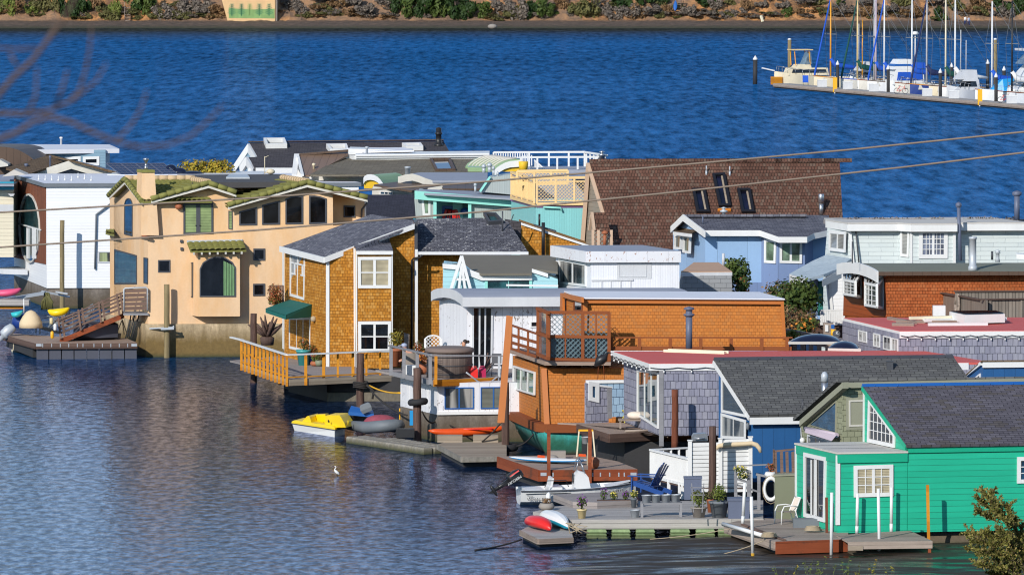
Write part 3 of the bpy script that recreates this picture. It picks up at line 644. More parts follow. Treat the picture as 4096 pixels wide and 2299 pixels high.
D=[atZ(1032,868,dz),atZ(1350,968,dz),atZ(1892,940,dz),atZ(1850,905,dz)]
D2=[D[0],D[1],D[2],sc_+us*.3,sc_+SV*dep*.98,sc_+SV*dep*.98-us*2.2]
D2=[D[0],D[1],D[2],V((sc_.x+.3,sc_.y+.05,dz)),V(((sc_+SV*(dep-.1)).x,(sc_+SV*(dep-.1)).y,dz)),V(((sc_+SV*(dep-.1)).x-2.6,(sc_+SV*(dep-.1)).y,dz))]
dk_=MB().extr(D2,UZ*-.05).build('deck',MT['deck_brown'],HO)
mb=MB()
for a,b in ((D[0],D[1]),(D[1],D[2])):
 n_=V(((b-a).y,-(b-a).x,0)).normalized(); n_=n_ if n_.dot(CAM-a)>0 else -n_
 mb.extr([a+n_*.0-UZ*.003,b-UZ*.003,b-UZ*.33,a-UZ*.33],n_*.05)
mb.build('deck_fascia',MT['dark_timber'],dk_)
bk0=sc_+SV*(dep-.35)-us*2.5; AW=Wall(atZ(1570,797,dz),2.5)
sheet(HO,AW,[(1118,452),(1575,448),(1575,790),(1118,800)],.12,MT['blue_shake'],'alcove_wall')
sheet(HO,AW,[(1112,425),(1578,422),(1578,450),(1112,456)],.2,MT['white'],'alcove_cap')
sp=atZ(1345,852,dz); PW2=Wall(sp,p1=atZ(1118,862,dz))
MB().extr(PW2.ps([(1345,852),(1118,862),(1118,455),(1240,478),(1345,500)]),PW2.n*-.12).build('screen_wall',MT['grey_shake'],HO)
MB().extr(PW2.ps([(1236,470),(1384,492),(1384,505),(1236,492)],.05),PW2.n*-.25).build('screen_cap',MT['white'],HO)
MB().extr(PW2.ps([(1330,500),(1380,505),(1380,808),(1338,812)],.03),PW2.n*-.1).build('screen_post',MT['grey_board'],HO)
win(HO,PW2,[(1140,438),(1244,455),(1244,655),(1140,630)],.16,MT['white'],MT['glass_blue'],t=.06)
hp=[V((D[0].x+.8,D[0].y+1.5,-.3)),V((D[1].x+.6,D[1].y+.9,-.3)),V((D[2].x+12,D[2].y+.9,-.3)),V((D[2].x+12,D[2].y+5,-.3)),V((D[0].x+.2,D[0].y+4,-.3))]
MB().extr(hp,UZ*1.6).build('hull',MT['hull_dark'],HO)
fr('N')
uc=sc_+us*Lw*.99+SV*(dep-.4); UW=Wall(V((uc.x,uc.y,1.0)),2.5)
uc=UW.p(1316,500); UW=Wall(uc,2.5); zt2=UW.p(1332,215).z; t2=atZ(764,82,zt2); t1=atZ(1332,215,zt2); UL=Wall(uc,p1=uc+V((t2.x-t1.x,t2.y-t1.y,0))); dp2=V((t2.x-t1.x,t2.y-t1.y,0)).length
u0=V((uc.x,uc.y,1.0)); MB().extr([u0,u0+UL.d*dp2,u0+UL.d*dp2+us*14,u0+us*14],UZ*(zt2-1.0)).build('upper_wall',MT['grey_shake'],HO)
q=[V((t1.x,t1.y,zt2)),V((t2.x,t2.y,zt2))]; q+=[q[1]+us*15,q[0]+us*15]
uroof=MB().extr(q,UZ*.12).build('upper_roof',MT['red_roof'],HO)
UROOFZ=zt2+.12
mb=MB(); f0=q[0]; mb.extr([f0+UZ*.1+UW.n*.03,f0+UZ*.1+us*15+UW.n*.03,f0-UZ*.16+us*15+UW.n*.03,f0-UZ*.16+UW.n*.03],-UW.n*.05)
mb.extr([f0+UZ*.1+UL.n*.03,q[1]+UZ*.1+UL.n*.03,q[1]-UZ*.16+UL.n*.03,f0-UZ*.16+UL.n*.03],-UL.n*.05); mb.build('fascia',MT['white'],HO)
string_lights(HO,q[0]+UW.n*.04,q[0]+us*6+UW.n*.04,11,UW.n,seed=4)
for a,b,c,d in ((915,172,998,305),(1065,203,1130,352),(1165,228,1240,385),(1250,250,1312,400)):
 win(HO,UL,[(a,b),(c,b+(c-a)*.24),(c,d),(a,d-(c-a)*.24)],.05,MT['white'],MT['curtain_white'],2,1,.04)
mb=MB()
LRZ=zt+.07
def dome(parent,pts,z,h,lab=None):
 P=[atZ(x,y,z) for x,y in pts]; c=sum(P,V())/4;
 o=MB().extr([p+UZ*.0 for p in P],UZ*.1).build('skylight',MT['pale_roof'],parent)
 mb=MB(); a=(P[1]-P[0]);b=(P[3]-P[0]); a*=.9;b*=.9
 def f(s,t):
  return c+a*(s-.5)+b*(t-.5)+UZ*(.1+h*(math.sin(math.pi*s)*math.sin(math.pi*t))**.6)
 mb.grid(f,10,8); mb.build('dome',MT['dome_dark'],o); return o
dome(roof,[(205,318),(760,318),(740,290),(250,290)],LRZ,.26); dome(roof,[(602,383),(935,390),(900,362),(640,355)],LRZ,.24)
fr('J')
pc=atY(727,874,252); pz=pc.z; PW=Wall(pc,-1.0); up_=PW.d
le=atZ(345,722,pz); le2=atZ(690,872,pz); PV=V((le.x-le2.x,le.y-le2.y,0)); pdep=PV.length; PV.normalize(); PL=Wall(pc,PV)
HO=thing('houseboat','pumpkin orange shingled houseboat on a teal hull, with brown roof deck and lattice windbreak','house',V((pc.x+3,pc.y+2,0)),'floating houses along the near dock')
pt=PW.p(706,312); lt=PL.p(345,140)
b0=pc; b1=pc+PV*pdep; tz=pt.z
bq=[b0,b1,b1+up_*16,b0+up_*16]; tq=[V((b0.x-.12,b0.y+.25,tz)),V((b1.x+.0,b1.y-.1,tz)),V((b1.x+15.8,b1.y-.1,tz)),V((b0.x+15.8,b0.y+.25,tz))]
MB().loft([bq,tq],True,False).build('wall',MT['pumpkin'],HO)
mb=MB(); mb.extr([b0-up_*.12+PW.n*.04,b0+up_*.1+PW.n*.06,tq[0]+up_*.1+PW.n*.06,tq[0]-up_*.12+PW.n*.04],PW.n*.04); mb.extr([b0+PL.n*.02,b0+PV*.25+PL.n*.02,tq[0]+PV*.25+PL.n*.05,tq[0]+PL.n*.05],PL.n*.04); mb.build('corner_trim',MT['pumpkin_trim'],HO)
mb=MB(); o1=PW.n*.25+PL.n*.25
mb.extr([b0+PW.n*.3+PL.n*.02-UZ*.3,b0+PW.n*.02+PL.n*.4-UZ*.3+PV*.4,b1+PL.n*.4-UZ*.3+PV*.5,b1+up_*16-UZ*.3,b0+up_*16+PW.n*.3-UZ*.3],UZ*.33); mb.build('base_beam',MT['brown_trim'],HO)
hr=[]
for z,o,i in ((-.3,-.5,0),(.1,-.25,0),(.5,-.02,0),(pz-.28,.12,0)):
 hr.append([V((q.x,q.y,z)) for q in (b0+PW.n*(.1+o)-up_*.1,b0+PL.n*(.2+o)+PV*.45,b1+PL.n*(.1+o),b1+up_*10,b0+up_*7.5+PW.n*(o-1.2),b0+up_*5+PW.n*(o-.25))])
MB().loft(hr,True,True).build('hull',MT['teal_hull'],HO)
PLT=Wall(b0+V((-.02,.02,0)),PV)
TL=Wall(PL.p(500,400,.06),PV)
win(HO,TL,[(398,278),(612,345),(608,578),(395,512)],.07,MT['white'],MT['curtain_green'],3,1,.09,.07)
fr('G')
dzz=PW.p(1705,1250,.45).z
dk0=[atZ(1350,1128,dzz),atZ(1705,1250,dzz),atZ(2372,1252,dzz)]
up0=PW.p(2400,1250,-.1)
dkp=[dk0[0],dk0[1],dk0[2],V((dk0[2].x,b0.y+1.6,dzz)),V((b1.x+.3,b1.y,dzz))]
dk_=MB().extr(dkp,UZ*-.13).build('roof_deck',MT['deck_brown'],HO)
mb=MB()
for x in (1735,2010,2050,2335):
 a=atZ(x,1262,dzz-.14); w_=.16; mb.extr([a-V((w_/2,0,0)),a-V((w_/2,0,.42)),a-V((w_/2,-.12,.42)),a-V((w_/2,-.75,.0))],V((w_,0,0)))
mb.build('bracket',MT['brown_trim'],HO)
FW=Wall(dk0[1],p1=dk0[2]); LW_=Wall(dk0[1],p1=dk0[0])
mb=MB()
for pl,xs,(ytl,ytr),(yml,ymr),(ybl,ybr) in ((FW,[1752,2090,2355],(752,756),(992,1000),(1222,1232)),(LW_,[1640,1738],(712,758),(955,995),(1170,1218))):
 def yy(x,e): f=(x-xs[0])/(xs[-1]-xs[0]); return e[0]+(e[1]-e[0])*f
 for x in xs: mb.beam(pl.p(x,yy(x,(ybl,ybr))+10,-.05),pl.p(x,yy(x,(ytl,ytr)),-.05),.13)
 for e in ((ytl,ytr),(yml,ymr),(ybl,ybr)): mb.beam(pl.p(xs[0]-8,e[0],-.05),pl.p(xs[-1]+8,e[1],-.05),.12)
for x,e in ((1916,0),(2225,0)): mb.beam(FW.p(x,1222,-.05),FW.p(x,755,-.05),.06)
wb=mb.build('windbreak',MT['brown_trim'],dk_) if False else mb.build('windbreak',MT['brown_trim'],HO)
glass('glass_smoke',(.10,.13,.15),.15)
MB().extr(FW.ps([(1760,1000),(2350,1005),(2345,1225),(1752,1215)],-.16),FW.n*.02).build('pane',MT['glass_smoke'],wb)
MB().extr(LW_.ps([(1645,720),(1735,765),(1735,1210),(1645,1170)],-.10),LW_.n*.02).build('pane',MT['glass_smoke'],wb)
mb=MB()
def lattice(mb,pl,pts,step,w,off,t=.02):
 P=[pl.to2(q) for q in pl.ps(pts)]; xl=min(q[0] for q in P); xr=max(q[0] for q in P); lo=min(q[1] for q in P); hi=max(q[1] for q in P)
 hgt=hi-lo; k=xl-hgt
 while k<xr:
  for a,b in (((k,lo),(k+hgt,hi)),((k+hgt,lo),(k,hi))):
   r=clipbar(P,a,b)
   if r and r[1]-r[0]>.02:
    A=V(a).lerp(V(b),r[0]); B=V(a).lerp(V(b),r[1]);
    mb.beam(pl.to3(A.x,A.y,off+(0 if a[0]<b[0] else t)),pl.to3(B.x,B.y,off+(0 if a[0]<b[0] else t)),w,t)
  k+=step
paint('lattice_teal',srgb(92,120,130),.6,.1)
for x0,x1 in ((1765,1910),(1925,2080),(2105,2218),(2235,2345)):
 lattice(mb,FW,[(x0,765),(x1,765),(x1,985),(x0,980)],.2,.065,-.06); lattice(mb,FW,[(x0-4,1010),(x1-4,1012),(x1-6,1212),(x0-6,1208)],.2,.065,-.06)
mb.build('lattice',MT['lattice_teal'],wb)
mb=MB(); a=LW_.p(1640,970,-.1); b=LW_.p(1368,880,-.1)
z=dk0[0].z
mb.beam(LW_.p(1650,975,-.1),b,.11,.06)
for y0,y1 in ((1000,940),(1075,1015),(1140,1090)): mb.beam(LW_.p(1645,y0+60,-.1),LW_.p(1372,y0-20,-.1),.04,.12)
for x in (1372,1445,1540): mb.beam(V((LW_.p(x,1150,-.1).x,LW_.p(x,1150,-.1).y,z)),LW_.p(x,880+(x-1368)*.34,-.1),.09)
mb.build('deck_railing',MT['brown_trim'],HO)
lat=MB(); RWp=Wall(FW.p(2372,1000,-.05),V((.12,1,0)))
fr('M')
RR=Wall(PW.p(360,640,.15),-1.0)
mb=MB(); mb.beam(RR.p(355,628),RR.p(2188,628),.1,.05); mb.beam(RR.p(355,735),RR.p(2180,740),.05,.16)
for x in (365,650,960,1265,1572,1880,2135): mb.beam(RR.p(x,760),RR.p(x,632),.14)
mb.build('deck_railing',MT['brown_trim'],HO)
LR=Wall(RR.p(400,640,-.05),-1.0); mb=MB(); lattice(mb,LR,[(358,520),(450,530),(445,612),(358,610)],.17,.045,0); lattice(mb,LR,[(358,652),(430,652),(425,715),(358,715)],.17,.045,0)
mb.build('lattice',MT['brown_trim'],HO)
ucr=PW.p(90,640,-1.3); UPW=Wall(ucr,-1.5)
A=UPW.ps([(78,760),(2122,760),(2096,246),(92,236)]); bq=[A[0],A[1],A[1]+PV*4.6,A[0]+PV*4.6]; tq=[A[3]-UPW.n*.12,A[2]-UPW.n*.12,A[2]+PV*4.4,A[3]+PV*4.4]
MB().loft([bq,tq],True,False).build('upper_wall',MT['pumpkin'],HO)
UT=Wall(UPW.p(1000,300,.02),-1.5)
sheet(HO,UT,[(84,234),(2102,246),(2102,294),(84,282)],.05,MT['pumpkin_trim'],'frieze_board')
sheet(HO,UT,[(80,284),(128,284),(120,640),(72,640)],.04,MT['pumpkin_trim'],'corner_trim'); sheet(HO,UT,[(2070,296),(2102,296),(2124,640),(2090,640)],.04,MT['pumpkin_trim'],'corner_trim')
q=[A[3]+V((-.05,-.2,0)),A[2]+V((.05,-.2,0)),A[2]+PV*4.4,A[3]+PV*4.4]
MB().extr(q,UZ*.05).build('roof',MT['white_roof'],HO)
fr('G')
UL2=Wall(UPW.p(2095,640,0),PV)
MB().extr(UL2.ps([(2100,600),(1888,556),(1884,740),(1912,742),(1908,600),(2104,655)],.06),UL2.n*.1).build('side_frame',MT['pumpkin_trim'],HO)
win(HO,UL2,[(2005,630),(2090,650),(2090,740),(2005,740)],.05,MT['brown_trim'],MT['glass_dark'])
mb=MB();
for x0,x1,y0,y1 in ((1340,1285,785,1444),(1368,1318,792,1440)):
 a=atY(x0,y0,251.4); b=atY(x1-35,1870 if False else y1+420,250.6); mb.beam(a,b,.15,.07)
mb.build('corner_planks',MT['pumpkin_trim'],HO)
fr('I')
hc=atZ(1640,1052,0); HWb=Wall(hc,3);
c0=HWb.p(1632,775); HWz=c0.z; HW=HWb; l1=atZ(1258,692,HWz); l2=atZ(1628,778,HWz); HV=V((l1.x-l2.x,l1.y-l2.y,0)); hdep=HV.length; HV.normalize(); HL=Wall(hc,HV); uh=HW.d
HO=thing('houseboat','grey white houseboat with blue framed lower windows and a hot tub on its upper deck','house',V((hc.x+3,hc.y+2,0)),'floating houses along the near dock')
dzt=HW.p(1640,425).z
cc=V((c0.x,c0.y,HWz)); MB().extr([cc,cc+HV*hdep,cc+HV*hdep+uh*11,cc+uh*11],UZ*(dzt-HWz-.12)).build('wall',MT['grey_white'] if False else MT['white_board'],HO)
MB().extr([V((q.x,q.y,-.4)) for q in (cc+uh*.05+HV*.05,cc+HV*hdep,cc+HV*hdep+uh*11,cc+uh*11+HV*.05)],UZ*(HWz+.39)).build('float',MT['grey_float'],HO)
sheet(HO,HW,[(1632,745),(2250,738),(2250,768),(1632,776)],.05,MT['white'],'sill_board')
for a,b,c,d,pm in ((1705,500,2000,718,'curtain_white'),(2068,496,2330,715,'blind_dark')): win(HO,HW,[(a,b),(c,b-3),(c,d-4),(a,d)],.04,MT['blue_gloss'],MT[pm],2,1,.05,.05)
for a,c in ((1275,1345),(1358,1430),(1478,1540),(1550,1618)):
 y0=430+(a-1275)*.2; win(HO,HL,[(a,y0),(c,y0+(c-a)*.2),(c,y0+(c-a)*.2+215),(a,y0+200)],.04,MT['white'],MT['glass_blue'],1,1,.04)
D0=atZ(1163,352,dzt); D1=atZ(1590,440,dzt); D2_=atZ(2250,398,dzt)
dkp=[D0,D1,D2_,D2_+HV*5+uh*3,D0+HV*2.0]
dk_=MB().extr(dkp,UZ*-.1).build('deck',MT['deck_grey'],HO)
mb=MB(); FD=Wall(D1,p1=D2_); LD=Wall(D1,p1=D0)
sheet(dk_,FD,[(1592,425),(2240,400),(2240,470),(1592,490)],.05,MT['rail_orange'],'deck_fascia'); sheet(dk_,LD,[(1163,336),(1592,430),(1592,480),(1163,378)],.05,MT['grey_board'],'deck_fascia')
mb=MB()
for x in (1168,1298,1432,1562): mb.beam(LD.p(x,380+(x-1168)*.22,.08),LD.p(x,92+(x-1168)*.2,.08),.14)
mb.beam(LD.p(1150,80,.08),LD.p(1572,176,.08),.16,.06)
mb.build('deck_railing',MT['grey_board'],HO)
mb=MB(); mb.beam(FD.p(1570,178,.0),FD.p(2300,184,.0),.05,.05)
mb.beam(FD.p(2255,400,.02),FD.p(2255,185,.02),.1)
mb.build('deck_railing',MT['galv'],HO)
MB().beam(FD.p(1618,470,.1),FD.p(1620,185,.1),.12).build('deck_post',MT['rail_orange'],HO)
mb=MB()
for k in range(9): mb.beam(FD.p(1640,235+k*20,.02),FD.p(1685,235+k*20,.02),.012)
mb.build('mesh_panel',MT['black_metal'],HO)
fr('G')
ac=atZ(1185,1318,dzt); AC=Wall(ac,3); a0=AC.p(925,1290); zar=AC.p(925,660).z
CL=Wall(a0,HV)
MB().extr([V((a0.x,a0.y,dzt)),V((a0.x,a0.y,dzt))+HV*3.6,V((a0.x,a0.y,dzt))+HV*3.6+uh*9.5,V((a0.x,a0.y,dzt))+uh*9.5],UZ*(zar-dzt+.1)).build('cabin_wall',MT['white_board'],HO)
win(HO,AC,[(975,690),(1188,690),(1180,1330),(975,1330)],.08,MT['grey_white'],MT['glass_dark'],3,1,.06,.07,'sliding_door')
win(HO,AC,[(1562,840),(1700,838),(1700,900),(1562,905)],.05,MT['white'],MT['glass_dark'])
z0=AC.p(893,605,.7).z
fo=AC.p(893,604,.7); HVa=HV
prof=[]
for x,y in ((893,604),(865,572),(815,537),(760,518),(700,511),(640,517),(600,531),(575,549)):
 prof.append(Wall(fo,HV).p(x,y))
pr2=[p-UZ*.42 for p in prof[::-1]]
nn_=len(prof); mb=MB()
for i in range(nn_-1): mb.extr([prof[i],prof[i+1],prof[i+1]-UZ*.36,prof[i]-UZ*.36],uh*9.6)
for f in mb.b.faces: f.smooth=False
roof=mb.build('arched_roof',MT['grey_roof'],HO)
mb=MB()
for i in range(nn_-1): mb.extr([prof[i]-uh*.05+UZ*.02,prof[i+1]-uh*.05+UZ*.02,prof[i+1]-UZ*.38-uh*.05,prof[i]-UZ*.38-uh*.05],uh*.045)
mb.extr([prof[0]-uh*.05+UZ*.02+HW.n*.005,prof[0]-UZ*.38-uh*.05+HW.n*.005,prof[0]-UZ*.38+uh*9.6+HW.n*.005,prof[0]+UZ*.02+uh*9.6+HW.n*.005],HW.n*.04)
mb.build('fascia',MT['grey_white'],HO)
fr('E')
xc=atY(1668,1440,269); XW=Wall(xc,3); zx=XW.p(1668,1156).z; x1=atZ(1316,1096,zx); x0=atZ(1668,1154,zx); XV=V((x1.x-x0.x,x1.y-x0.y,0)); xd=XV.length; XV.normalize(); XL=Wall(xc,XV); ux=XW.d
wx=(XW.p(2560,1300)-xc).dot(ux); xb=V((xc.x,xc.y,1.6))
MB().extr([xb,xb+XV*xd,xb+XV*xd+ux*wx,xb+ux*wx],UZ*(zx-1.6)).build('upper_wall',MT['white_groove'],HO)
ce=[V((q.x,q.y,zx)) for q in (xb-ux*.18+XW.n*.15,xb-ux*.18+XV*xd,xb+XV*xd+ux*wx,xb+ux*(wx+.05)+XW.n*.15)]
MB().extr(ce,UZ*.06).build('upper_roof',MT['grey_roof'],HO)
mb=MB(); mb.extr([ce[0]+UZ*.05,ce[3]+UZ*.05,ce[3]-UZ*.42,ce[0]-UZ*.42],XW.n*.06); mb.extr([ce[0]+UZ*.05,ce[1]+UZ*.05,ce[1]-UZ*.42,ce[0]-UZ*.42],XL.n*.06); mb.build('upper_fascia',lined('white_peel',srgb(222,222,226),.9,True,gap=.006,peel=srgb(150,96,60),var=.05),HO)
win(HO,XL,[(1355,1215),(1625,1268),(1625,1500),(1355,1470)],.1,MT['white'],MT['curtain_white'],2,1,.06,.12,'sliding_door')
win(HO,XW,[(1950,1262),(2230,1262),(2228,1402),(1950,1402)],.03,MT['grey_white'],MT['glass'],2,1,.04,.03)
sheet(HO,XW,[(1930,1248),(2280,1248),(2280,1418),(1930,1418)],.02,MT['grey_white'],'window_board')
fr('G'); mb=MB()
mb.extr(XW.ps([(2178,420),(2600,416),(2600,434),(2178,438)]),XW.n*.05)
for x in (2278,2375,2470,2570): mb.extr(XW.ps([(x-6,438),(x+6,438),(x+6,560),(x-6,560)]),XW.n*.03)
mb.build('batten',MT['grey_white'],HO)
fr('K')
tc=atY(330,1430,273); TW=Wall(tc,3); zt3=TW.p(330,1248).z;
A=TW.ps([(305,1480),(832,1480),(820,1262),(338,1262)]); MB().loft([[A[0],A[1],A[1]+V((0,4,0)),A[0]+V((0,4,0))],[A[3],A[2],A[2]+V((0,3.8,0)),A[3]+V((0,3.8,0))]],True,False).build('annex_wall',bricky('grey_flat_shake',srgb(156,158,160),srgb(146,148,150),srgb(104,106,110),.5,.2,.008,.1,.5,.8,dirt=.1),HO)
zt3=TW.p(315,1232).z; q=[atZ(312,1232,zt3),atZ(826,1228,zt3),atZ(690,1136,zt3),atZ(440,1136,zt3)]
MB().extr(q,UZ*.03).build('annex_roof',MT['tan_roof'],HO)
mb=MB(); mb.extr([q[0]+TW.n*.02,q[1]+TW.n*.02,q[1]+TW.n*.02-UZ*.16,q[0]+TW.n*.02-UZ*.16],TW.n*.05); mb.build('annex_fascia',MT['grey_white'],HO)
a=atZ(738,1165,zt3); MB().tube([a,a+UZ*.55],.06,8).build('vent',MT['grey_white'],HO)
# ================================================================== CEDAR, PEACH AND WHITE HOUSES
fr('D')
yc=atY(1030,1418,285.5); yz=yc.z
YW=Wall(yc,1.5); uy=YW.d
a=atZ(585,1243,yz); b=atZ(1000,1336,yz); YV=V((a.x-b.x,a.y-b.y,0)); ydep=YV.length; YV.normalize(); YL=Wall(yc,YV)
HO=thing('houseboat','amber cedar shingle houseboat with white corner boards, green door awning and slate roofs','house',V((yc.x+4,yc.y+2,0)),'floating houses along the near dock')
def shed(front_pts,vec,mat='cedar',nm_='wall',pl=None): return block(HO,pl or YW,front_pts,vec,MT[mat],nm_)
fr('D'); A=YW.ps([(1020,1440),(1310,1440),(1310,226),(1020,335)]); Ltop=YL.p(585,255)
bl=yc+YV*ydep
mb=MB(); back=YV*ydep
mb.loft([[A[0],A[1],A[1]+back,A[0]+back],[A[3],A[2],V((A[2].x+back.x,A[2].y+back.y,Ltop.z+(A[2].z-A[3].z))),V((bl.x,bl.y,Ltop.z))]],True,False); mb.build('wall',MT['cedar'],HO)
sheet(HO,YW,[(1016,335),(1050,330),(1050,1438),(1016,1438)],.05,MT['white'],'corner_trim')
sheet(HO,YL,[(585,255),(597,258),(597,1245),(585,1240)],.04,MT['white'],'corner_trim')
BY=Wall(YW.p(1500,1000,.5),1.5)
P=BY.ps([(1322,1440),(1688,1440),(1688,268),(1322,268)]); MB().extr(P,BY.n*-1.2).build('bay_wall',MT['cedar'],HO)
for x in (1322,1680): sheet(HO,BY,[(x-4,262),(x+8,262),(x+8,1440),(x-4,1440)],.04,MT['white'],'corner_trim')
sheet(HO,YW,[(1293,225),(1312,240),(1312,1440),(1298,1440)],.05,MT['white'],'corner_trim')
win(HO,BY,[(1335,320),(1676,318),(1672,635),(1338,635)],.14,MT['white'],MT['blind_cream'],2,2,.07,.05,wide={1:2.4})
win(HO,BY,[(1338,968),(1672,966),(1668,1275),(1340,1275)],.14,MT['white'],MT['glass_dark'],2,2,.07,.05,wide={1:2.0})
T3=Wall(YW.p(1800,1000,-1.2),1.5); fr('C')
P=T3.ps([(1560,2440),(1908,2440),(1908,1004),(1560,1140)]); MB().extr(P,-T3.n*5).build('tall_wall',MT['cedar'],HO)
sheet(HO,T3,[(1912,1250),(1940,1250),(1940,2440),(1912,2440)],.06,MT['white'],'corner_trim')
MB().extr(T3.ps([(1906,985),(1938,960),(1938,1260),(1906,1290)],.05),-T3.n*2).build('flashing',MT['dark_grey'],HO)
mb=MB().tube([T3.p(1980,1310,.35),T3.p(1965,1330,.3),T3.p(1895,1345,.15),T3.p(1880,1365,.12),T3.p(1880,2350,.12)],.05,8); mb.build('downpipe',MT['black_metal'],HO)
T4=Wall(YW.p(2100,1000,-2.2),1.5)
P=T4.ps([(1930,2440),(2650,2440),(2650,1280),(1930,1280)]); MB().extr(P,-T4.n*4).build('right_wall',MT['cedar'],HO)
fr('C')
r1=YL.p(562,1228,.35); r2=YW.p(1000,1338,.2)
RPm=pl3(r2,r1,T3.p(1908,998,.2))
pts=[(562,1226),(1000,1336),(1300,1222),(1345,1206),(1645,1108),(1908,998),(1880,960),(1468,900)]
roof=MB().extr(RPm.ps(pts),-RPm.n*.1).build('roof',MT['slate_worn'],HO)
mb=MB(); q=RPm.ps([(560,1226),(1002,1338),(1300,1224)]); mb.extr([q[0]+UZ*.04,q[1]+UZ*.04,q[1]-UZ*.22,q[0]-UZ*.22],YL.n*.07); mb.extr([q[1]+UZ*.04,q[2]+UZ*.04,q[2]-UZ*.22,q[1]-UZ*.22],YW.n*.07);
q=RPm.ps([(1340,1206),(1645,1110),(1908,1000)]); mb.extr([q[0]+UZ*.03,q[2]+UZ*.03,q[2]-UZ*.2,q[0]-UZ*.2],T3.n*.1); mb.build('fascia',MT['white'],HO)
bq=BY.ps([(1318,1272),(1690,1272)],.15); tq=[T3.p(1645,1108,.25),T3.p(1306,1224,.9)]
MB().extr([bq[0],bq[1],T3.p(1660,1190,.25),tq[0],tq[1]],V((0,0,.07))).build('bay_roof',MT['slate_shingle'],HO)
mb=MB(); mb.beam(bq[0]-UZ*.06,bq[1]-UZ*.06,.05,.16); mb.build('fascia',MT['white'],HO)
e0=T4.p(1938,1250,.9); fr('E'); e1=T4.p(1040,1152,.9); fr('C'); e0=T4.p(1932,1278,.9)
fr('E');
ez=(e0.z+e1.z)/2; ridge=e0+uy*1.0+YW.n*-3.6; ridge.z=ez+1.9
RR4=pl3(e0,e1,ridge)
roof2=MB().extr([e0,e1]+RR4.ps([(835,842),(570,808),(-60,818),(-130,760) if False else (-10,815)])[:3]+[RR4.p(-140,830)],-RR4.n*.1).build('roof',MT['slate_splat'],HO)
mb=MB(); mb.beam(e0+YW.n*.06-UZ*.05,e1+YW.n*.06-UZ*.05,.12,.13); mb.build('gutter',MT['gutter_white'],roof2)
o=win(roof2,RR4,[(585,785),(715,788),(790,870),(640,880)],.10,MT['dark_grey'],MT['glass_teal'],t=.18,name='skylight')
a=RR4.p(780,940); MB().tube([a,a+UZ*.9],.035,8).build('vent_pipe',MT['dark_grey'],roof2);
MB().tube([a+V((.1,0,.25)),a+V((.35,0,.35)),a+V((.5,0,.75))],.025,6).build('vent_pipe',MT['dark_grey'],roof2)
KW=Wall(YW.p(2000,600,-4.5),1.5)
MB().extr(KW.ps([(800,825),(970,852),(966,1060),(860,930)]),-KW.n*.6).build('parapet',MT['grey_dark_shingle'],HO)
P=KW.ps([(968,1200),(968,865),(1640,1086),(1640,1200)]); MB().extr(P,-KW.n*4).build('end_wall',MT['cedar'],HO)
mb=MB(); q=KW.ps([(966,855),(1645,1080),(1645,1102),(966,878)],.03); mb.extr(q,KW.n*.08); mb.build('barge_board',MT['white'],HO)
MB().extr(KW.ps([(1095,872),(1200,905),(1322,940),(1318,952),(1095,882)],.1)if False else KW.ps([(1095,874),(1322,938),(1318,956),(1095,886)],.12),-KW.n*.5).build('roof_curb',MT['dark_grey'],HO)
for x,y0,y1,r in ((1190,1190,855,.085),(1151,885,770,.05)):
 a=KW.p(x,y0,.35 if x>1160 else -.3); b=KW.p(x,y1,.35 if x>1160 else -.3); MB().tube([a,b],r,10).build('flue',MT['black_metal'],HO)
fr('D')
wn=win(HO,YL,[(663,274),(812,303),(805,755),(662,712)],.12,MT['white'],MT['curtain_white'],2,1,.06,.1)
mb=MB()
for pts in ([(668,368),(808,400),(808,415),(668,383)],[(668,478),(712,488),(712,503),(668,493)],[(765,495),(808,505),(808,520),(765,510)],[(700,378),(710,380),(710,490),(700,488)],[(778,395),(788,398),(788,505),(778,502)]): mb.extr(YL.ps(pts,.02),YL.n*.035)
mb.build('muntin',MT['white'],wn)
win(HO,YL,[(655,925),(868,925),(866,1290),(655,1240)],.12,MT['white'],MT['curtain_white'],3,1,.06,.08,'door')
a0=YL.p(590,765,.05);
q=[YL.p(655,748,.06),YL.p(872,798,.06)]; out=YL.n*1.7; lo=[YL.p(655,748,.06)+out-UZ*.55,YL.p(872,798,.06)+out-UZ*.55]
AWo=Wall(YL.o+YL.n*1.55,YV); o1=AWo.p(408,838); o2=AWo.p(608,905)
mb=MB(); mb.extr([q[0],q[1],o2,o1],UZ*-.03); mb.extr([o1,o2,o2-UZ*.2,o1-UZ*.2],YL.n*-.03); mb.extr([q[1],o2,o2-UZ*.2,YL.p(866,925,.06)],YW.n*-.03);
mb.extr([q[0],o1,o1-UZ*.2,q[0]-UZ*.6],YW.n*-.03)
mb.build('awning',MT['awning_green'],HO)
MB().lathe(YL.p(890,950,.12)-UZ*.1,[(.03,0),(.13,.05),(.13,.2),(.03,.26)],8).build('wall_ornament',MT['rope'],HO)
fr('I')
ydz=yz-.02
d=[atZ(-245,382,ydz),atZ(140,420,ydz),atZ(500,405,ydz),atZ(1190,372,ydz)]
fr('D'); dl=atZ(185,1395,ydz)
fr('I')
dd=[dl,d[1],d[2],d[3],d[3]+YV*7,YL.p(0,0)*0+V((yc.x,yc.y,ydz))+YV*(ydep+1.0),dl+YV*2.2]
dk_=MB().extr(dd,UZ*-.06).build('deck',MT['deck_grey'],HO)
mb=MB()
for a,b in ((dl,d[1]),(d[1],d[2]),(d[2],d[3])):
 n_=V(((b-a).y,-(b-a).x,0)).normalized(); n_=n_ if n_.dot(CAM-a)>0 else -n_
 mb.extr([a-UZ*.004,b-UZ*.004,b-UZ*.28,a-UZ*.28],n_*.05)
mb.build('deck_fascia',MT['deck_tan'],dk_)
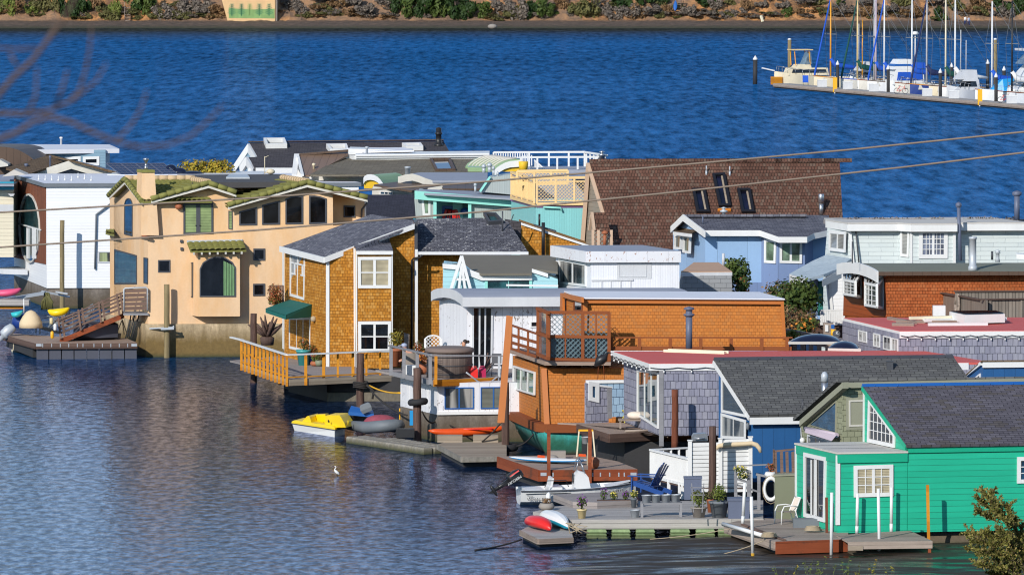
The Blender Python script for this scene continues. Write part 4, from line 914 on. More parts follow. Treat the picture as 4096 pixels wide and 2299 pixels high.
mb=MB(); e=d[1]-dl; n_=V((e.y,-e.x,0)).normalized(); n_=n_ if n_.dot(CAM-dl)>0 else -n_
rt=1.05
for i in range(13):
 q=dl+e*(i/12.0)+n_*.09; mb.beam(q-UZ*.3,q+UZ*rt,.11)
 if i<12:
  q2=dl+e*((i+1)/12.0)+n_*.09; mb.beam(q+UZ*(.55-.1*(i%2)),q2+UZ*(.55-.1*(i%2)),.05,.09)
for i,(x,yy) in enumerate(((310,412),(490,403),(632,395),(785,388),(920,380),(1058,374),(1165,370))):
 q=atZ(x,yy,ydz)-YW.n*-.09; w_=.13 if i in (0,1,3) else .09; mb.beam(q-UZ*.28,q+UZ*rt,w_)
for a,b in ((d[1],d[2]),(d[2],d[3])): mb.beam(a+YW.n*.09+UZ*.1,b+YW.n*.09+UZ*.1,.04,.06)
mb.beam(dl+n_*.09+UZ*.1,d[1]+YW.n*.09+UZ*.1,.04,.06)
mb.build('deck_railing',MT['rail_orange'],HO)
mb=MB(); h_=UZ*(rt+.03)
mb.beam(dl+n_*.09+h_,d[1]+n_*.09+h_,.16,.06); mb.beam(d[1]+n_*.09+h_,d[2]+YW.n*.09+h_,.16,.06); mb.beam(d[2]+YW.n*.09+h_,d[3]+YW.n*.09+h_,.16,.06); mb.beam(dl+n_*.05+h_,dl+YV*2.0+h_,.14,.06); mb.build('handrail',MT['white'],HO)
mb=MB()
for k in range(4): a=atZ(240+k*260,395,ydz-.3); mb.beam(a,a+YV*3-UZ*.5,.14)
mb.build('brace',MT['dark_timber'],HO)
f0=atZ(530,640,0); F0=[f0,f0+uy*9,f0+uy*9+YV*6,f0+YV*6]
MB().loft([[V((q.x,q.y,-.4)) for q in F0],[V((q.x,q.y,.38)) for q in F0]],True,False).build('float',MT['barnacle'],HO)
f1=atZ(90,520,.0);
MB().extr([V((q.x,q.y,-.4)) for q in (f0-uy*.02+YV*.05,atZ(88,505,.0),atZ(88,505,0)+YV*3+uy*2,f0+YV*6)],UZ*1.2).build('hull',MT['hull_dark'],HO)
MB().extr([V((q.x,q.y,.3)) for q in (f0+YV*.4,f0+uy*9+YV*.4,f0+uy*9+YV*6,f0+YV*6)],UZ*.75).build('hull',MT['hull_dark'],HO)
fr('B')
kc=atZ(1492,1075,0); KWl=Wall(kc,2.0); uk=KWl.d
kz=KWl.p(1495,742).z; a=atZ(1140,650,kz); b=atZ(1495,742,kz); KV=V((a.x-b.x,a.y-b.y,0)); kdep=KV.length; KV.normalize(); k0=V((kc.x,kc.y,kz)); KL=Wall(k0,KV)
HO=thing('houseboat','peach stucco villa on a concrete float, with mossy clay tiled gables and arched windows','house',V((kc.x+6,kc.y+3,0)),'floating houses along the near dock')
c2=KWl.p(2560,1070); fl=[V((q.x,q.y,-.4)) for q in (kc+KWl.n*.12+KL.n*.12,kc+uk*17+KWl.n*.12,kc+uk*17+KV*10,kc+KV*(kdep+2)+KL.n*.12)]
MB().extr(fl,UZ*(kz+.4)).build('float',MT['peach_float'],HO)
fr('A'); g1=KWl.ps([(1500,765),(2100,618),(2372,690)]); fr('C')
g2=KWl.ps([(40,845),(828,622),(1086,688)]); base=[KWl.p(1086,1260)]
fr('B'); bs=KWl.ps([(2520,735),(1495,742)])
fr('C'); rt_=KWl.p(1086,1030)
fr('C'); xr=KWl.p(1086,1010)
poly=[k0]+g1+g2+[xr]+[V((bs[0].x,bs[0].y,xr.z)),V((bs[0].x,bs[0].y,kz))]
poly=[k0,V((k0.x,k0.y,g1[0].z))]+g1[1:]+g2+[V((g2[2].x,g2[2].y,xr.z))]
MB().extr([k0,V((k0.x,k0.y,g1[0].z))]+g1[1:]+g2+[V((g2[2].x,g2[2].y,kz))],KV*8).build('wall',MT['peach'],HO)
lr=uk*3.2; MB().extr([V((g2[2].x,g2[2].y,kz)),V((g2[2].x,g2[2].y,xr.z)),V((g2[2].x,g2[2].y,xr.z))+lr,V((g2[2].x,g2[2].y,kz))+lr],KV*7.5).build('wall',MT['peach'],HO)
RP_=Wall(KWl.p(1200,800,-1.6),2.0)
MB().extr(RP_.ps([(1060,1200),(1060,640),(1240,690),(1420,770),(1420,1200)]),KV*5).build('wall',MT['peach'],HO)
win(HO,RP_,[(1192,810),(1312,812),(1312,932),(1192,930)],.07,MT['dark_grey'],MT['glass_dark'],1,1,.05)
sheet(HO,RP_,[(1405,770),(1420,775),(1420,1000),(1405,1000)],.04,MT['white'],'corner_trim')
MB().tube([RP_.p(1428,760,.3),RP_.p(1425,790,.3),RP_.p(1378,850,.1),RP_.p(1372,930,.1)],.05,8).build('downpipe',MT['dark_grey'],HO)
UP=Wall(KWl.p(800,600,-3.2),2.0)
MB().extr(UP.ps([(-250,900),(740,900),(740,580),(-250,590)]),KV*5).build('upper_wall',MT['peach'],HO)
fz=UP.p(300,575).z; q=[atZ(-330,585,fz+.05),atZ(760,575,fz+.05),atZ(600,500,fz+.05),atZ(-480,505,fz+.05)]
rfl=MB().extr([q[0]-UZ*.25,q[1]-UZ*.25,q[2]-UZ*.25,q[3]-UZ*.25],UZ*.27).build('flat_roof',MT['asphalt_roof'],HO)
MB().extr([p+UZ*.03 for p in (atZ(10,556,fz),atZ(250,556,fz),atZ(225,528,fz),atZ(40,530,fz))],UZ*.12).build('skylight',MT['galv'],rfl)
a=atZ(400,500,fz+.08); mb=MB().tube([a,a+UZ*.9],.02,6).tube([a+UZ*.1,a+V((.5,0,.12))],.03,6).tube([a+UZ*.86,a+V((.2,0,.95))],.015,5); mb.blob(a+V((.3,0,.15)),.22,.2,.14); mb.build('aerial',MT['boat_tan'],rfl)
def tiles(parent,p00,p10,p11,p01,w=.25,course=.36,name='tile_roof',mat='tile_moss'):
 """p00->p10 along the eave, p00->p01 up the slope"""
 n=max(2,round((p10-p00).length/w)); m_=max(2,round((p01-p00).length/course)); nrm=(p10-p00).cross(p01-p00).normalized(); nrm=nrm if nrm.z>0 else -nrm
 mb=MB(); su=n*6
 rows=[]
 for j in range(m_):
  for e in (0,1):
   f=(j+e*.999)/m_; lift=.07*(1-e)+.02
   rows.append((f,lift))
 P=[]
 for f,l in rows:
  r=[]
  for i in range(su+1):
   s_=i/su; base=p00.lerp(p10,s_).lerp(p01.lerp(p11,s_),f); r.append(mb.b.verts.new(base+nrm*(l+.07*abs(math.sin(math.pi*s_*n))**.7*.75)))
  P.append(r)
 for j in range(len(P)-1):
  for i in range(su):
   f=mb.b.faces.new((P[j][i],P[j][i+1],P[j+1][i+1],P[j+1][i])); f.smooth=False
 mb.extr([p00,p10,p11,p01],nrm*-.06)
 o=mb.build(name,MT[mat],parent)
 return o
def ridge_tiles(parent,a,b,r=.14,mat='tile_moss'):
 n=max(2,round((b-a).length/.42)); mb=MB()
 for i in range(n):
  p=a.lerp(b,i/n); q=a.lerp(b,(i+1.08)/n); mb.tube([p,q],r*1.05,8,r*.9)
 return mb.build('ridge_tile',MT[mat],parent)
o=KWl.n*.55
fr('A')
def gable_tiles(plane,L,A_,Rr,depth,ov=.55):
 l=plane.p(*L,ov); a=plane.p(*A_,ov); r=plane.p(*Rr,ov); bk=KV*depth
 n1=(a-l).cross(KV); n1=n1 if n1.z>0 else -n1
 tiles(HO,l,l+bk,a+bk,a); tiles(HO,r,r+bk,a+bk,a)
 ridge_tiles(HO,a+UZ*.12,a+bk+UZ*.12,.15,'tile_clay'); ridge_tiles(HO,l+UZ*.06,a+UZ*.1,.13); ridge_tiles(HO,r+UZ*.06,a+UZ*.1,.13)
 mb=MB();
 for p,q in ((l,a),(a,r)): mb.extr([p-UZ*.05,q-UZ*.05,q-UZ*.17,p-UZ*.17],-plane.n*.05)
 mb.build('barge_board',MT['off_white'],HO)
gable_tiles(KWl,(1520,755),(2100,600),(2378,690),3.2)
fr('C'); gable_tiles(KWl,(30,815),(828,592),(1435,740),4.8)
fr('A')
tl=KL.p(1095,715,.4); ta=KL.p(1255,560,.4); tr=KL.p(1425,775,.4); bk=uk*3.4
tiles(HO,tl,tl+bk,ta+bk,ta); tiles(HO,tr,tr+bk,ta+bk,ta); ridge_tiles(HO,tl+UZ*.05,ta+UZ*.1,.13); ridge_tiles(HO,tr+UZ*.05,ta+UZ*.1,.13); ridge_tiles(HO,ta+UZ*.12,ta+bk+UZ*.12,.15,'tile_clay')
mb=MB()
for p,q in ((tl,ta),(ta,tr)): mb.extr([p-UZ*.05,q-UZ*.05,q-UZ*.17,p-UZ*.17],-KL.n*.05)
mb.build('barge_board',MT['off_white'],HO)
T=KL.ps([(1145,700),(1255,590),(1440,790)]); MB().extr([V((T[0].x,T[0].y,kz)),T[0],T[1],T[2],V((T[2].x,T[2].y,kz))],uk*3).build('tower_wall',MT['peach'],HO)
CW=Wall(KWl.p(1500,800,.35),2.0)
A=CW.ps([(1418,1110),(1600,1110),(1555,480),(1428,480)]); mb=MB().loft([[A[0],A[1],A[1]+KV*1.2,A[0]+KV*1.2],[A[3],A[2],A[2]+KV*.95,A[3]+KV*.95]],True,False); ch=mb.build('chimney',MT['peach'],HO)
A=CW.ps([(1424,480),(1560,480),(1556,452),(1430,452)],.05); MB().extr(A,KV*1.05).build('chimney_cap',MT['tile_moss'],ch)
a=(A[2]+A[3])/2+KV*.5; MB().lathe(a,[(.09,0),(.09,.15),(.06,.16),(.06,.36),(.1,.38),(.1,.44),(.15,.46),(.13,.54),(.02,.56)],12).build('chimney_pot',MT['steel'],ch)
def arch(x0,x1,y0,ys,y1,n=8,skew=0):
 pts=[(x0,y1),(x0,ys)]
 for i in range(1,n):
  f=i/n; pts.append((x0+(x1-x0)*f, ys-(ys-y0)*math.sin(math.pi*f)**.8+skew*f))
 return pts+[(x1,ys+skew),(x1,y1+skew)]
DG=MT['dark_grey']
win(HO,KL,[(1255,1100),(1257,790),(1268,755),(1285,738),(1300,736),(1318,745),(1332,775),(1337,800),(1336,1120)],.06,DG,MT['glass_blue'],t=.04)
win(HO,KL,[(1155,1248),(1380,1310),(1380,1560),(1380,1600),(1155,1600)],.07,DG,MT['glass_teal'],t=.04)
win(HO,KL,[(1450,1330),(1490,1338),(1490,1600),(1450,1590)],.05,DG,MT['glass_blue'],t=.04)
d=win(HO,KWl,[(1845,787),(2145,783),(2145,1095),(1845,1100)],.09,DG,MT['shade_lime'],2,1,.05,.2,'french_door')
mb=MB()
for x,s_ in ((1975,-1),(2003,1)): mb.tube([KWl.p(x,1010,.08),KWl.p(x+s_*14,1010,.08)],.02,6)
mb.build('handle',MT['black_metal'],d)
win(HO,KWl,[(2298,862),(2340,866),(2340,1054),(2298,1046)],.04,DG,MT['shade_lime'],t=.03)
win(HO,KWl,[(1590,1358),(1713,1356),(1713,1482),(1590,1482)],.06,DG,MT['glass_dark'],t=.04)
fr('C')
for P,pm in (([(142,870),(322,824),(322,1007),(142,1010)],'glass_dark'),([(372,804),(552,760),(552,1000),(372,1003)],'glass_dark'),([(607,742),(660,720),(720,712),(785,712),(785,995),(607,998)],'glass_dark'),([(845,710),(900,708),(960,718),(1022,740),(1022,992),(845,995)],'glass_dark')):
 win(HO,KWl,P,.07,DG,MT[pm],t=.05)
win(HO,KWl,[(285,1242),(403,1242),(403,1362),(285,1362)],.07,DG,MT['glass_dark'],t=.05)
fr('D'); win(HO,KWl,[(282,590),(402,588),(402,710),(282,712)],.07,DG,MT['glass_dark'],t=.05)
fr('B')
BW_=Wall(KWl.p(2200,400,.75),2.0)
q=BW_.ps([(1995,668),(2415,664),(2415,0),(1995,0)]); s0=KWl.p(1930,668,0); s1=KWl.p(2425,664,0)
zt_=BW_.p(2200,10).z; zb=q[0].z
MB().loft([[V((p.x,p.y,z)) for p in (q[0],q[1],V((q[1].x,q[1].y,0))-KWl.n*.76,s0)] for z in (zb,zt_)],True,False).build('bay',MT['peach'],HO)
win(HO,BW_,[(2008,470),(2008,190),(2040,125),(2110,78),(2190,62),(2270,75),(2340,120),(2374,180),(2374,470)],.06,DG,MT['glass_dark'],t=.04)
mb=MB()
for x in range(2250,2366,16): mb.extr([BW_.p(x,110+(x-2250)*.45,.018),BW_.p(x+11,114+(x-2250)*.45,.018),BW_.p(x+11,462,.018),BW_.p(x,462,.018)],BW_.n*.008)
mb.build('curtain',paint('curtain_sage',srgb(120,160,110),.8,.25,5),HO)
SB=Wall(s0,p1=q[0]); win(HO,SB,[(1916,130),(1946,122),(1944,478),(1914,470)],.04,DG,MT['glass_dark'],t=.04)
fr('A'); hl=BW_.p(1918,1275,.45); hr=BW_.p(2480,1265,.45); tl_=KWl.p(1882,1185,.05); tr_=KWl.p(2440,1170,.05)
tiles(HO,hl,hr,tr_,tl_,.29,.36,'bay_tile_roof');
mb=MB()
for i in range(7):
 p=hl.lerp(hr,(i+.4)/7)-UZ*.1; mb.beam(p,p+KWl.n*-.7+UZ*.15,.09,.12)
mb.build('rafter_tail',MT['off_white'],HO)
sheet(HO,KWl,[(1880,1160),(2440,1150),(2440,1172),(1880,1182)],.1,MT['galv'],'flashing')
mb=MB().blob(KWl.p(1800,820,.2),.2,.2,.16,8,5); mb.build('wall_lamp',MT['terra'],HO)
for x,yy in ((1825,1168),(1828,1245)): MB().extr(KWl.ps([(x-13,yy-14),(x+13,yy-14),(x+13,yy+14),(x-13,yy+14)]),KWl.n*.1).build('vent',MT['dark_grey'],HO)
MB().extr(KWl.ps([(1420,1105),(1510,1120),(1500,1140),(1440,1125)],.1),KWl.n*.3).build('ledge',MT['terra'],HO)
tl2=KL.p(1068,1080,.1); tiles(HO,KL.p(1062,1090,.5),KL.p(1150,1108,.5),KL.p(1145,1065,.0),KL.p(1066,1072,.0),.3,.3,'bay_tile_roof')
def text(parent,s,origin,u,v,size,mat,name='lettering',ext=.004,sx=1.0):
 cu=bpy.data.curves.new('lettering','FONT'); cu.body=s; cu.size=1; cu.extrude=ext/size
 to=bpy.data.objects.new('lettering',cu); COL.objects.link(to); dg=bpy.context.evaluated_depsgraph_get(); dg.update()
 me=bpy.data.meshes.new_from_object(to.evaluated_get(dg)); bpy.data.objects.remove(to,do_unlink=True); bpy.data.curves.remove(cu)
 n=u.cross(v); org=wloc(parent)
 for vv in me.vertices: vv.co=origin+u*vv.co.x*size*sx+v*vv.co.y*size+n*vv.co.z*size-org
 me.materials.clear(); me.materials.append(mat); o=bpy.data.objects.new(name,me); COL.objects.link(o); o.parent=parent; WL[o.name]=org; return o
fr('A')
wc=atY(468,950,346); wc.z=.3; WWl=Wall(wc,3); wt=WWl.p(468,605); l2=atZ(140,505,wt.z); l1=atZ(468,600,wt.z); WV=V((l2.x-l1.x,l2.y-l1.y,0)); wdep=WV.length; WV.normalize(); WLf=Wall(wc,WV); uw=WWl.d
HO=thing('houseboat','white lap sided box houseboat with dark wood front and tall oval window','house',V((wc.x+4,wc.y+4,0)),'floating houses along the near dock')
fr('B'); zb=WWl.p(700,382).z
w0=V((wc.x,wc.y,zb)); MB().extr([w0,w0+WV*wdep,w0+WV*wdep+uw*17,w0+uw*17],UZ*(wt.z-zb)).build('wall',MT['white_lap'],HO)
MB().extr([V((q.x,q.y,-.3)) for q in (w0+WV*.1+uw*.1,w0+WV*wdep,w0+WV*wdep+uw*17,w0+uw*17+WV*.1)],UZ*(zb+.29)).build('float',MT['grey_float'],HO)
q=[V((p.x,p.y,wt.z)) for p in (w0,w0+WV*wdep,w0+WV*wdep+uw*17,w0+uw*17)]; cx=sum(q,V())/4
rfw=MB().extr([p+(p-cx).normalized()*.15 for p in q],UZ*.1).build('roof',MT['white_roof'],HO)
mb=MB()
for p,r in zip(q,q[1:]+q[:1]): mb.beam(p+UZ*.0+(p-cx).normalized()*.17,r+UZ*.0+(r-cx).normalized()*.17,.05,.2)
mb.build('roof_edge',MT['grey_pot'],rfw)
fr('A'); rg_=random.Random(5)
for i in range(9): a=atZ(390+i*66,545+rg_.uniform(-14,20),wt.z+.1); MB().lathe(a,[(.06,0),(.05,.08),(.02,.1),(.02,.26),(.005,.28)],6).build('roof_vent',MT['white'],rfw)
sheet(HO,WLf,[(138,520),(464,612),(464,1400),(138,1330)],.05,MT['oval_wood'],'wood_face')
oc_=[]
for i in range(20):
 f=2*math.pi*i/20; x=310+105*math.cos(f); yy=1040-350*math.sin(f)+ (x-310)*.26; oc_.append((x,yy))
win(HO,WLf,oc_,.1,MT['off_white'],MT['glass_teal'],t=.08,pre=.05)
mb=MB()
mb.extr(WLf.ps([(195,988),(415,1050),(415,1062),(195,1000)],.08),WLf.n*.05)
for x in (275,330,352): mb.extr(WLf.ps([(x,1025+x*.03),(x+14,1028+x*.03),(x+14,1345),(x,1342)],.08),WLf.n*.06)
mb.build('door_frame',MT['white'],HO)
fr('B'); bz=WLf.p(240,250,1).z
bc_=atZ(230,245,bz)
mb=MB(); n=14
rgp=[WLf.p(400,258,.1)]+[WLf.p(230,230,.1)+WLf.n*1.5*math.sin(math.pi*i/10)+WV*(-1.9+3.8*i/10)*1.0 for i in range(11)]
MB().extr([V((p.x,p.y,bz)) for p in rgp[1:]],UZ*-.28).build('balcony',MT['grey_white'],HO)
fr('A')
win(HO,WWl,[(985,1268),(1130,1268),(1130,1388),(985,1388)],.08,MT['grey_white'],glass('curtain_lime',cur=(.42,.48,.24)),t=.05)
MB().tube([WWl.p(1150,765,.12),WWl.p(968,900,.12),WWl.p(955,1450,.12)],.05,8).build('downpipe',MT['grey_pot'],HO)
# ================================================================== SECOND ROW AND FAR ROWS
def rpl(*t): return pl3(*[atY(*q) for q in t])
def rslab(parent,pts,tri,th,mat,name='roof',label=None):
 P=rpl(*tri); n=P.n if P.n.z>0 else -P.n
 o=MB().extr([P.p(x,y) for x,y in pts],-n*th).build(name,mat,parent,label); return o,P
def house(lab,c,z=0): return thing('houseboat',lab,'house',V((c.x,c.y,z)),'floating houses along the far docks')
def seg(parent,pl,pts,w,t,mat,name,off=0):
 """a mitred board following pixel points on a plane"""
 P=pl.ps(pts,off); mb=MB()
 for a,b in zip(P,P[1:]): mb.extr([a,b,b-UZ*w,a-UZ*w],pl.n*t)
 return mb.build(name,mat,parent)
fr('G')
LB=Wall(atY(1000,700,271),3); HO=house('pale aqua lap sided houseboat with white A shaped window frame and olive grey roof',LB.p(1200,1200))
pts=[(672,1180),(685,285),(838,300),(905,300),(1070,385),(1575,385),(1600,330),(1840,420),(1840,1180)]
block(HO,LB,pts,V((0,4,0)),MT['aqua_lap'])
rslab(HO,[(678,250),(838,262),(872,172),(1838,178),(1838,345),(1578,310),(1578,358),(1068,362),(915,303),(838,285),(684,268)],[(1070,362,270.7),(1575,358,270.7),(875,172,275.5)],.1,MT['olive_roof'])
seg(HO,LB,[(905,302),(1070,365),(1580,360)],.28,.12,MT['white'],'fascia',.02); seg(HO,LB,[(680,262),(836,275)],.2,.1,MT['white'],'fascia',.02); seg(HO,LB,[(1578,312),(1740,362)],.16,.1,MT['white'],'fascia',.02)
mb=MB()
ap=LB.p(872,185,.35)
for x,y in ((668,815),(958,510)): mb.beam(ap,LB.p(x,y,.35),.13)
for x,y in ((905,510),(845,510)): mb.beam(ap-UZ*.3,LB.p(x,y,.33),.11)
mb.beam(LB.p(800,420,.33),LB.p(935,420,.33),.1)
mb.build('window_frame',MT['white'],HO)
win(HO,LB,[(1105,392),(1580,392),(1580,560),(1105,560)],.12,MT['aqua_trim'],MT['glass_teal'],2,1,.06)
mb=MB(); mb.extr(LB.ps([(800,610),(930,610),(930,1150),(790,1150)]),LB.n*.08); f=mb.build('window_wall',MT['white'],HO)
for a,b,c,d in ((808,618,828,800),(868,660,880,820),(905,660,925,845),(800,870,850,1100),(866,880,905,1100)): MB().extr(LB.ps([(a,b),(c,b),(c,d),(a,d)],.08),LB.n*.02).build('pane',MT['glass'],f)
MB().extr(LB.ps([(795,820),(932,835),(932,890),(795,865)],.1),LB.n*.06).build('transom',MT['white'],f)
seg(HO,LB,[(1320,468),(1842,476)],.08,.06,MT['white'],'handrail',1.2)
fr('E')
ac=atY(1922,1080,302); AL=Wall(ac,V0); ap=AL.p(1674,262); fr('K'); AR=Wall(ac,3.0)
rr=rpl((0,0,1),(1,0,1),(0,1,1)) if False else None
HO=house('steep brown shake roofed A frame houseboat with three dark skylights',ac+V((6,3,0)))
ua=AR.d; fh=ac; base=V((ac.x,ac.y,1.0));
s_=(ac-ap); foot=ap+s_*((ap.z-1.0)/(ap.z-ac.z)); fr('E'); s2_=AL.p(1614,1075)-ap; fr('K'); bfoot=ap+s2_*((ap.z-1.0)/-s2_.z)
RPa=pl3(foot,ap,foot+ua); Rend=RPa.p(1903,140); L_=(Rend-ap).dot(ua)
MB().extr([foot,ap,bfoot],ua*(L_-3.5)).build('wall',MT['taupe_lap'],HO)
nn=RPa.n; rf=MB().extr([foot+AL.n*.1,ap+AL.n*.1+UZ*.03,RPa.p(1906,138),RPa.p(1934,645),RPa.p(1962,1150)],nn*.14).build('roof',MT['brown_shake'],HO)
b2=(ap-bfoot).cross(ua); b2=(b2 if b2.z>0 else -b2).normalized(); MB().extr([bfoot+AL.n*.1,ap+AL.n*.1+UZ*.06,ap+AL.n*.1+UZ*.06+b2*.14,bfoot+AL.n*.1+b2*.14],ua*(L_-.25)).build('roof',MT['brown_shake'],HO)
mb=MB(); r0=ap+AL.n*.1+UZ*.16
n=30
for i in range(n): a=r0+ua*(L_-.25)*i/n; b=r0+ua*((L_+.7)*(i+1.02)/n); mb.extr([a-UZ*.12+V((0,-.2,0)),a+UZ*(.05+.02*(i%2)),a-UZ*.12+V((0,.2,0))],b-a)
mb.build('ridge_cap',MT['brown_shake'],rf)
o1=AL.n*.16; mb=MB()
for f,w_ in ((foot,.2),(bfoot,.2)): mb.beam(f+o1,ap+o1,w_,.1)
mb.build('barge_board',MT['lattice_cream'] if False else paint('beige_trim',srgb(206,176,150),.7,.1),HO)
glass('skylight_dark',(.006,.006,.02))
for P in ([(420,425),(550,425),(597,662),(465,662)],[(622,275),(750,270),(812,600),(690,602)],[(872,425),(1005,425),(1048,662),(918,662)]):
 w_=win(rf,RPa,P,.13,flat('black_frame',(.012,.012,.016)),MT['skylight_dark'],t=.16,pre=.16,name='skylight')
 A=[RPa.to2(q) for q in RPa.ps(P)]; A=inset(A,.16); mb=MB(); mb.beam(RPa.to3(*A[1],.24),RPa.to3(*A[2],.24),.10,.05); mb.build('reveal',MT['deck_tan'],w_)
MB().extr(RPa.ps([(680,602),(812,602),(812,625),(680,625)],.14),RPa.n*.1).build('sill_board',MT['post_orange'],rf)
a=RPa.p(1722,650,.1); MB().tube([a,a+UZ*.55],.11,14).build('flue',MT['steel'],rf); MB().lathe(a+UZ*.55,[(.14,0),(.14,.42),(.12,.44)],14).build('flue_cap',MT['steel'],rf)
for x,y in ((567,262),(803,268)):
 a=RPa.p(x,y,.1); MB().tube([a,a+UZ*.25],.05,10).tube([a+UZ*.22,a+UZ*.5],.03,8).build('vent_pipe',MT['galv'],rf)
fr('E'); PGp=Wall(AL.p(1740,900,1.2),V0)
q=[PGp.p(1690,755),PGp.p(1712,935),PGp.p(1665,930)]
prf=pl3(q[0],q[1],q[0]+ua); n_=prf.n if prf.n.z>0 else -prf.n
MB().extr([q[0],q[1],prf.p(1868,948),prf.p(1808,755)],-n_*.1).build('porch_roof',MT['brown_shake'],HO)
mb=MB(); mb.beam(q[0]+PGp.n*.05,q[1]+PGp.n*.05,.12); mb.beam(q[0]+PGp.n*.05,q[2]+PGp.n*.05,.12); PF=Wall(q[1],3)
for x in (1690,1745,1875): mb.beam(PF.p(x,1120),PF.p(x,930),.13)
mb.build('porch_frame',MT['beige_trim'],HO)
mb=MB(); lattice(mb,PF,[(1700,945),(1740,945),(1740,1100),(1700,1100)],.2,.05,-.03); lattice(mb,PF,[(1755,945),(1865,945),(1865,1100),(1755,1100)],.2,.05,-.03); mb.build('lattice',MT['brown_trim'],HO)
a=PF.p(1808,1100,.2); MB().tube([a,PF.p(1812,970,.2)],.08,10).lathe(PF.p(1812,970,.2),[(.16,0),(.16,.08),(.05,.16)],10).build('flue',MT['terra'],HO)
fr('E')
tc=atY(1118,1075,309); TW=Wall(tc,3); za=TW.p(1118,690).z; a=atZ(868,615,za); b=atZ(1118,690,za); TV=V((a.x-b.x,a.y-b.y,0)); td=TV.length; TV.normalize(); TL=Wall(tc,TV)
HO=house('turquoise groove sided houseboat with a cream lattice screen round its roof terrace',tc+V((3,3,0)))
tb=V((tc.x,tc.y,.8)); MB().extr([tb,tb+TV*td,tb+TV*td+TW.d*7.2,tb+TW.d*7.2],UZ*(za-.8)).build('wall',MT['aqua_groove'],HO)
sheet(HO,TW,[(1120,682),(1645,682),(1645,706),(1120,706)],.03,MT['plum'],'stripe'); sheet(HO,TL,[(870,622),(1112,690),(1112,706),(870,640)],.03,MT['plum'],'stripe')
mb=MB(); fm=MB()
def latpanel(pl,xs,tl,tr,bl_,br_,step=.17):
 x0,x1=xs[0],xs[-1]
 def Y(a,b,x): return a+(b-a)*(x-x0)/(x1-x0)
 for x in xs: fm.beam(pl.p(x,Y(bl_,br_,x)),pl.p(x,Y(tl,tr,x)),.1)
 for k,w_ in ((0,.12),(.14,.07),(.88,.07),(1,.14)): fm.beam(pl.p(x0,tl+(bl_-tl)*k),pl.p(x1,tr+(br_-tr)*k),w_)
 lattice(mb,pl,[(x0,tl+(bl_-tl)*.14),(x1,tr+(br_-tr)*.14),(x1,tr+(br_-tr)*.88),(x0,tl+(bl_-tl)*.88)],step,.075,-.02)
TWo=Wall(TW.p(1118,600,.1),3); TLo=Wall(TL.p(1118,600,.1),TV)
latpanel(TWo,[1125,1315,1502,1650],410,402,668,668); latpanel(TLo,[870,922,978,1034,1098],352,425,605,668)
TWb=Wall(TW.p(1118,600,-3.0),3); latpanel(TWb,[925,1100,1270,1436],340,330,470,460)
s_=fm.build('terrace_screen',MT['lattice_cream'],HO); mb.build('lattice',MT['lattice_cream'],s_)
mb=MB().tube([TW.p(1190,700,.15),TW.p(1365,708,.15),TW.p(1375,740,.15)],.05,6); mb.build('pipe',MT['aqua_trim'],HO)
fr('E')
GWl=Wall(atY(400,700,318),3); HO=house('grey corrugated houseboat with a mint porch trim and blue framed porch window',GWl.p(450,1000))
fr('C'); lc=GWl.p(2000,930)
block(HO,GWl,[(1925,1000),(1905,740),(1950,665),(2110,690),(2110,1000)],V((0,3,0)),MT['grey_groove'])
fr('E'); block(HO,GWl,[(455,860),(455,612),(868,612),(868,860)],V((0,3,0)),MT['grey_groove'])
PB=Wall(GWl.p(300,700,-1.4),3); block(HO,PB,[(80,860),(80,600),(470,600),(470,860)],V((0,2,0)),MT['aqua_groove'],'porch_wall')
o,P=rslab(HO,[(-95,528),(-20,520),(650,545),(868,575),(868,610),(0,560)],[(0,556,317.6),(868,606,317.6),(400,530,322)],.1,MT['grey_roof'])
seg(HO,GWl,[(-105,535),(0,545),(868,612)],.42,.1,MT['aqua_trim'],'fascia',.3)
mb=MB()
for x in (100,450): mb.beam(GWl.p(x,850,.2),GWl.p(x,590,.2),.16)
mb.beam(PB.p(330,850,.2),PB.p(330,590,.2),.5,.1)
mb.build('porch_post',MT['aqua_trim'],HO)
fr('C'); win(HO,GWl,[(1975,735),(2068,738),(2068,912),(1990,910)],.12,MT['white'],MT['shade_green'],1,1,.06)
fr('E'); w_=win(HO,PB,[(172,688),(298,688),(298,822),(172,822)],.13,MT['blue_gloss'],MT['glass_dark'],1,1,.1,'porch_window' if False else .03)
mb=MB(); rg_=random.Random(2); c=PB.p(262,735,.35)
for i in range(14): an=rg_.uniform(-2.6,-.5); mb.tube([c,c+V((math.cos(an)*.35,-.1,.1+.1*math.sin(an))),c+V((math.cos(an)*.6,-.15,-.35+.3*math.sin(an)))],.03,5)
tag(mb.build('garland',MT['red_gel'],None),'red and white ribbon garland hanging on the mint porch','decoration')
mb=MB().blob(PB.p(410,740,.4),.28,.28,.18,12,6); mb.tube([PB.p(392,750,.4),PB.p(398,775,.4)],.03,5); tag(mb.build('hanging_lantern',MT['blue_gloss'],None),'round blue lantern hanging from the mint porch roof','lantern')
MB().extr(GWl.ps([(550,545),(655,400),(868,372),(868,575)],-.9),V((0,2,0))).build('bulkhead',MT['grey_groove'],HO); mb=MB(); mb.beam(GWl.p(553,545,-.8),GWl.p(655,395,-.8),.2,.1); mb.build('bulkhead_trim',MT['aqua_trim'],HO)
for x,y0,y1,r in ((506,550,490,.06),(592,355,305,.09),(650,350,292,.1),(730,460,380,.05),(688,380,325,.06)):
 a=GWl.p(x,y0,-1.0); mb=MB().tube([a,GWl.p(x,y1,-1.0)],r,10); mb.lathe(GWl.p(x,y1,-1.0),[(r*1.35,0),(r*1.35,.1),(r*.4,.2)],10); mb.build('roof_vent',MT['galv'],HO)
fr('C'); c=atY(1700,1000,322); HO=house('houseboat with a plain dark slate shed roof, right of the moss tiled villa',c)
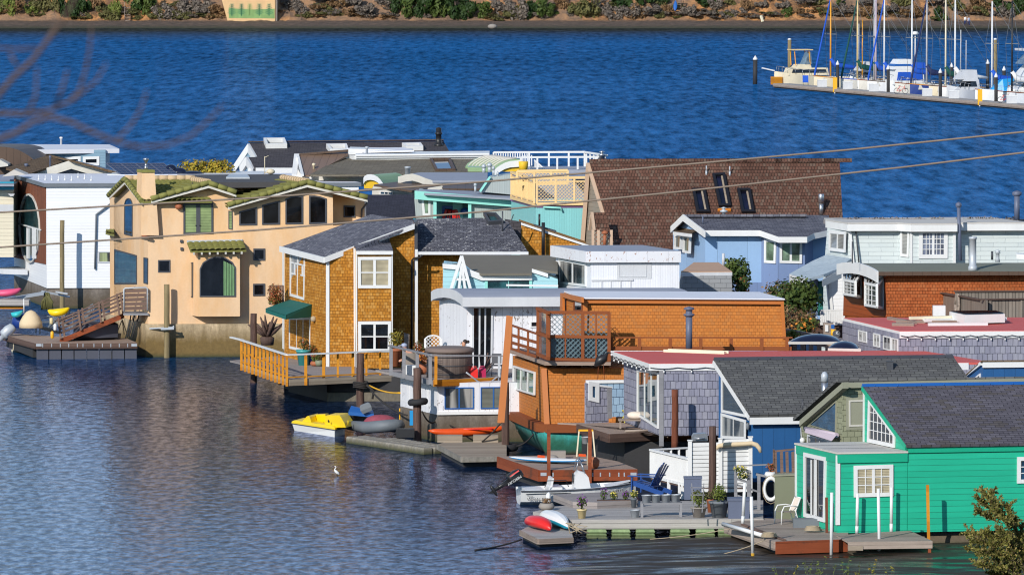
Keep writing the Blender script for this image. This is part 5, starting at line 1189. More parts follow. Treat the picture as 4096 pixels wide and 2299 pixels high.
rslab(HO,[(1420,702),(1890,700),(2002,915),(1900,960),(1400,960)],[(1420,702,325),(1890,700,325),(1420,940,320)],.12,MT['dark_slate']); S=Wall(atY(1500,900,324.5),3); block(HO,S,[(1440,1100),(1440,740),(1890,740),(1960,900),(1960,1100)],V((0,2,0)),MT['grey_groove'])
mb=MB(); mb.extr([atY(1895,985,319),atY(1895,945,319),atY(1915,945,319),atY(1970,1030,319)],V((0,.3,0))); mb.build('roof_flashing',MT['teal_gel'],HO)
fr('C'); c=atY(2200,800,331); HO=house('houseboat with pale grey bowed roof and red brown skirt roof behind the mint porch',c); S=Wall(atY(1880,560,330),3)
block(HO,S,[(1480,900),(1480,640),(1880,700),(1880,560),(2600,560),(2600,900)],V((0,4,0)),MT['off_white'])
o,P=rslab(HO,[(1745,522),(1820,500),(1890,488),(1960,478),(2640,478),(2640,555),(2090,560),(2020,535),(1950,507),(1885,492)],[(2090,560,329.7),(2640,556,329.7),(1960,478,335)],.12,MT['grey_roof'])
seg(HO,S,[(1740,520),(1820,498),(1885,490),(1950,508),(2020,536),(2092,560),(2640,556)],.36,.12,MT['off_white'],'fascia',.15)
o,P=rslab(HO,[(1500,600),(1860,555),(1960,560),(2030,575),(2180,610),(1880,660)],[(1500,600,328.5),(1880,660,327),(1960,560,331)],.1,MT['redmetal'])
fr('E'); o,P=rslab(HO,[(175,465),(600,470),(560,515),(180,515)],[(175,515,327),(560,515,327),(400,468,329)],.1,MT['redmetal'])
fr('C'); seg(HO,S,[(1490,618),(1880,660),(2180,612),(2190,660),(2640,650)],.18,.1,MT['off_white'],'gutter',1.6)
win(HO,S,[(1555,660),(1690,668),(1690,710),(1555,705)],.06,MT['white'],MT['glass_blue'],3,1,.05,pre=.02)
a=S.p(1838,485,-.6); MB().lathe(a,[(.14,-.1),(.14,.26),(.16,.26),(.16,.33),(.12,.34),(.03,.35)],14).build('flue',MT['galv'],HO)
def barrel(parent,pl,arc,length,mat,name='barrel_roof',w=.1):
 P=pl.ps(arc); mb=MB()
 for a,b in zip(P,P[1:]): mb.extr([a,b,b-UZ*w,a-UZ*w],length)
 return mb.build(name,mat,parent)
fr('C'); S=Wall(atY(1480,560,340),8); HO=house('houseboat with two ribbed pale green barrel roofs and yellow end walls',S.p(1700,700))
arc=[(1398,535),(1410,515),(1435,503),(1465,500),(1500,508),(1530,525),(1560,555),(1582,590)]
block(HO,S,[(1400,640)]+[(x,y+6) for x,y in arc]+[(1582,640)],V((0,.5,0)),MT['gold_wall'])
L=S.p(1740,560)-S.p(1582,590); Lv=V((L.x*.95,1.8,0))
barrel(HO,S,[(x-6 if x<1450 else x,y) for x,y in arc],V((1.3,2.6,0)),MT['barrel_green'])
seg(HO,S,[(1392,535),(1405,512),(1432,498),(1465,496),(1500,503),(1532,520),(1564,552),(1590,590)],.3,.1,MT['white'],'arch_trim',.05)
fr('E'); S2=Wall(atY(800,300,341),3)
arc2=[(700,335),(725,310),(760,285),(800,262),(850,247),(900,240),(950,240)]
block(HO,S2,[(715,345)]+[(x,y+8) for x,y in arc2]+[(950,345)],V((0,.5,0)),MT['gold_wall'],'end_wall')
barrel(HO,S2,[(700,330),(720,300),(760,272),(810,245),(860,228),(955,218)],V((-1.6,5,0)),MT['barrel_green'])
seg(HO,S2,[(695,332),(722,303),(760,278),(805,253),(855,238),(958,230)],.34,.1,MT['white'],'arch_trim',.05)
mb=MB(); n=9
for k in range(1,n):
 o_=V((-1.6,5,0))*(k/n); P=S2.ps([(700,330),(720,300),(760,272),(810,245),(860,228),(955,218)]); mb.tube([p+o_+UZ*.03 for p in P],.05,5)
mb.build('roof_rib',MT['pale_roof'],HO)
block(HO,S2,[(430,345),(430,300),(720,310),(720,345)],V((0,2,0)),MT['barrel_green'],'side_wall')
MB().lathe(S2.p(990,330,.3)-UZ*.05,[(.22,0),(.26,.5),(.24,.52)],10).build('planter',MT['gold_wall'],HO)
S=Wall(atY(1200,320,346),3); HO=house('flat topped houseboat with a white railed roof terrace, behind the lattice screen',S.p(1300,500))
q=[S.p(960,325),S.p(1640,325),S.p(1640,325)+V((0,5,0)),S.p(960,325)+V((0,5,0))]; MB().extr([p-UZ*4 for p in q],UZ*4).build('wall',MT['grey_roof'],HO)
S3=Wall(S.p(1620,200,-.1),S.p(1830,185)-S.p(1605,150) if False else V((.35,.94,0)))
mb=MB(); Fp=S
def rl(pl,x0,y0,x1,y1,yb0,yb1,n,w_=.09):
 for i in range(n+1): x=x0+(x1-x0)*i/n; mb.beam(pl.p(x,yb0+(yb1-yb0)*i/n),pl.p(x,y0+(y1-y0)*i/n),w_)
 mb.beam(pl.p(x0,y0),pl.p(x1,y1),.12,.1)
Sb=Wall(S.p(1200,320,-4.5),3)
rl(Sb,690,150,1610,146,320,320,1);
for x in (1048,1246,1446,1606): mb.beam(Sb.p(x,322),Sb.p(x,148),.1)
rl(S,965,200,1720,196,322,322,1,.12)
for x in (1130,1330,1536): mb.beam(S.p(x,322),S.p(x,200),.1)
mb.beam(Sb.p(1606,147),S.p(1830,182),.12,.1); mb.beam(S.p(1830,182),S.p(1720,196),.1,.1)
for k in range(6): p=Sb.p(1606,147).lerp(S.p(1830,182),(k+.5)/6); mb.beam(p,p-UZ*1.7,.08)
for x in range(985,1095,22): mb.beam(S.p(x,322,-1),S.p(x,178,-1),.06)
for k in range(8): mb.beam(S.p(1100+k*14,322,-1.2),S.p(1100+k*14,235+k*11,-1.2),.05)
mb.beam(S.p(1095,225,-1.2),S.p(1205,320,-1.2),.08)
for k in range(14): mb.beam(Sb.p(715+k*24,205,0),Sb.p(715+k*24,158,0),.06)
mb.beam(Sb.p(705,205),Sb.p(1050,200),.06)
mb.build('terrace_railing',MT['white'],HO)
a=S.p(1780,255,.4); MB().lathe(a,[(.16,-.3),(.16,.38),(.19,.38),(.19,.46),(.07,.5),(.07,.56),(.17,.58),(.02,.66)],14).build('flue',MT['steel'],HO)
rslab(HO,[(1440,345),(1640,318),(1690,318),(1690,400),(1440,400)],[(1440,400,344),(1690,400,344),(1640,318,348)],.1,MT['grey_roof'],'skylight_roof')
fr('C'); S=Wall(atY(1700,400,350),2); HO=house('long houseboat with taupe hipped shingle roof, white parapet and small white penthouse',S.p(1700,600))
rslab(HO,[(855,498),(1165,330),(1320,345),(2640,340),(2640,480),(1380,498)],[(1380,498,348),(2640,480,348),(1320,345,352.5)],.12,MT['taupe_shingle'])
block(HO,S,[(880,620),(880,500),(2640,490),(2640,620)],V((0,5,0)),MT['off_white'])
S4=Wall(S.p(1700,330,-2.2),2); block(HO,S4,[(1310,350),(1310,300),(2660,288),(2660,350)],V((0,4,0)),MT['white'],'parapet');
mb=MB();
for y in (306,326): mb.extr(S4.ps([(1312,y),(2660,y-12),(2660,y-4),(1312,y+8)]),S4.n*.12)
mb.build('parapet_moulding',MT['gutter_white'],HO)
L4=Wall(S4.p(1312,320),V0); sheet(HO,L4,[(1160,300),(1312,308),(1312,350),(1160,330)],.1,MT['white'],'parapet')
S5=Wall(S.p(1500,260,-4.5),2); block(HO,S5,[(1245,300),(1245,240),(1880,258),(1880,300)],V((0,3,0)),MT['white'],'penthouse');
rslab(HO,[(1232,232),(1800,225),(1900,256),(1400,268)],[(1400,268,354),(1900,256,354),(1232,232,357)],.08,MT['white_roof'],'penthouse_roof')
mb=MB()
for k in range(15): mb.extr(S5.ps([(1470+k*19,272),(1481+k*19,272),(1481+k*19,288),(1470+k*19,288)]),S5.n*.05)
mb.build('vent_slot',MT['dark_grey'],HO)
P=rpl((1380,498,348),(2640,480,348),(1320,345,352.5)); win(HO,P,[(2060,352),(2268,350),(2320,462),(2118,466)],.14,MT['redmetal'],MT['glass_dark'],1,1,.12,name='skylight')
a=S.p(1428,290,-3); MB().lathe(a,[(.07,0),(.07,.3),(.11,.32),(.11,.38),(.02,.41)],10).build('vent',MT['galv'],HO)
S=Wall(atY(740,400,352),2); HO=house('houseboat with a bronze standing seam metal roof and white barge board',S.p(800,600))
o,P=rslab(HO,[(722,300),(1238,262),(1238,300),(1160,345),(850,505),(775,505)],[(775,505,349),(1000,500,349),(722,300,353)],.1,MT['bronze_metal'])
mb=MB(); mb.beam(atY(722,300,353),atY(1240,258,353),.25,.12); mb.build('ridge_cap',MT['redmetal'],HO)
mb=MB(); mb.beam(atY(722,300,352.8),atY(697,505,350),.28,.12); mb.beam(atY(735,320,352.5),atY(780,505,348.8),.14,.12); mb.build('barge_board',MT['white'],HO)
block(HO,S,[(700,640),(715,330),(740,330),(790,500),(1100,500),(1100,640)],V((0,3,0)),MT['white'])
a=atY(893,420,350.2); MB().lathe(a,[(.06,-.3),(.06,.05),(.1,.07),(.1,.16),(.03,.2)],10).build('vent',MT['boat_tan'],HO)
S=Wall(atY(320,440,365),2); HO=house('large dark grey shingle gabled houseboat with white barge boards and black chimney flue',S.p(900,600)); ur=S.d
er=S.p(305,440); GL2=Wall(er,V0)
o,P=rslab(HO,[(250,182),(2200,165),(2275,300),(2275,445),(310,445),(235,325),(330,322)],[(310,442,364),(2000,442,364),(250,182,370)],.15,MT['grey_dark_shingle']); rf=o
gp=Wall(P.p(252,186,.15),V((-.5,.87,0)));
mb=MB()
def chev(a,b,c,w_=.34):
 for p,q in ((a,b),(b,c)): mb.extr([p,q,q-UZ*w_*1.5,p-UZ*w_*1.5],V((-.12,-.2,0)))
A=[atY(100,412,371),atY(250,188,370),atY(330,318,367)]; chev(A[0],A[1],A[2])
A2=[atY(170,412,367),atY(232,318,366.5),atY(305,440,364.5)]; chev(*A2)
A3=[atY(165,400,369),atY(215,325,368),atY(240,360,367)]; chev(*A3,.2)
mb.build('barge_board',MT['white'],HO)
MB().extr([atY(130,440,371),atY(250,215,370),atY(320,330,367.2),atY(300,480,366)],V((.6,1.5,0))).build('gable_wall',MT['steel_lap'],HO)
block(HO,S,[(228,620),(228,440),(700,440),(700,620)],V((0,5,0)),MT['white'])
mb=MB(); mb.extr([P.p(x,y)+UZ*.05 for x,y in ((308,440),(705,440))]+[P.p(x,y)-UZ*.45 for x,y in ((705,440),(308,440))],S.n*.12); mb.build('fascia',MT['white'],HO)
for pts in ([(388,176),(600,174),(625,235),(412,238)],[(1018,236),(1225,232),(1245,290),(1060,290)],[(1780,226),(1970,222),(1995,258),(1820,260)]): win(rf,P,pts,.14,MT['white'],MT['glass_dark'],1,1,.28,pre=.0,name='skylight')
a=P.p(2150,205,0); MB().lathe(a,[(.3,-.1),(.26,.08),(.17,.12),(.16,.62),(.2,.63),(.2,.74),(.16,.75),(.16,1.0),(.04,1.04)],16).build('flue',MT['black_metal'],HO)
mb=MB(); mb.extr([P.p(250,182)+UZ*.06-ur*.1,P.p(2200,165)+UZ*.06,P.p(2200,165)+UZ*.1+V((0,.25,-.1)),P.p(250,182)+UZ*.1+V((0,.25,-.1))],UZ*.05); mb.build('ridge_cap',MT['redmetal'],rf)
fr('A')
S=Wall(atY(1500,520,357),2); HO=house('low houseboat carrying a tilted rack of dark blue solar panels',S.p(1500,700))
block(HO,S,[(1100,640),(1100,500),(2640,500),(2640,640)],V((0,5,0)),MT['white'])
rslab(HO,[(1080,500),(2640,500),(2640,478),(1100,478)],[(1080,500,356.6),(2640,500,356.6),(1500,478,362)],.08,MT['white_roof'])
Pl_=rpl((1220,508,357),(1780,495,357),(1065,392,359.5))
for i,x in enumerate((0,1,2,3)):
 a=(1065+x*147,392); b=(1065+(x+1)*147-4,391); c=(1220+(x+1)*143-4,506-x*3); d=(1220+x*143,508-x*3)
 f=win(HO,Pl_,[a,b,c,d],.025,MT['slate_paint'],MT['solar'],3,5,.05,.008,name='solar_panel')
for (x,y,r,h) in ((1720,440,60,22),(1800,480,85,32),(1930,498,130,18)):
 c=atY(x,y,358.5); MB().blob(c,r*K*357/FPX,r*K*357/FPX,h*K*357/FPX+.12,14,8).build('dome_skylight',MT['dome_dark'],HO)
hb=MB(); rg_=random.Random(9);
for x in (1920,2040,2160,2225): c=atY(x,440,360); hb.leaves(c,(.85,.7,.55),420,.10,rg_,.4)
o=hb.build('hedge',MT['leaf_yellow'],None); tag(o,'clipped yellow green hedge along the white roof beside the solar panels','hedge');
S=Wall(atY(700,430,372),2); HO=house('steel blue houseboat with an overhanging white flat roof and two white framed windows',S.p(700,700))
block(HO,S,[(230,700),(230,255),(1062,250),(1062,700)],V((0,4,0)),MT['steel_lap'])
q=[S.p(310,250,1.0),S.p(1200,238,1.0)]; z=q[0].z; P=[atZ(310,250,z),atZ(1200,240,z),atZ(1100,196,z),atZ(100,196,z)]
MB().extr(P,UZ*-.25).build('roof',MT['white_roof'],HO)
for x0,x1 in ((650,812),(835,1000)): win(HO,S,[(x0,320),(x1,315),(x1,408),(x0,408)],.16,MT['white'],MT['glass_dark'],1,1,.06)
a=atZ(615,196,z); MB().lathe(a,[(.06,0),(.06,.34),(.1,.35),(.1,.43),(.02,.45)],10).build('vent',MT['white'],HO)
S=Wall(atY(200,400,368),2); HO=house('houseboat with a curved brown standing seam metal roof, at the left edge',S.p(0,700))
arc=[(-250,215),(60,222),(150,235),(240,270),(300,310),(350,350),(350,390)]
barrel(HO,S,[(-250,218),(0,218),(100,228),(180,248),(250,285),(310,325),(355,365)],V((1.0,4.5,0)),MT['redmetal'],'curved_roof'); block(HO,S,[(-250,640),(-250,240),(0,235),(100,245),(180,265),(250,300),(310,335),(340,640)],V((.5,3,0)),MT['redmetal'])
S=Wall(atY(700,480,361),2); HO=house('brown shingle roofed houseboat with a white low gable facing the bay houses',S.p(700,700))
rslab(HO,[(60,430),(500,300),(700,345),(300,490),(260,490)],[(60,430,360),(300,490,358.5),(500,300,364)],.12,MT['brown_shingle'])
rslab(HO,[(500,300),(720,350),(1200,480),(1200,500),(720,352)],[(500,300,364),(720,350,360),(1200,480,360)],.12,MT['brown_shingle'])
block(HO,S,[(330,640),(330,500),(720,385),(1180,500),(1180,640)],V((0,4,0)),MT['slate_paint'])
seg(HO,S,[(285,490),(720,352),(1230,505)],.5,.15,MT['off_white'],'barge_board',.5)
mb=MB(); mb.extr(S.ps([(600,495),(760,440),(985,495)],.0),S.n*.1); mb.build('gable_board',MT['grey_board'],HO)
for x,y,r in ((265,480,.09),(505,400,.055)): a=atY(x,y,360.5); MB().lathe(a,[(r,-.3),(r,.38),(r*1.3,.4),(r*1.3,.5),(.02,.52)],10).build('vent',MT['slate_paint'],HO)
mb=MB(); mb.extr([atY(20,520,352),atY(140,450,352),atY(260,500,352)],V((0,2,0))); mb.build('roof_lantern',MT['pale_roof'],HO)
S=Wall(atY(70,800,353),2); HO=house('cream lap sided houseboat with a teal roof edge beside the dark wood front',S.p(0,1100))
block(HO,S,[(-200,1330),(-200,600),(136,600),(136,1330)],V((0,5,0)),MT['cream_lap'])
rslab(HO,[(-220,560),(0,500),(140,500),(140,600),(-220,600)],[(-220,590,352.5),(140,585,352.5),(0,500,357)],.1,MT['grey_roof'])
seg(HO,S,[(-220,575),(140,570)],.45,.12,MT['teal_gel'],'fascia',.4); mb=MB(); mb.extr(S.ps([(-200,800),(136,800),(136,870),(-200,870)]),S.n*.12); mb.build('band_board',MT['grey_white'],HO)
MB().extr(S.ps([(80,690),(150,690),(140,710),(110,715)],.1),S.n*.4).build('window_hood',MT['grey_white'],HO)
MB().extr([atY(-60,430,366),atY(80,415,366),atY(80,395,366),atY(0,352,366),atY(-60,360,366)],V((0,2,0))).build('roof_box',MT['off_white'],HO)
fr('K')
pc=atY(560,1340,287); PWl=Wall(pc,3); PLl=Wall(pc,V0); HO=house('periwinkle blue houseboat with slate roof and white framed bay window',pc+V((4,2,0)))
ct=PWl.p(555,835); ap=PLl.p(345,690); bk=PLl.p(232,788); pb=V((pc.x,pc.y,.9))
xr=PWl.p(1800,840); L_=(xr-ct).dot(PWl.d)
MB().extr([pb,ct,ap,bk,V((bk.x,bk.y,.9))],PWl.d*L_).build('wall',MT['peri_board'],HO)
P=pl3(PWl.p(555,806,.35),PWl.p(1100,806,.35),PLl.p(345,650)); n_=P.n
rf=MB().extr(P.ps([(340,648),(1800,655),(1800,806),(1650,836),(1580,872),(1292,872),(1102,806),(556,806)]),-n_*.14).build('roof',MT['slate_shingle'],HO)
P2=pl3(PLl.p(340,648,.3),PLl.p(340,648,.3)+PWl.d,PLl.p(220,768,.3)); MB().extr([PLl.p(340,648,.3),PLl.p(220,768,.3),PLl.p(220,768,.3)+PWl.d*L_,PLl.p(340,648,.3)+PWl.d*L_],UZ*-.12).build('roof',MT['slate_shingle'],HO)
mb=MB()
a,b,c=PLl.p(218,768,.34),PLl.p(342,648,.34),PLl.p(558,812,.34)
for p,q in ((a,b),(b,c)): mb.extr([p,q,q-UZ*.3,p-UZ*.3],PLl.n*.06)
ev=P.ps([(556,808),(1102,808),(1292,874),(1580,874),(1650,838),(1800,806)])
for p,q in zip(ev,ev[1:]): mb.extr([p,q,q-UZ*.26,p-UZ*.26],PWl.n*.06)
mb.build('fascia',MT['white'],HO)
BYp=Wall(PWl.p(1400,1000,.75),3)
q=BYp.ps([(1285,890),(1560,890)]); s0=PWl.p(1120,890); s1=PWl.p(1640,890)
MB().extr([V((p.x,p.y,.9)) for p in (q[0],q[1],s1,s0)],UZ*(q[0].z-.9)).build('bay',MT['slateblue'],HO)
sheet(HO,PWl,[(1140,1160),(1280,1160),(1280,1500),(1140,1500)],.05,MT['slateblue'],'wall_panel'); sheet(HO,PWl,[(560,1330),(1140,1330),(1140,1500),(560,1500)],.05,MT['slateblue'],'wall_panel')
win(HO,BYp,[(1305,902),(1532,906),(1527,1142),(1303,1136)],.11,MT['white'],MT['shade_green'],2,1,.06,.1)
SBp=Wall(s0,p1=q[0]); win(HO,SBp,[(1156,895),(1276,902),(1270,1142),(1154,1134)],.12,MT['white'],MT['shade_green'],1,1,.06)
WB=Wall(PLl.p(380,950,.25),V0)
win(HO,WB,[(262,846),(330,852),(322,1000),(255,995)],.1,MT['white'],MT['curtain_green'],1,1,.1); win(HO,WB,[(350,856),(418,868),(412,1042),(344,1030)],.1,MT['white'],MT['curtain_green'],1,1,.1)
MB().extr([PLl.p(235,815,.0),PLl.p(240,835,.5),PLl.p(410,858,.6),PLl.p(475,828,.1),PLl.p(300,797,.0)],UZ*.08).build('window_hood',MT['brown_shingle'],HO)
mb=MB().beam(PLl.p(240,838,.55),PLl.p(412,860,.62),.1,.14); mb.build('hood_trim',MT['white'],HO)
sheet(HO,PWl,[(1145,1376),(1450,1382),(1450,1402),(1145,1398)],.1,MT['white'],'fence_rail')
a=P.p(742,650,.1); MB().lathe(a,[(.08,-.4),(.08,.1),(.17,.12),(.17,.18),(.07,.22),(.07,.28),(.15,.3),(.02,.35)],10).build('vent',MT['galv'],rf)
a=P.p(532,745,0); MB().tube([a,a+UZ*.35],.03,8).build('vent',MT['slate_paint'],rf)
mb=MB(); c=PWl.p(1245,1290,.35);
for dx,dz_,r in ((0,.3,.14),(-.1,.15,.12),(.1,.12,.12),(0,-.1,.15),(-.08,-.3,.12),(.1,-.38,.13),(0,-.5,.1)): mb.blob(c+V((dx,0,dz_)),r,.08,r,7,5)
tag(mb.build('wall_ornament',MT['bark'],None),'brown wooden figure hung on the slate blue wall below the bay window','ornament')
fr('L')
mc=atY(800,620,279); MW=Wall(mc,3); ML=Wall(mc,V0); HO=house('pale mint white shake sided houseboat with slanted bay and shingled porch roof',mc+V((6,3,0)))
A=MW.ps([(856,700),(2640,700),(2640,250),(800,262)]); B=[ML.p(545,620),ML.p(600,250)]
zb=.9;
mb=MB(); bb=[V((A[0].x,A[0].y,zb)),V((A[1].x,A[1].y,zb)),V((A[1].x-1.4,A[1].y+5,zb)),V((B[0].x-.3,B[0].y,zb))]
tt=[V((A[3].x,A[3].y,A[3].z)),V((A[1].x,A[1].y,A[3].z)),V((A[1].x-1.4,A[1].y+5,A[3].z)),V((B[1].x,B[1].y,A[3].z))]
mb.loft([bb,tt],True,False); mb.build('wall',MT['mint_shake'],HO)
By=Wall(MW.p(1650,400,.8),3); q=By.ps([(1448,300),(1888,300)]); s0=MW.p(1305,300); s1=MW.p(1895,300)
MB().extr([V((p.x,p.y,zb)) for p in (q[0],q[1],s1,s0)],UZ*(A[3].z-zb)).build('bay',MT['mint_shake'],HO)
Sb=Wall(s0,p1=q[0]); win(HO,Sb,[(1340,292),(1432,300),(1422,575),(1338,565)],.12,MT['white'],MT['blind_grey'],1,1,.06)
win(HO,By,[(1518,300),(1808,296),(1806,585),(1515,588)],.17,MT['white'],glass('glass_sky',(.16,.19,.26)),6,4,.06,.03,wide={3:3.5})
MLw=Wall(ML.p(700,420,.12),V0); win(HO,MLw,[(622,302),(788,318),(782,528),(620,508)],.14,MT['white'],MT['blind_grey'],2,1,.06,.06)
sheet(HO,MW,[(800,262),(832,262),(870,640),(842,640)],.08,MT['white'],'corner_trim',off=.05); sheet(HO,By,[(1430,285),(1452,285),(1452,640),(1430,640)],.05,MT['white'],'corner_trim'); sheet(HO,By,[(1862,285),(1888,285),(1888,640),(1862,640)],.05,MT['white'],'corner_trim')
zr=A[3].z
cr=[ML.p(580,222),MW.p(800,245,.4),MW.p(1305,240,.4),By.p(1440,252,.35),By.p(1905,245,.35),MW.p(1935,238,.4),MW.p(2640,232,.4)]
mb=MB()
for p,r_ in zip(cr,cr[1:]):
 p=V((p.x,p.y,zr)); r_=V((r_.x,r_.y,zr)); mb.extr([p+UZ*.12,r_+UZ*.12,r_-UZ*.2,p-UZ*.2],MW.n*-.12)
mb.build('cornice',MT['white'],HO)
pp=[V((p.x,p.y,zr+.1)) for p in cr]; MB().extr(pp+[pp[-1]+V((-1.4,5,0)),pp[0]+V((0,1.5,0))],UZ*.06).build('roof',MT['pale_roof'],HO)
bk1=Wall(MW.p(1500,200,-3),3); mb=MB(); mb.extr(bk1.ps([(560,240),(2640,240),(2640,196),(760,186),(560,200)]),V((0,.3,0))); mb.build('roof_parapet',paint('grey_lead',srgb(136,132,134),.8,.2),HO)
rg_=random.Random(4); mb=MB()
for i in range(46): a=bk1.p(760+rg_.uniform(0,1850),192,.0); mb.leaves(a,(.22,.15,.12),8,.06,rg_,.2)
mb.build('gravel_weed',MT['leaf_grey'],HO)
for x,y0,y1,r in ((1918,610,75,.075),(2505,200,-40,.12)):
 pl_=Wall(MW.p(1900,300,.95 if x<2000 else -2.5),3); mb=MB().tube([pl_.p(x+18 if x<2000 else x,y0),pl_.p(x,y1)],r,12); mb.lathe(pl_.p(x,y1),[(r*1.1,0),(r*1.7,.05),(r*1.7,.16),(r*1.2,.2),(.02,.24)],12); mb.build('flue',MT['slate_paint'],HO)
MB().tube([MW.p(880,280,.1),MW.p(915,630,.2)],.035,6).build('cable',MT['dark_grey'],HO)
P=pl3(ML.p(838,590,.2),ML.p(585,545,.2),atY(215,745,276)); n_=P.n if P.n.z>0 else -P.n
MB().extr(P.ps([(215,742),(440,615),(590,548),(838,588),(705,690),(560,748),(385,795)]),-n_*.12).build('porch_roof',MT['mint_roof'],HO)
fp=[P.p(x,y) for x,y in ((215,745),(385,795),(560,750))]; mb=MB(); mb.extr([fp[0],fp[1],fp[1]-UZ*.35,fp[0]-UZ*.5],V((0,-.08,0)));
d0,d1=P.p(545,800),P.p(740,695); mb.extr([d0+UZ*.0,d1,d1-UZ*.38,d0-UZ*.3],V((0,-.12,0))); mb.build('porch_trim',MT['white'],HO)
LW3=Wall(atY(700,1000,275.2),3)
block(HO,LW3,[(640,1240),(600,800),(700,700),(790,690),(790,1240)],V((0,2,0)),MT['white_lap'],'porch_wall'); block(HO,LW3,[(400,1160),(405,800),(510,810),(510,1160)],V((0,1.0,0)),MT['slateblue'],'porch_wall')
block(HO,LW3,[(250,1150),(262,800),(410,800),(410,1150)],V((0,1.5,0)),MT['white_lap'],'porch_wall'); sheet(HO,LW3,[(605,800),(632,800),(655,1110),(628,1110)],.06,MT['white'],'corner_trim')
win(HO,LW3,[(330,820),(405,815),(405,1000),(330,990)],.06,MT['white'],MT['glass_dark'],1,1,.05); sheet(HO,LW3,[(505,815),(558,810),(552,1165),(500,1160)],.05,paint('door_teal',srgb(30,110,104),.5,.06),'door')
mb=MB(); F=Wall(LW3.p(600,1100,1.2),3)
for x0,x1,y0,y1 in ((180,500,1115,1180),(525,760,1110,1250)):
 mb.beam(F.p(x0,y0),F.p(x1,y0-6),.1,.06)
 for k in range(int((x1-x0)/22)): mb.beam(F.p(x0+8+k*22,y0),F.p(x0+8+k*22,y1),.08)
 mb.beam(F.p(x0,y1),F.p(x1,y1),.06)
mb.build('porch_railing',MT['white'],HO)
MB().extr(F.ps([(160,1180),(770,1255),(770,1400),(160,1400)],-.1),V((0,2,0))).build('porch_deck',MT['dark_timber'],HO)
rc=atY(1190,1175,264); RW=Wall(rc,3); zr=RW.p(1190,735).z; a=atZ(780,690,zr); b=atZ(1180,770,zr); RV=V((a.x-b.x,a.y-b.y,0)).normalized(); RL=Wall(rc,RV)
HO=house('redwood shingled houseboat with moss grey bowed roof and two white garden windows',rc+V((5,2,0)))
rb=V((rc.x,rc.y,.8)); bl2=RL.p(775,900); rd=(V((bl2.x,bl2.y,.8))-rb).length
MB().extr([rb,rb+RV*rd,rb+RV*rd+RW.d*16,rb+RW.d*16],UZ*(zr-.8)).build('wall',MT['redwood'],HO)
sheet(HO,RL,[(775,700),(1190,770),(1190,1175),(762,1165)],.03,lined('redwood_lap',srgb(156,74,30),.21,gap=.05,var=.15),'wall_siding');
arc=[(708,690),(708,650),(760,640),(850,635),(930,648),(1010,685),(1070,730),(1112,772)]
RLo=Wall(RL.p(1100,760,.45),RV)
AP=RLo.ps([(708,655),(760,642),(850,636),(930,646),(1010,672),(1070,700),(1112,728)]); mb=MB()
for p,q in zip(AP,AP[1:]): mb.extr([p,q,q-UZ*.12,p-UZ*.12],RW.d*17)
mb.build('bowed_roof',MT['mossgrey_roof'],HO)
mb=MB()
for p,q in zip(AP,AP[1:]): mb.extr([p+UZ*.05,q+UZ*.05,q-UZ*.42,p-UZ*.42],RLo.n*.08)
mb.build('bow_fascia',MT['white'],HO)
MB().extr([AP[i]-UZ*.1-RLo.n*.45 for i in range(len(AP))]+[RL.p(1190,790),RL.p(775,730)],RL.n*.06).build('gable_wall',MT['redwood_lap'],HO)
e=AP[-1]; mb=MB(); mb.extr([e+UZ*.03+RW.n*.02,e+UZ*.03+RW.n*.02+RW.d*17,e-UZ*.13+RW.n*.02+RW.d*17,e-UZ*.13+RW.n*.02],RW.n*.06); mb.build('gutter',MT['redmetal'],HO)
Pr=pl3(AP[-1],AP[-1]+RW.d,AP[-3])
a=Pr.p(2060,685,.1); MB().lathe(a,[(.2,-.1),(.18,.08),(.145,.1),(.145,1.2),(.17,1.21),(.17,1.3),(.03,1.31)],14).build('flue',MT['galv'],HO)
a=Pr.p(2310,600,.1); MB().lathe(a,[(.11,-.1),(.08,.06),(.08,.26),(.13,.28),(.09,.33),(.13,.38),(.02,.41)],12).build('vent',MT['galv'],HO); a=Pr.p(2255,600,.1); MB().tube([a,a+UZ*.35],.05,8).build('vent',MT['dark_grey'],HO); a=Pr.p(848,635,.1); MB().tube([a,a+UZ*.9],.03,6).build('vent',MT['dark_grey'],HO)
MB().extr([Pr.p(2500,590),Pr.p(2700,610),Pr.p(2700,585),Pr.p(2500,580)],UZ*.2).build('roof_hatch',MT['white'],HO)
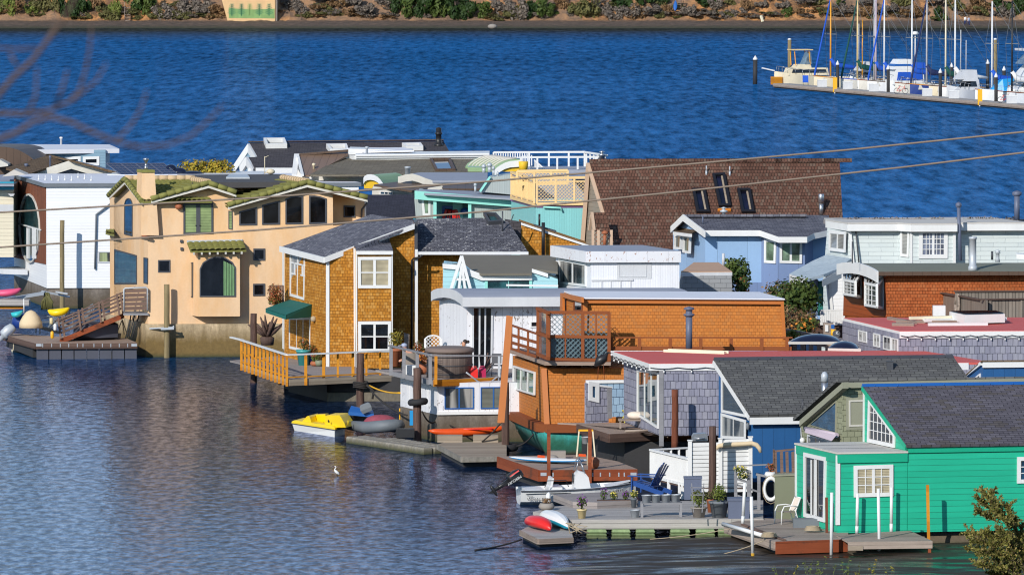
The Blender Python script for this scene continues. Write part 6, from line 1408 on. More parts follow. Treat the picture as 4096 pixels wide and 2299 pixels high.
for P_ in ([(770,730),(945,742),(945,978),(770,945)],[(985,765),(1168,780),(1168,1090),(985,1055)]):
 out=.55; p=[RL.p(x,y) for x,y in P_]; f=[RL.p(x,y) for x,y in ((P_[0][0],P_[0][1]+70),(P_[1][0]-60,P_[1][1]+95),(P_[2][0]-60,P_[2][1]-15),(P_[3][0],P_[3][1]))]
 q0=[v+RL.n*.02 for v in p]; q1=[RL.p(P_[0][0]-4,P_[0][1]+72,out),RL.p(P_[0][0]+110,P_[0][1]+95,out),RL.p(P_[0][0]+112,P_[2][1]-18,out),RL.p(P_[3][0]-4,P_[3][1]-2,out)]
 mb=MB()
 for i in range(4): mb.beam(q0[i],q0[(i+1)%4],.12); mb.beam(q1[i],q1[(i+1)%4],.1); mb.beam(q0[i],q1[i],.1)
 for k in range(1,4): mb.beam(q1[0].lerp(q1[3],k/4)+RL.n*.02,q1[1].lerp(q1[2],k/4)+RL.n*.02,.025)
 for k in range(1,3): mb.beam(q1[0].lerp(q1[1],k/3.5)+RL.n*.02,q1[3].lerp(q1[2],k/3.5)+RL.n*.02,.025)
 for k in range(1,4): mb.beam(q0[0].lerp(q0[1],k/4),q1[0].lerp(q1[1],k/4),.03)
 w_=mb.build('garden_window',MT['white'],HO)
 mb=MB(); mb.loft([[v.lerp(sum(q0,V())/4,.03) for v in q0],[v.lerp(sum(q1,V())/4,.03) for v in q1]],True,False); mb.build('pane',MT['curtain_white'],w_)
fc=atY(2170,1180,258.5); FWp=Wall(fc,3); FLp=Wall(fc,RV)
t=thing('roof_fence','weathered grey board fence enclosing a roof deck beside the redwood wall','fence',V((fc.x,fc.y,fc.z)))
mb=MB(); mb.extr(FLp.ps([(2200,1200),(1690,1150),(1655,925),(2200,1008)]),FLp.n*-.05); mb.extr(FWp.ps([(2175,1260),(2640,1260),(2640,1000),(2175,1005)]),FWp.n*-.05)
Fb=Wall(FWp.p(2200,950,-3.2),3); mb.extr(Fb.ps([(1900,1060),(2640,1060),(2640,918),(1880,920)]),V((0,.05,0))); mb.build('fence_board',MT['fence_grey'],t)
mb=MB(); mb.beam(FLp.p(1650,915,.05),FLp.p(2130,1000,.05),.16,.05); mb.beam(FWp.p(2120,1000,.05),FWp.p(2640,992,.05),.16,.05); mb.beam(Fb.p(1870,918),Fb.p(2640,915),.16,.05); mb.build('fence_cap',MT['dark_timber'],t)
for x in (2235,2555): MB().extr(FWp.ps([(x-14,1260),(x+14,1260),(x+14,1005),(x-14,1005)]),FWp.n*.06).build('fence_post',MT['fence_grey'],t)
mb=MB(); c=FLp.p(1905,1055,.1)
ring=[c+FLp.d*.26*math.cos(i*.628)+UZ*.5*math.sin(i*.628) for i in range(11)]; mb.tube(ring,.06,6); mb.tube([c-UZ*.4,c+UZ*.3],.05,6); tag(mb.build('driftwood_wreath',MT['old_wood'],None),'oval driftwood wreath hanging on the weathered roof fence','wreath')
# ================================================================== DOCKS, PILES, BOATS AND THINGS ON THEM
def dockpoly(name,label,pts,z,th,mat,group='floating docks'):
 P=[atZ(x,y,z) for x,y in pts]; c=sum(P,V())/len(P)
 t=thing(name,label,'dock',V((c.x,c.y,0)),group)
 MB().extr(P,UZ*-.05).build('decking',mat,t); return t,P
def skirt(t,P,idx,z0,h,mat,name='fascia',out=.06):
 mb=MB()
 for i in idx:
  a,b=P[i],P[(i+1)%len(P)]; n_=V(((b-a).y,-(b-a).x,0)).normalized(); n_=n_ if n_.dot(CAM-a)>0 else -n_
  mb.extr([a-UZ*z0,b-UZ*z0,b-UZ*(z0+h),a-UZ*(z0+h)],n_*out)
 return mb.build(name,mat,t)
def under(t,P,k,zb,zt,mat,name='float'):
 c=sum(P,V())/len(P); MB().extr([V((c.x+(p.x-c.x)*k,c.y+(p.y-c.y)*k,zb)) for p in P],UZ*(zt-zb)).build(name,mat,t)
fr('O')
t,P=dockpoly('floating_dock','long grey plank dock on pale green floats, crowded with planters',[(600,802),(975,884),(2576,878),(2900,872),(2900,690),(1560,700),(800,752)],.62,.3,MT['dock_grey'])
skirt(t,P,[0,1,2],.004,.33,MT['dock_grey'])
under(t,P,.9,.2,.5,MT['hull_dark'],'underframe')
for x,w_ in ((1225,205),(1470,190),(1715,195),(2065,200),(2320,195),(2530,170)):
 c=atZ(x,1075,.0); W_=w_*K*c.y/FPX; mb=MB(); rr=[]
 for yy,zz in ((0,-.2),(-.02,.02),(.03,.06),(.0,.12),(.05,.16),(.0,.22),(.04,.3)): rr.append([V((c.x-W_/2+yy,c.y+yy,zz)),V((c.x+W_/2-yy,c.y+yy,zz)),V((c.x+W_/2-yy,c.y+1.2,zz)),V((c.x-W_/2+yy,c.y+1.2,zz))])
 mb.loft(rr,True,False).build('float',MT['green_float'],t)
P2=[atZ(x,y,.84) for x,y in ((788,632),(1562,596),(1640,690),(1230,712),(985,705))]
st=MB().extr(P2,UZ*-.24).build('step',MT['deck_grey'],t)
t,P=dockpoly('floating_dock','small stained grey dock carrying two upturned kayaks',[(462,990),(640,1078),(985,1062),(960,950),(640,905)],.3,.3,MT['dock_grey'])
skirt(t,P,[0,1],.004,.18,MT['old_wood']); under(t,P,.93,-.2,.2,MT['hull_dark'])
t,P=dockpoly('floating_dock','rust red edged dock with two tall posts, behind the white motor boat',[(235,250),(650,386),(1632,376),(1440,300),(1100,232)],.75,.3,MT['deck_brown'])
skirt(t,P,[0,1],.004,.42,MT['rust_board']); under(t,P,.9,-.2,.4,MT['hull_dark'])
F=Wall(P[1],p1=P[2])
for x in (785,1185,1262,1355,1447,1502): MB().extr(F.ps([(x-6,412),(x+6,412),(x+6,452),(x-6,452)],.065),F.n*.01).build('bracket',MT['galv'],t)
for x in (690,1595): MB().extr(F.ps([(x-30,412),(x+30,412),(x+30,445),(x-30,445)],.065),F.n*.01).build('bracket',MT['galv'],t)
fr('J')
for x,y0 in ((742,928),(1156,915)):
 a=F.p(x,y0,.12); b=V((a.x,a.y,.15)); po=MB().beam(b,a,.13).build('post',MT['rust_board'],t)
 MB().beam(a-UZ*1.0+V((-.15,0,0)),a-UZ*1.0+V((-.42,0,.02)),.09).build('peg',MT['orange_gel'],po)
fr('I')
t,P=dockpoly('floating_dock','pale concrete dock slab with frayed mooring lines, below the orange kayak',[(1640,1070),(1885,1200),(2330,1190),(2330,1040),(1700,1052)],.42,.2,MT['deck_tan'])
skirt(t,P,[0,1],.004,.2,MT['dock_float']); under(t,P,.9,-.2,.25,MT['hull_dark'])
t=thing('floating_dock','knobbly grey plastic cube dock under the inflatable dinghy','dock',atZ(1200,1080,0),'floating docks')
rg_=random.Random(11); pA=atZ(760,985,.28); pB=atZ(1600,1110,.28); d=(pB-pA); L_=d.length; d.normalize(); w_=V((-d.y,d.x,0)); n=int(L_/.5)
rows=[]
for i in range(n):
 for j in range(3 if i>2 else 2):
  mb=MB(); c=pA+d*(i+.5)*.5+w_*(j*.5); c.z=-.12
  q=[c+d*(sx*.235)+w_*(sy*.235) for sx,sy in ((-.8,-1),(.8,-1),(1,-.8),(1,.8),(.8,1),(-.8,1),(-1,.8),(-1,-.8))]
  k=.86
  mb.loft([[p for p in q],[p+UZ*.32 for p in q],[c+(p-c)*k+UZ*.38 for p in q]],True,False); mb.build('cube',MT['dock_float'],t)
fr('B')
t,P=dockpoly('floating_dock','brown edged dock on black floats below the villa gangway',[(40,850),(360,938),(1382,932),(1268,885),(560,868),(140,838)],.78,.3,MT['deck_brown'])
skirt(t,P,[0,1],.004,.27,MT['dark_timber'])
F=Wall(P[1],p1=P[2])
for x in (430,520,607,692,778,835,945,1030,1115,1200,1285): MB().extr(F.ps([(x-4,940),(x+4,940),(x+4,975),(x-4,975)],.065),F.n*.01).build('bracket',MT['galv'],t)
for x in (390,1350): MB().extr(F.ps([(x-28,942),(x+28,942),(x+28,968),(x-28,968)],.065),F.n*.01).build('bracket',MT['galv'],t)
for i in range(8):
 x0=365+i*127; MB().extr([F.p(x0+4,992,-.1),F.p(x0+121,992,-.1),F.p(x0+121,1100,-.1),F.p(x0+4,1100,-.1)],-F.n*1.0).build('float',MT['tarp_dark'],t)
G_=Wall(P[1],p1=P[0]); MB().extr([G_.p(70,905,-.1),G_.p(330,985,-.1),G_.p(330,1080,-.1),G_.p(60,970,-.1)],-G_.n*1.0).build('float',MT['hull_dark'],t)
gY=307.6
t=thing('gangway','weathered brown gangway ramp with slatted rails, rising to the villa door','gangway',atY(900,800,gY)); t.location.z=.8; WL[t.name]=V(t.location)
a=atY(600,895,gY); b=atY(1215,645,gY+.6); wv=V((.1,1.25,0))
MB().extr([a,b,b-UZ*.26,a-UZ*.26],wv).build('ramp',MT['rust_board'],t)
mb=MB(); off=V((0,-.05,0))
def tt(f,h): return a.lerp(b,f)+UZ*h+off
for s_ in (V((0,0,0)),wv):
 for h in (.22,.42,.62,.8): mb.extr([tt(0,h)+s_,tt(1,h)+s_,tt(1,h+.1)+s_,tt(0,h+.1)+s_],V((0,.03,0)))
 for f in (.02,.35,.68,.98): mb.beam(tt(f,0)+s_-V((0,.04,0)),tt(f,1.02)+s_-V((.12,.04,0)),.09)
 mb.beam(tt(-.08,.95)+s_,tt(1.18,1.02)+s_,.12,.06)
mb.build('slatted_rail',MT['ramp_wood'],t)
Pp=Wall(atY(1240,620,gY+.3),2)
pl=[Pp.p(1240,635),Pp.p(1495,635)]; MB().extr([pl[0],pl[1],pl[1]-UZ*.1,pl[0]-UZ*.1],V((0,1.6,0))).build('landing',MT['grey_board'],t)
mb=MB()
for k in range(5): mb.extr(Pp.ps([(1258,395+k*44),(1480,388+k*44),(1480,422+k*44),(1258,430+k*44)]),Pp.n*.03)
mb.build('landing_slat',MT['ramp_wood'],t)
mb=MB().tube([Pp.p(1248,620,.06),Pp.p(1248,392,.06),Pp.p(1262,384,.06),Pp.p(1470,376,.06),Pp.p(1484,390,.06),Pp.p(1484,605,.06)],.04,8); mb.build('landing_rail',MT['galv'],t)
for i,(x0,y0,x1,y1) in enumerate(((1320,640,1280,880),(1360,640,1300,870),(1400,650,1330,880))): MB().tube([atY(x0,y0,gY+1),atY(x1,y1,gY+.8)],.035,6).build('brace',MT['hull_dark'],t)
t=thing('floating_dock','grey metal dock ramp at the far left, beside the pink kayak','dock',atY(200,520,338),'floating docks')
a=atY(-60,510,337); b=atY(440,425,338); MB().extr([a,b,b-UZ*.14,a-UZ*.14],V((0,1.2,0))).build('ramp',MT['galv'],t)
MB().extr([atY(-60,500,336),atY(290,505,336),atY(290,560,336),atY(-60,560,336)],V((0,1.2,0))).build('decking',MT['dock_grey'],t); MB().extr([atY(-60,565,336.2),atY(230,570,336.2),atY(230,592,336.2),atY(-60,592,336.2)],V((0,1,0))).build('float',MT['rail_orange'],t)
mb=MB().beam(atY(420,415,339),atY(700,470,339.5),.12,.1).beam(atY(560,420,339),atY(680,440,339),.08).beam(atY(440,430,339),atY(520,560,339.2),.05); mb.build('hinge_frame',MT['galv'],t)
mb=MB(); rg_=random.Random(1)
for i in range(16): x=480+rg_.uniform(-60,60); p=atY(470+rg_.uniform(-20,20),430,338.2); mb.tube([p,atY(x,520,338.2),atY(x+rg_.uniform(-15,15),600,338.2)],.06,5)
tag(mb.build('seaweed_lines',MT['leaf_olive'],None),'bundle of weed grown mooring lines hanging at the far left dock','mooring lines')
fr('Q')
t,P=dockpoly('floating_dock','weathered plank dock with a rusty red fascia, before the green cottage door',[(760,1118),(1262,1292),(1992,1268),(1995,1180),(1850,1130),(1500,1075),(1000,1050)],.57,.3,MT['old_wood'])
skirt(t,P,[0],.004,.3,MT['old_wood']); skirt(t,P,[1],.004,.42,MT['rust_board']); under(t,P,.92,-.3,.3,MT['hull_dark'])
fr('R')
t,P=dockpoly('floating_dock','weathered plank dock at the side wall of the green cottage',[(803,1108),(1652,1098),(1432,996),(1000,1015),(690,1045)],.6,.3,MT['old_wood'])
skirt(t,P,[0],.004,.24,MT['old_wood']); under(t,P,.85,-.2,.2,MT['grey_float'])
F=Wall(P[0],p1=P[1]); MB().extr(F.ps([(805,1150),(955,1150),(955,1195),(805,1195)],.07),F.n*.02).build('patch_board',MT['deck_tan'],t); MB().beam(F.p(1625,1275,.1),F.p(1625,1180,.1),.1).build('post',MT['rust_board'],t)
for i,(fn,x0,y0,x1,y1,Y,lab) in enumerate((('R',642,612,635,1306,211.3,'white rust footed guide pole before the green cottage corner board'),('R',902,620,894,1022,214.0,'short white guide pole below the left end of the cottage window'),('R',1110,572,1125,1296,211.8,'tall white guide pole with yellow foot before the cottage window'),('R',1244,560,1240,1005,214.2,'white guide pole under the right end of the cottage window'),
 ('Q',955,700,932,1112,215.5,'white pole behind the corner of the rusty dock, left of its twin'),('Q',1020,842,1036,1444,210.5,'white rust footed pole in the mud left of the rusty dock'))):
 fr(fn); a=atY(x0,y0,Y); b=atY(x1,y1,Y);
 if i in (0,2,5): b=b-UZ*.3
 t=thing('guide_pole',lab,'pole',b,'white guide poles of the near dock'); MB().tube([b+(a-b)*.18,a],.055,10).build('shaft',MT['gel_white'],t); MB().tube([b,b+(a-b)*.18],.058,10).build('pole_foot',MT['rust_yellow'] if i in (0,2,5) else MT['gel_white'],t)
fr('R')
a=atY(1605,535,213.8); b=atY(1616,1085,213.8); tag(MB().beam(b,a,.10).build('wooden_stake',MT['rail_orange'],None),'tall bare timber stake before the plain green side wall','stake')
a=atY(588,662,214.2); b=atY(592,1018,214.2); tag(MB().beam(b,a,.09).build('wooden_stake',MT['pile_red'],None),'short red brown stake beside the green cottage sliding door','stake')
def pile(fn,xc,yt,yb,wpx,Y,mat,lab,tyre=None,lean=0,split=None):
 fr(fn); a=atY(xc+lean,yt,Y); b=atY(xc,yb,Y); b.z=min(b.z,-.5) if b.z<1.2 else b.z; r=wpx*cur[2]*Y/FPX/2
 t=thing('mooring_pile',lab,'mooring pile',V((b.x,b.y,b.z)),'wooden mooring piles')
 rg_=random.Random(int(xc)); prof=[b.lerp(a,i/8)+V((rg_.uniform(-.01,.01),0,0)) for i in range(9)]
 MB().tube(prof,[r*(1.08-.08*i/8) for i in range(9)],14).build('trunk',MT[mat],t)
 return t,r
pile('B',1678,345,1085,56,307.5,'pile_tan','green tinged mooring pile standing before the peach villa wall')
fr('B'); p=atY(1690,785,307.2); t=thing('pile_bracket','galvanised steel pile guide bolted to the concrete float of the villa','bracket',p); mb=MB().beam(atY(1510,788,307.9),atY(1755,775,307.3),.12,.06).beam(atY(1620,792,307.2),atY(1750,788,307.2),.1,.1).beam(atY(1745,760,307.3),atY(1745,800,307.3),.06); mb.build('guide_arm',MT['galv'],t)
pile('B',625,-300,585,46,344.6,'pile_tan','tan mooring pile standing before the white lap wall')
pile('D',288,890,1560,66,291,'pile_wood','grey split mooring pile behind the cedar deck railing corner')
pile('I',858,160,850,78,267.5,'pile_wood','dark mooring pile bound with rope, right of the yellow pedal boat');
fr('I'); mb=MB(); c=atY(862,470,267.3)
for k in range(4): mb.tube([c+V((.30*math.cos(u_*.628),.30*math.sin(u_*.628),-.12+k*.07+.03*math.sin(u_*.628*2))) for u_ in range(11)],.035,6)
mb.tube([c+V((.25,-.25,0)),c+V((.55,-.2,-.25)),c+V((.5,-.2,-.6))],.05,6); tag(mb.build('rope_coil',MT['rope_dark'],None),'dark rope wound round the pile right of the pedal boat','rope')
t,r=pile('I',1432,305,1085,82,257.5,'pile_wood','mooring pile with a tyre high on it, before the hot tub deck')
fr('I')
def tyre(c,R_,r_,lab,tilt=0):
 mb=MB(); rings=[]
 for i in range(20):
  an=2*math.pi*i/20; e=V((math.cos(an),math.sin(an),0)); z=tilt*math.cos(an)
  rings.append([c+e*(R_+r_*math.cos(2*math.pi*k/10)*.8)+UZ*(r_*.9*math.sin(2*math.pi*k/10)+z) for k in range(10)])
 rings.append(rings[0]); mb.loft(rings,False); return tag(mb.build('tyre',MT['rubber'],None),lab,'tyre')
tyre(atY(1438,645,257.5),.30,.15,'black tyre fender round the pile before the hot tub deck',.03)
pile('J',307,450,1150,76,252.0,'pile_wood','dark mooring pile before the left corner of the pumpkin house'); fr('J'); tyre(atY(315,1106,252.0),.36,.16,'large black tyre at the foot of the pile before the pumpkin house',.02)
pile('J',2012,522,1120,66,239.3,'pile_red','red brown mooring pile before the lavender shake wall')
pile('Q',628,135,800,74,228.0,'pile_wood','dark mooring pile rising between the two white board panels')
fr('Q')
FP=Wall(atY(700,800,229.3),3); dz=FP.p(700,790).z
t=thing('deck_fence','white board fence with capped posts round a small deck before the blue house','fence',FP.p(700,790))
for x0,x1,y0,y1 in ((420,700,300,800),(722,1005,265,800)):
 mb=MB(); n=12
 for k in range(n):
  ya=y0+(y1-y0)*k/n; yb_=y0+(y1-y0)*(k+1)/n-5; mb.extr(FP.ps([(x0,ya+4),(x1,ya-2),(x1,yb_-2),(x0,yb_+4)]),FP.n*(-.03))
 mb.build('board_panel',MT['white'],t); MB().extr(FP.ps([(x0,y0),(x1,y0-4),(x1,y1),(x0,y1)],-.05),FP.n*-.01).build('backing',MT['grey_pot'],t)
for x,y0 in ((402,282),(708,262),(1010,245)):
 po=MB().beam(FP.p(x,800),FP.p(x,y0),.14).build('post',MT['white'],t); MB().beam(FP.p(x,y0),FP.p(x,y0-10),.19).build('post_cap',MT['white'],po)
zt_=FP.p(395,455).z; l=atZ(8,372,zt_); r_=FP.p(390,462)
mb=MB(); mb.beam(l,r_,.14,.07); hB=(460-730)/-1*K*229/FPX; mb.beam(l-UZ*hB,r_-UZ*hB,.08,.1)
for k in range(27): q=l.lerp(r_,k/26); mb.beam(q-UZ*(hB+.05),q,.085,.03)
l2=l+V((1.4,1.2,0)); mb.beam(l,l2+V((1.0,.3,0)),.1,.06)
for k in range(8): q=l.lerp(l2+V((1.0,.3,0)),(k+.5)/8); mb.beam(q-UZ*1.0,q,.08,.04)
mb.build('balustrade',MT['white'],t)
MB().extr([l-UZ*(hB+.0),r_-UZ*(hB+.0),FP.p(1010,735),FP.p(1010,735)+V((0,2.2,0)),l-UZ*hB+V((.5,3,0))],UZ*-.12).build('deck',MT['dark_timber'],t)
for k,x in enumerate((90,190,300,330)): q=l.lerp(r_,(x-8)/382); MB().beam(q-UZ*(hB+.55),q-UZ*hB,.12).build('deck_post',MT['white'],t)
mb=MB().tube([FP.p(x,y,.22) for x,y in ((665,365),(690,335),(760,322),(860,318),(960,312),(1020,306),(1070,322),(1100,355),(1112,400))],[.06,.08,.09,.09,.085,.085,.09,.08,.05],10)
tag(mb.build('canvas_bundle',MT['canvas'],None),'rolled beige canvas bundle lashed along the white fence top','canvas bundle')
q=FP.p(500,300,-1.2); mb=MB(); fr('Q')
t=thing('barbecue_grill','black and steel lidded grill behind the white fence','grill',q-UZ*1.0)
A=FP.ps([(422,285),(582,280),(582,240),(560,208),(440,214),(422,245)],-1.0); MB().extr(A,V((0,.6,0))).build('lid',MT['steel'],t); MB().tube([FP.p(450,262,-.9),FP.p(556,258,-.9)],.03,6).build('handle',MT['steel'],t); MB().extr(FP.ps([(430,285),(575,280),(575,420),(430,420)],-1.0),V((0,.5,0))).build('cabinet',MT['black_metal'],t)
S=Wall(atY(1360,1085,221.5),3)
t=thing('storage_locker','tall sage green locker between the grey stand and the green cottage','locker',S.p(1360,1085))
MB().extr(S.ps([(1258,1082),(1475,1082),(1475,632),(1258,632)]),V((0,1,0))).build('cabinet',MT['sage_box'],t); MB().extr(S.ps([(1248,640),(1480,632),(1480,615),(1248,624)],.04),V((0,1.1,0))).build('lid',MT['olive_trim'],t)
t=thing('slat_screen','dark brown vertical slat screen standing above the sage locker','screen',S.p(1360,620,-.5)); mb=MB()
mb.extr(S.ps([(1240,380),(1478,355),(1478,372),(1240,398)],-.5),V((0,.06,0)));
for x in (1262,1325,1380,1440): mb.extr(S.ps([(x-18,395),(x+12,388),(x+18,605),(x-12,615)],-.5),V((0,.05,0)))
mb.extr(S.ps([(1236,640),(1256,640),(1256,370),(1236,370)],-.5),V((0,.08,0))); mb.build('slat',MT['ramp_wood'],t)
t=thing('planter_stand','grey painted stand with shelves of flower boxes before the blue wall','plant stand',atY(930,860,222)); S2=Wall(atY(930,860,222),3); mb=MB()
for x0,y0,y1 in ((862,545,870),(992,585,1010),(1095,625,1000),(1005,600,960)): mb.beam(S2.p(x0,y1),S2.p(x0,y0),.11)
mb.beam(S2.p(845,540,.05),S2.p(1012,592,.05),.12,.08); mb.beam(S2.p(1068,618),S2.p(1250,655),.1,.08); mb.beam(S2.p(865,660,.0),S2.p(985,700,.0),.08); mb.beam(S2.p(870,830),S2.p(1060,900),.08); mb.beam(S2.p(905,532,-.8),S2.p(1240,518,-.8),.05,.05)
mb.beam(S2.p(865,720,.0),S2.p(1080,790,.0),.06)
mb.build('stand_frame',MT['grey_board'],t)
mb=MB(); mb.extr(S2.ps([(868,610),(975,640),(975,660),(868,628)],.06),V((0,.3,0))); mb.build('flower_box',MT['dark_grey'],t)
rg_=random.Random(21)
def plant(lab,c,h,w,mat,flower=None,name='plant',n=160,size=.05,group=None,pot=None,cat='plant'):
 t=thing(name,lab,cat,c,group)
 z=0
 if pot:
  kind,pr,ph,pm=pot; z=ph
  prof={'taper':[(pr*.7,0),(pr*.95,ph*.85),(pr*1.08,ph*.86),(pr*1.08,ph),(pr*.9,ph),(pr*.85,ph*.9)],'bowl':[(pr*.5,0),(pr*.95,ph*.3),(pr,ph*.6),(pr*.8,ph),(pr*.7,ph),(pr*.65,ph*.9)]}[kind]
  MB().lathe(c,prof,16).build('pot',MT[pm],t); MB().lathe(c+UZ*ph*.86,[(pr*.8,0),(pr*.8,.02),(.01,.03)],12).build('soil',MT['bark'],t)
 mb=MB(); mb.leaves(c+UZ*(z+h*.5),(w/2,w/2,h*.55),n,size,rg_,.2,asp=.4)
 for k in range(7):
  an=rg_.uniform(0,6.28); mb.tube([c+UZ*z,c+V((math.cos(an)*w*.3,math.sin(an)*w*.3,z+h*.9))],.012,4)
 mb.build('foliage',MT[mat],t)
 if flower:
  mb=MB(); mb.leaves(c+UZ*(z+h*.7),(w/2,w/2,h*.45),int(n*.45),size*.9,rg_,.6); mb.build('blossom',MT[flower],t)
 return t
def at(x,y,z): return atZ(x,y,z)
plant('white and yellow blooms in the upper box of the grey stand',S2.p(910,610,.1),.25,.5,'leaf_mid','flower_yellow',n=90); plant('yellow blooms on the lower shelf of the grey stand',S2.p(935,665,.1),.22,.45,'leaf_mid','flower_yellow',n=80)
plant('small pink succulent on the grey railing above the life ring',S2.p(1210,650,.1),.3,.35,'leaf_red',n=80,pot=('bowl',.2,.2,'white'))
c=S2.p(1218,765,.25); mb=MB(); rings=[]
for i in range(21):
 an=2*math.pi*i/20; e=V((math.cos(an)*.72,0,math.sin(an))); rings.append([c+V((e.x*.32,0,e.z*.38))+V((e.x*.075*math.cos(2*math.pi*k/8),-.075*math.sin(2*math.pi*k/8),e.z*.075*math.cos(2*math.pi*k/8))) for k in range(8)])
t=thing('life_ring','white life ring with rope hanging on the grey stand','life ring',c); mb.loft(rings,False); mb.build('ring',MT['gel_white'],t)
mb=MB(); mb.tube([c+V((math.cos(a_*.52)*.30,-.03,math.sin(a_*.52)*.50-.02)) for a_ in range(13)],.012,5); mb.build('grab_rope',MT['rope'],t)
fr('O')
plant('cream pot of lavender near the dock corner, above the kayaks',at(1075,872,.62),.45,.42,'leaf_mid','flower_purple','potted_plant',120,.05,'potted plants on the planter dock',('taper',.17,.32,'cream_pot'))
plant('grey stone bowl of dry grass at the left end of the dock',at(720,790,.62),.18,.34,'leaf_brown',None,'potted_plant',70,.05,'potted plants on the planter dock',('bowl',.28,.25,'stone'))
fr('Q')
plant('grey green pot with a yellow leaved bush, left of the grey urn',at(492,1050,.62),.55,.62,'leaf_fresh','leaf_olive','potted_plant',260,.055,'potted plants on the planter dock',('taper',.27,.36,'stone')); plant('large grey urn with a leafy green bush, before the dark pile',at(695,1050,.62),.62,.5,'leaf_fresh',None,'potted_plant',260,.06,'potted plants on the planter dock',('taper',.34,.56,'grey_pot'))
plant('rust brown tall jar with trailing stems between two big pots',at(605,1000,.62),.3,.3,'leaf_olive',None,'potted_plant',60,.05,'potted plants on the planter dock',('taper',.12,.45,'terra'))
t=thing('trellis','thin grey wooden trellis in the bush pot','trellis',at(480,1000,.9)); mb=MB(); c=at(480,1000,.95)
for dx in (-.15,.15): mb.beam(c+V((dx,0,0)),c+V((dx*1.4,0,1.0)),.03)
for z in (.6,.85): mb.beam(c+V((-.25,0,z)),c+V((.25,0,z)),.03)
mb.build('lath',MT['grey_board'],t)
c=at(890,1055,.62); t=thing('deck_box','lavender grey lidded deck box beside the grey stand','box',c); MB().box(c,.72,.6,.62).build('body',MT['slate_paint'],t); MB().box(c+UZ*.62,.78,.66,.08).build('lid',MT['slate_paint'],t)
c=at(440,900,.62); t=thing('deck_box','tall grey bin behind the yellow leaved bush','box',c+V((0,1.2,0))); c=c+V((0,1.2,0)); MB().box(c,.62,.5,.75).build('body',MT['slate_paint'],t); MB().box(c+UZ*.75,.66,.54,.06).build('lid',MT['slate_paint'],t)
fr('O')
A=[at(1228,760,.62),at(1565,755,.62)]; t=thing('planter_box','long brown trough planter with three flowering clumps','planter',A[0]); B_=Wall(A[0],p1=A[1]); W_=(A[1]-A[0]).length
MB().extr([A[0],A[1],A[1]+UZ*.24,A[0]+UZ*.24],V((0,.35,0))).build('trough',MT['dark_timber'],t)
for f,fl,lab in ((.2,'flower_purple','purple flower clump at the left of the brown trough'),(.5,'flower_yellow','pale yellow flower clump in the middle of the brown trough'),(.86,'flower_purple','low purple flower clump at the right of the brown trough')):
 plant(lab,A[0].lerp(A[1],f)+V((0,.17,.22)),.3 if f!=.2 else .42,.3,'leaf_mid',fl,'flower_clump',90,.045,'flowers in the brown trough')
plant('slim grey can with a yellow flowering plant, right of the trough',at(1597,765,.62),.25,.28,'leaf_fresh','flower_yellow','potted_plant',80,.045,'potted plants on the planter dock',('taper',.11,.34,'grey_pot'))
def bucket(lab,c,r=.17,h=.26):
 t=thing('bucket',lab,'bucket',c,'galvanised buckets on the dock'); MB().lathe(c,[(r*.78,0),(r,h),(r*1.05,h),(r*.92,h-.02),(r*.72,.03),(.01,.03)],16).build('pail',MT['galv'],t)
 MB().tube([c+V((r*math.cos(a_*.5236),-.02-.04*math.sin(a_*.5236),h-.1*math.sin(a_*.5236))) for a_ in range(7)],.01,5).build('handle',MT['steel'],t); return t
b0=bucket('galvanised bucket standing on the dock by the bench leg',at(1610,862,.62))
Bz=1.12; bf=at(1660,752,Bz) if False else None
c0=at(1680,862,.62); c1=at(2070,855,.62); t=thing('bench','low grey wooden bench holding a row of galvanised buckets','bench',c0)
hb=.42; MB().extr([c0+UZ*hb,c1+UZ*hb,c1+UZ*hb+V((0,.55,0)),c0+UZ*hb+V((0,.55,0))],UZ*.07).build('top',MT['grey_board'],t)
for q in (c0,c1,c0+V((0,.5,0)),c1+V((0,.5,0))): MB().beam(q,q+UZ*(hb+.06),.09).build('leg',MT['grey_board'],t)
for f,lab in ((.12,'leftmost bucket of the four on the grey bench'),(.36,'second bucket from the left on the grey bench'),(.62,'third bucket from the left on the grey bench'),(.87,'rightmost bucket of the four on the grey bench')): dup(b0,c0.lerp(c1,f)+V((0,.25,hb+.07)),lab)
def adirondack(lab,c,rz,mat,group):
 t=thing('adirondack_chair',lab,'chair',V((0,0,0)),group)
 mb=MB()
 for k in range(5): mb.extr([V((-.3,-.28+.14*k-.02,.38-.03*k)),V((.3,-.28+.14*k-.02,.38-.03*k)),V((.3,-.28+.14*k+.1,.36-.03*k)),V((-.3,-.28+.14*k+.1,.36-.03*k))],UZ*.025)
 mb.build('seat',mat,t)
 mb=MB()
 for k in range(5): x=-.28+.14*k; h=1.0-.06*abs(k-2); mb.extr([V((x-.055,.28,.26)),V((x+.055,.28,.26)),V((x*1.15+.055,.62,h)),V((x*1.15-.055,.62,h))],V((0,.03,.01)))
 mb.build('backrest',mat,t)
 for s_ in (-1,1):
  MB().beam(V((s_*.36,-.3,0)),V((s_*.36,-.3,.55)),.1,.04).build('leg',mat,t); MB().beam(V((s_*.33,-.32,.36)),V((s_*.33,.75,.04)),.04,.14).build('leg',mat,t)
  MB().extr([V((s_*.3,-.42,.56)),V((s_*.46,-.42,.56)),V((s_*.44,.5,.56)),V((s_*.3,.5,.56))],UZ*.03).build('armrest',mat,t)
 t.location=c; t.rotation_euler=(0,0,rz); WL[t.name]=V(c); return t
ch=adirondack('royal blue slatted deck chair at the end of the white motor boat',at(1720,640,.62)+V((0,.6,0)),R(-115),MT['chair_blue'],'wooden deck chairs');
ch.scale=(1.15,1.15,1.15)
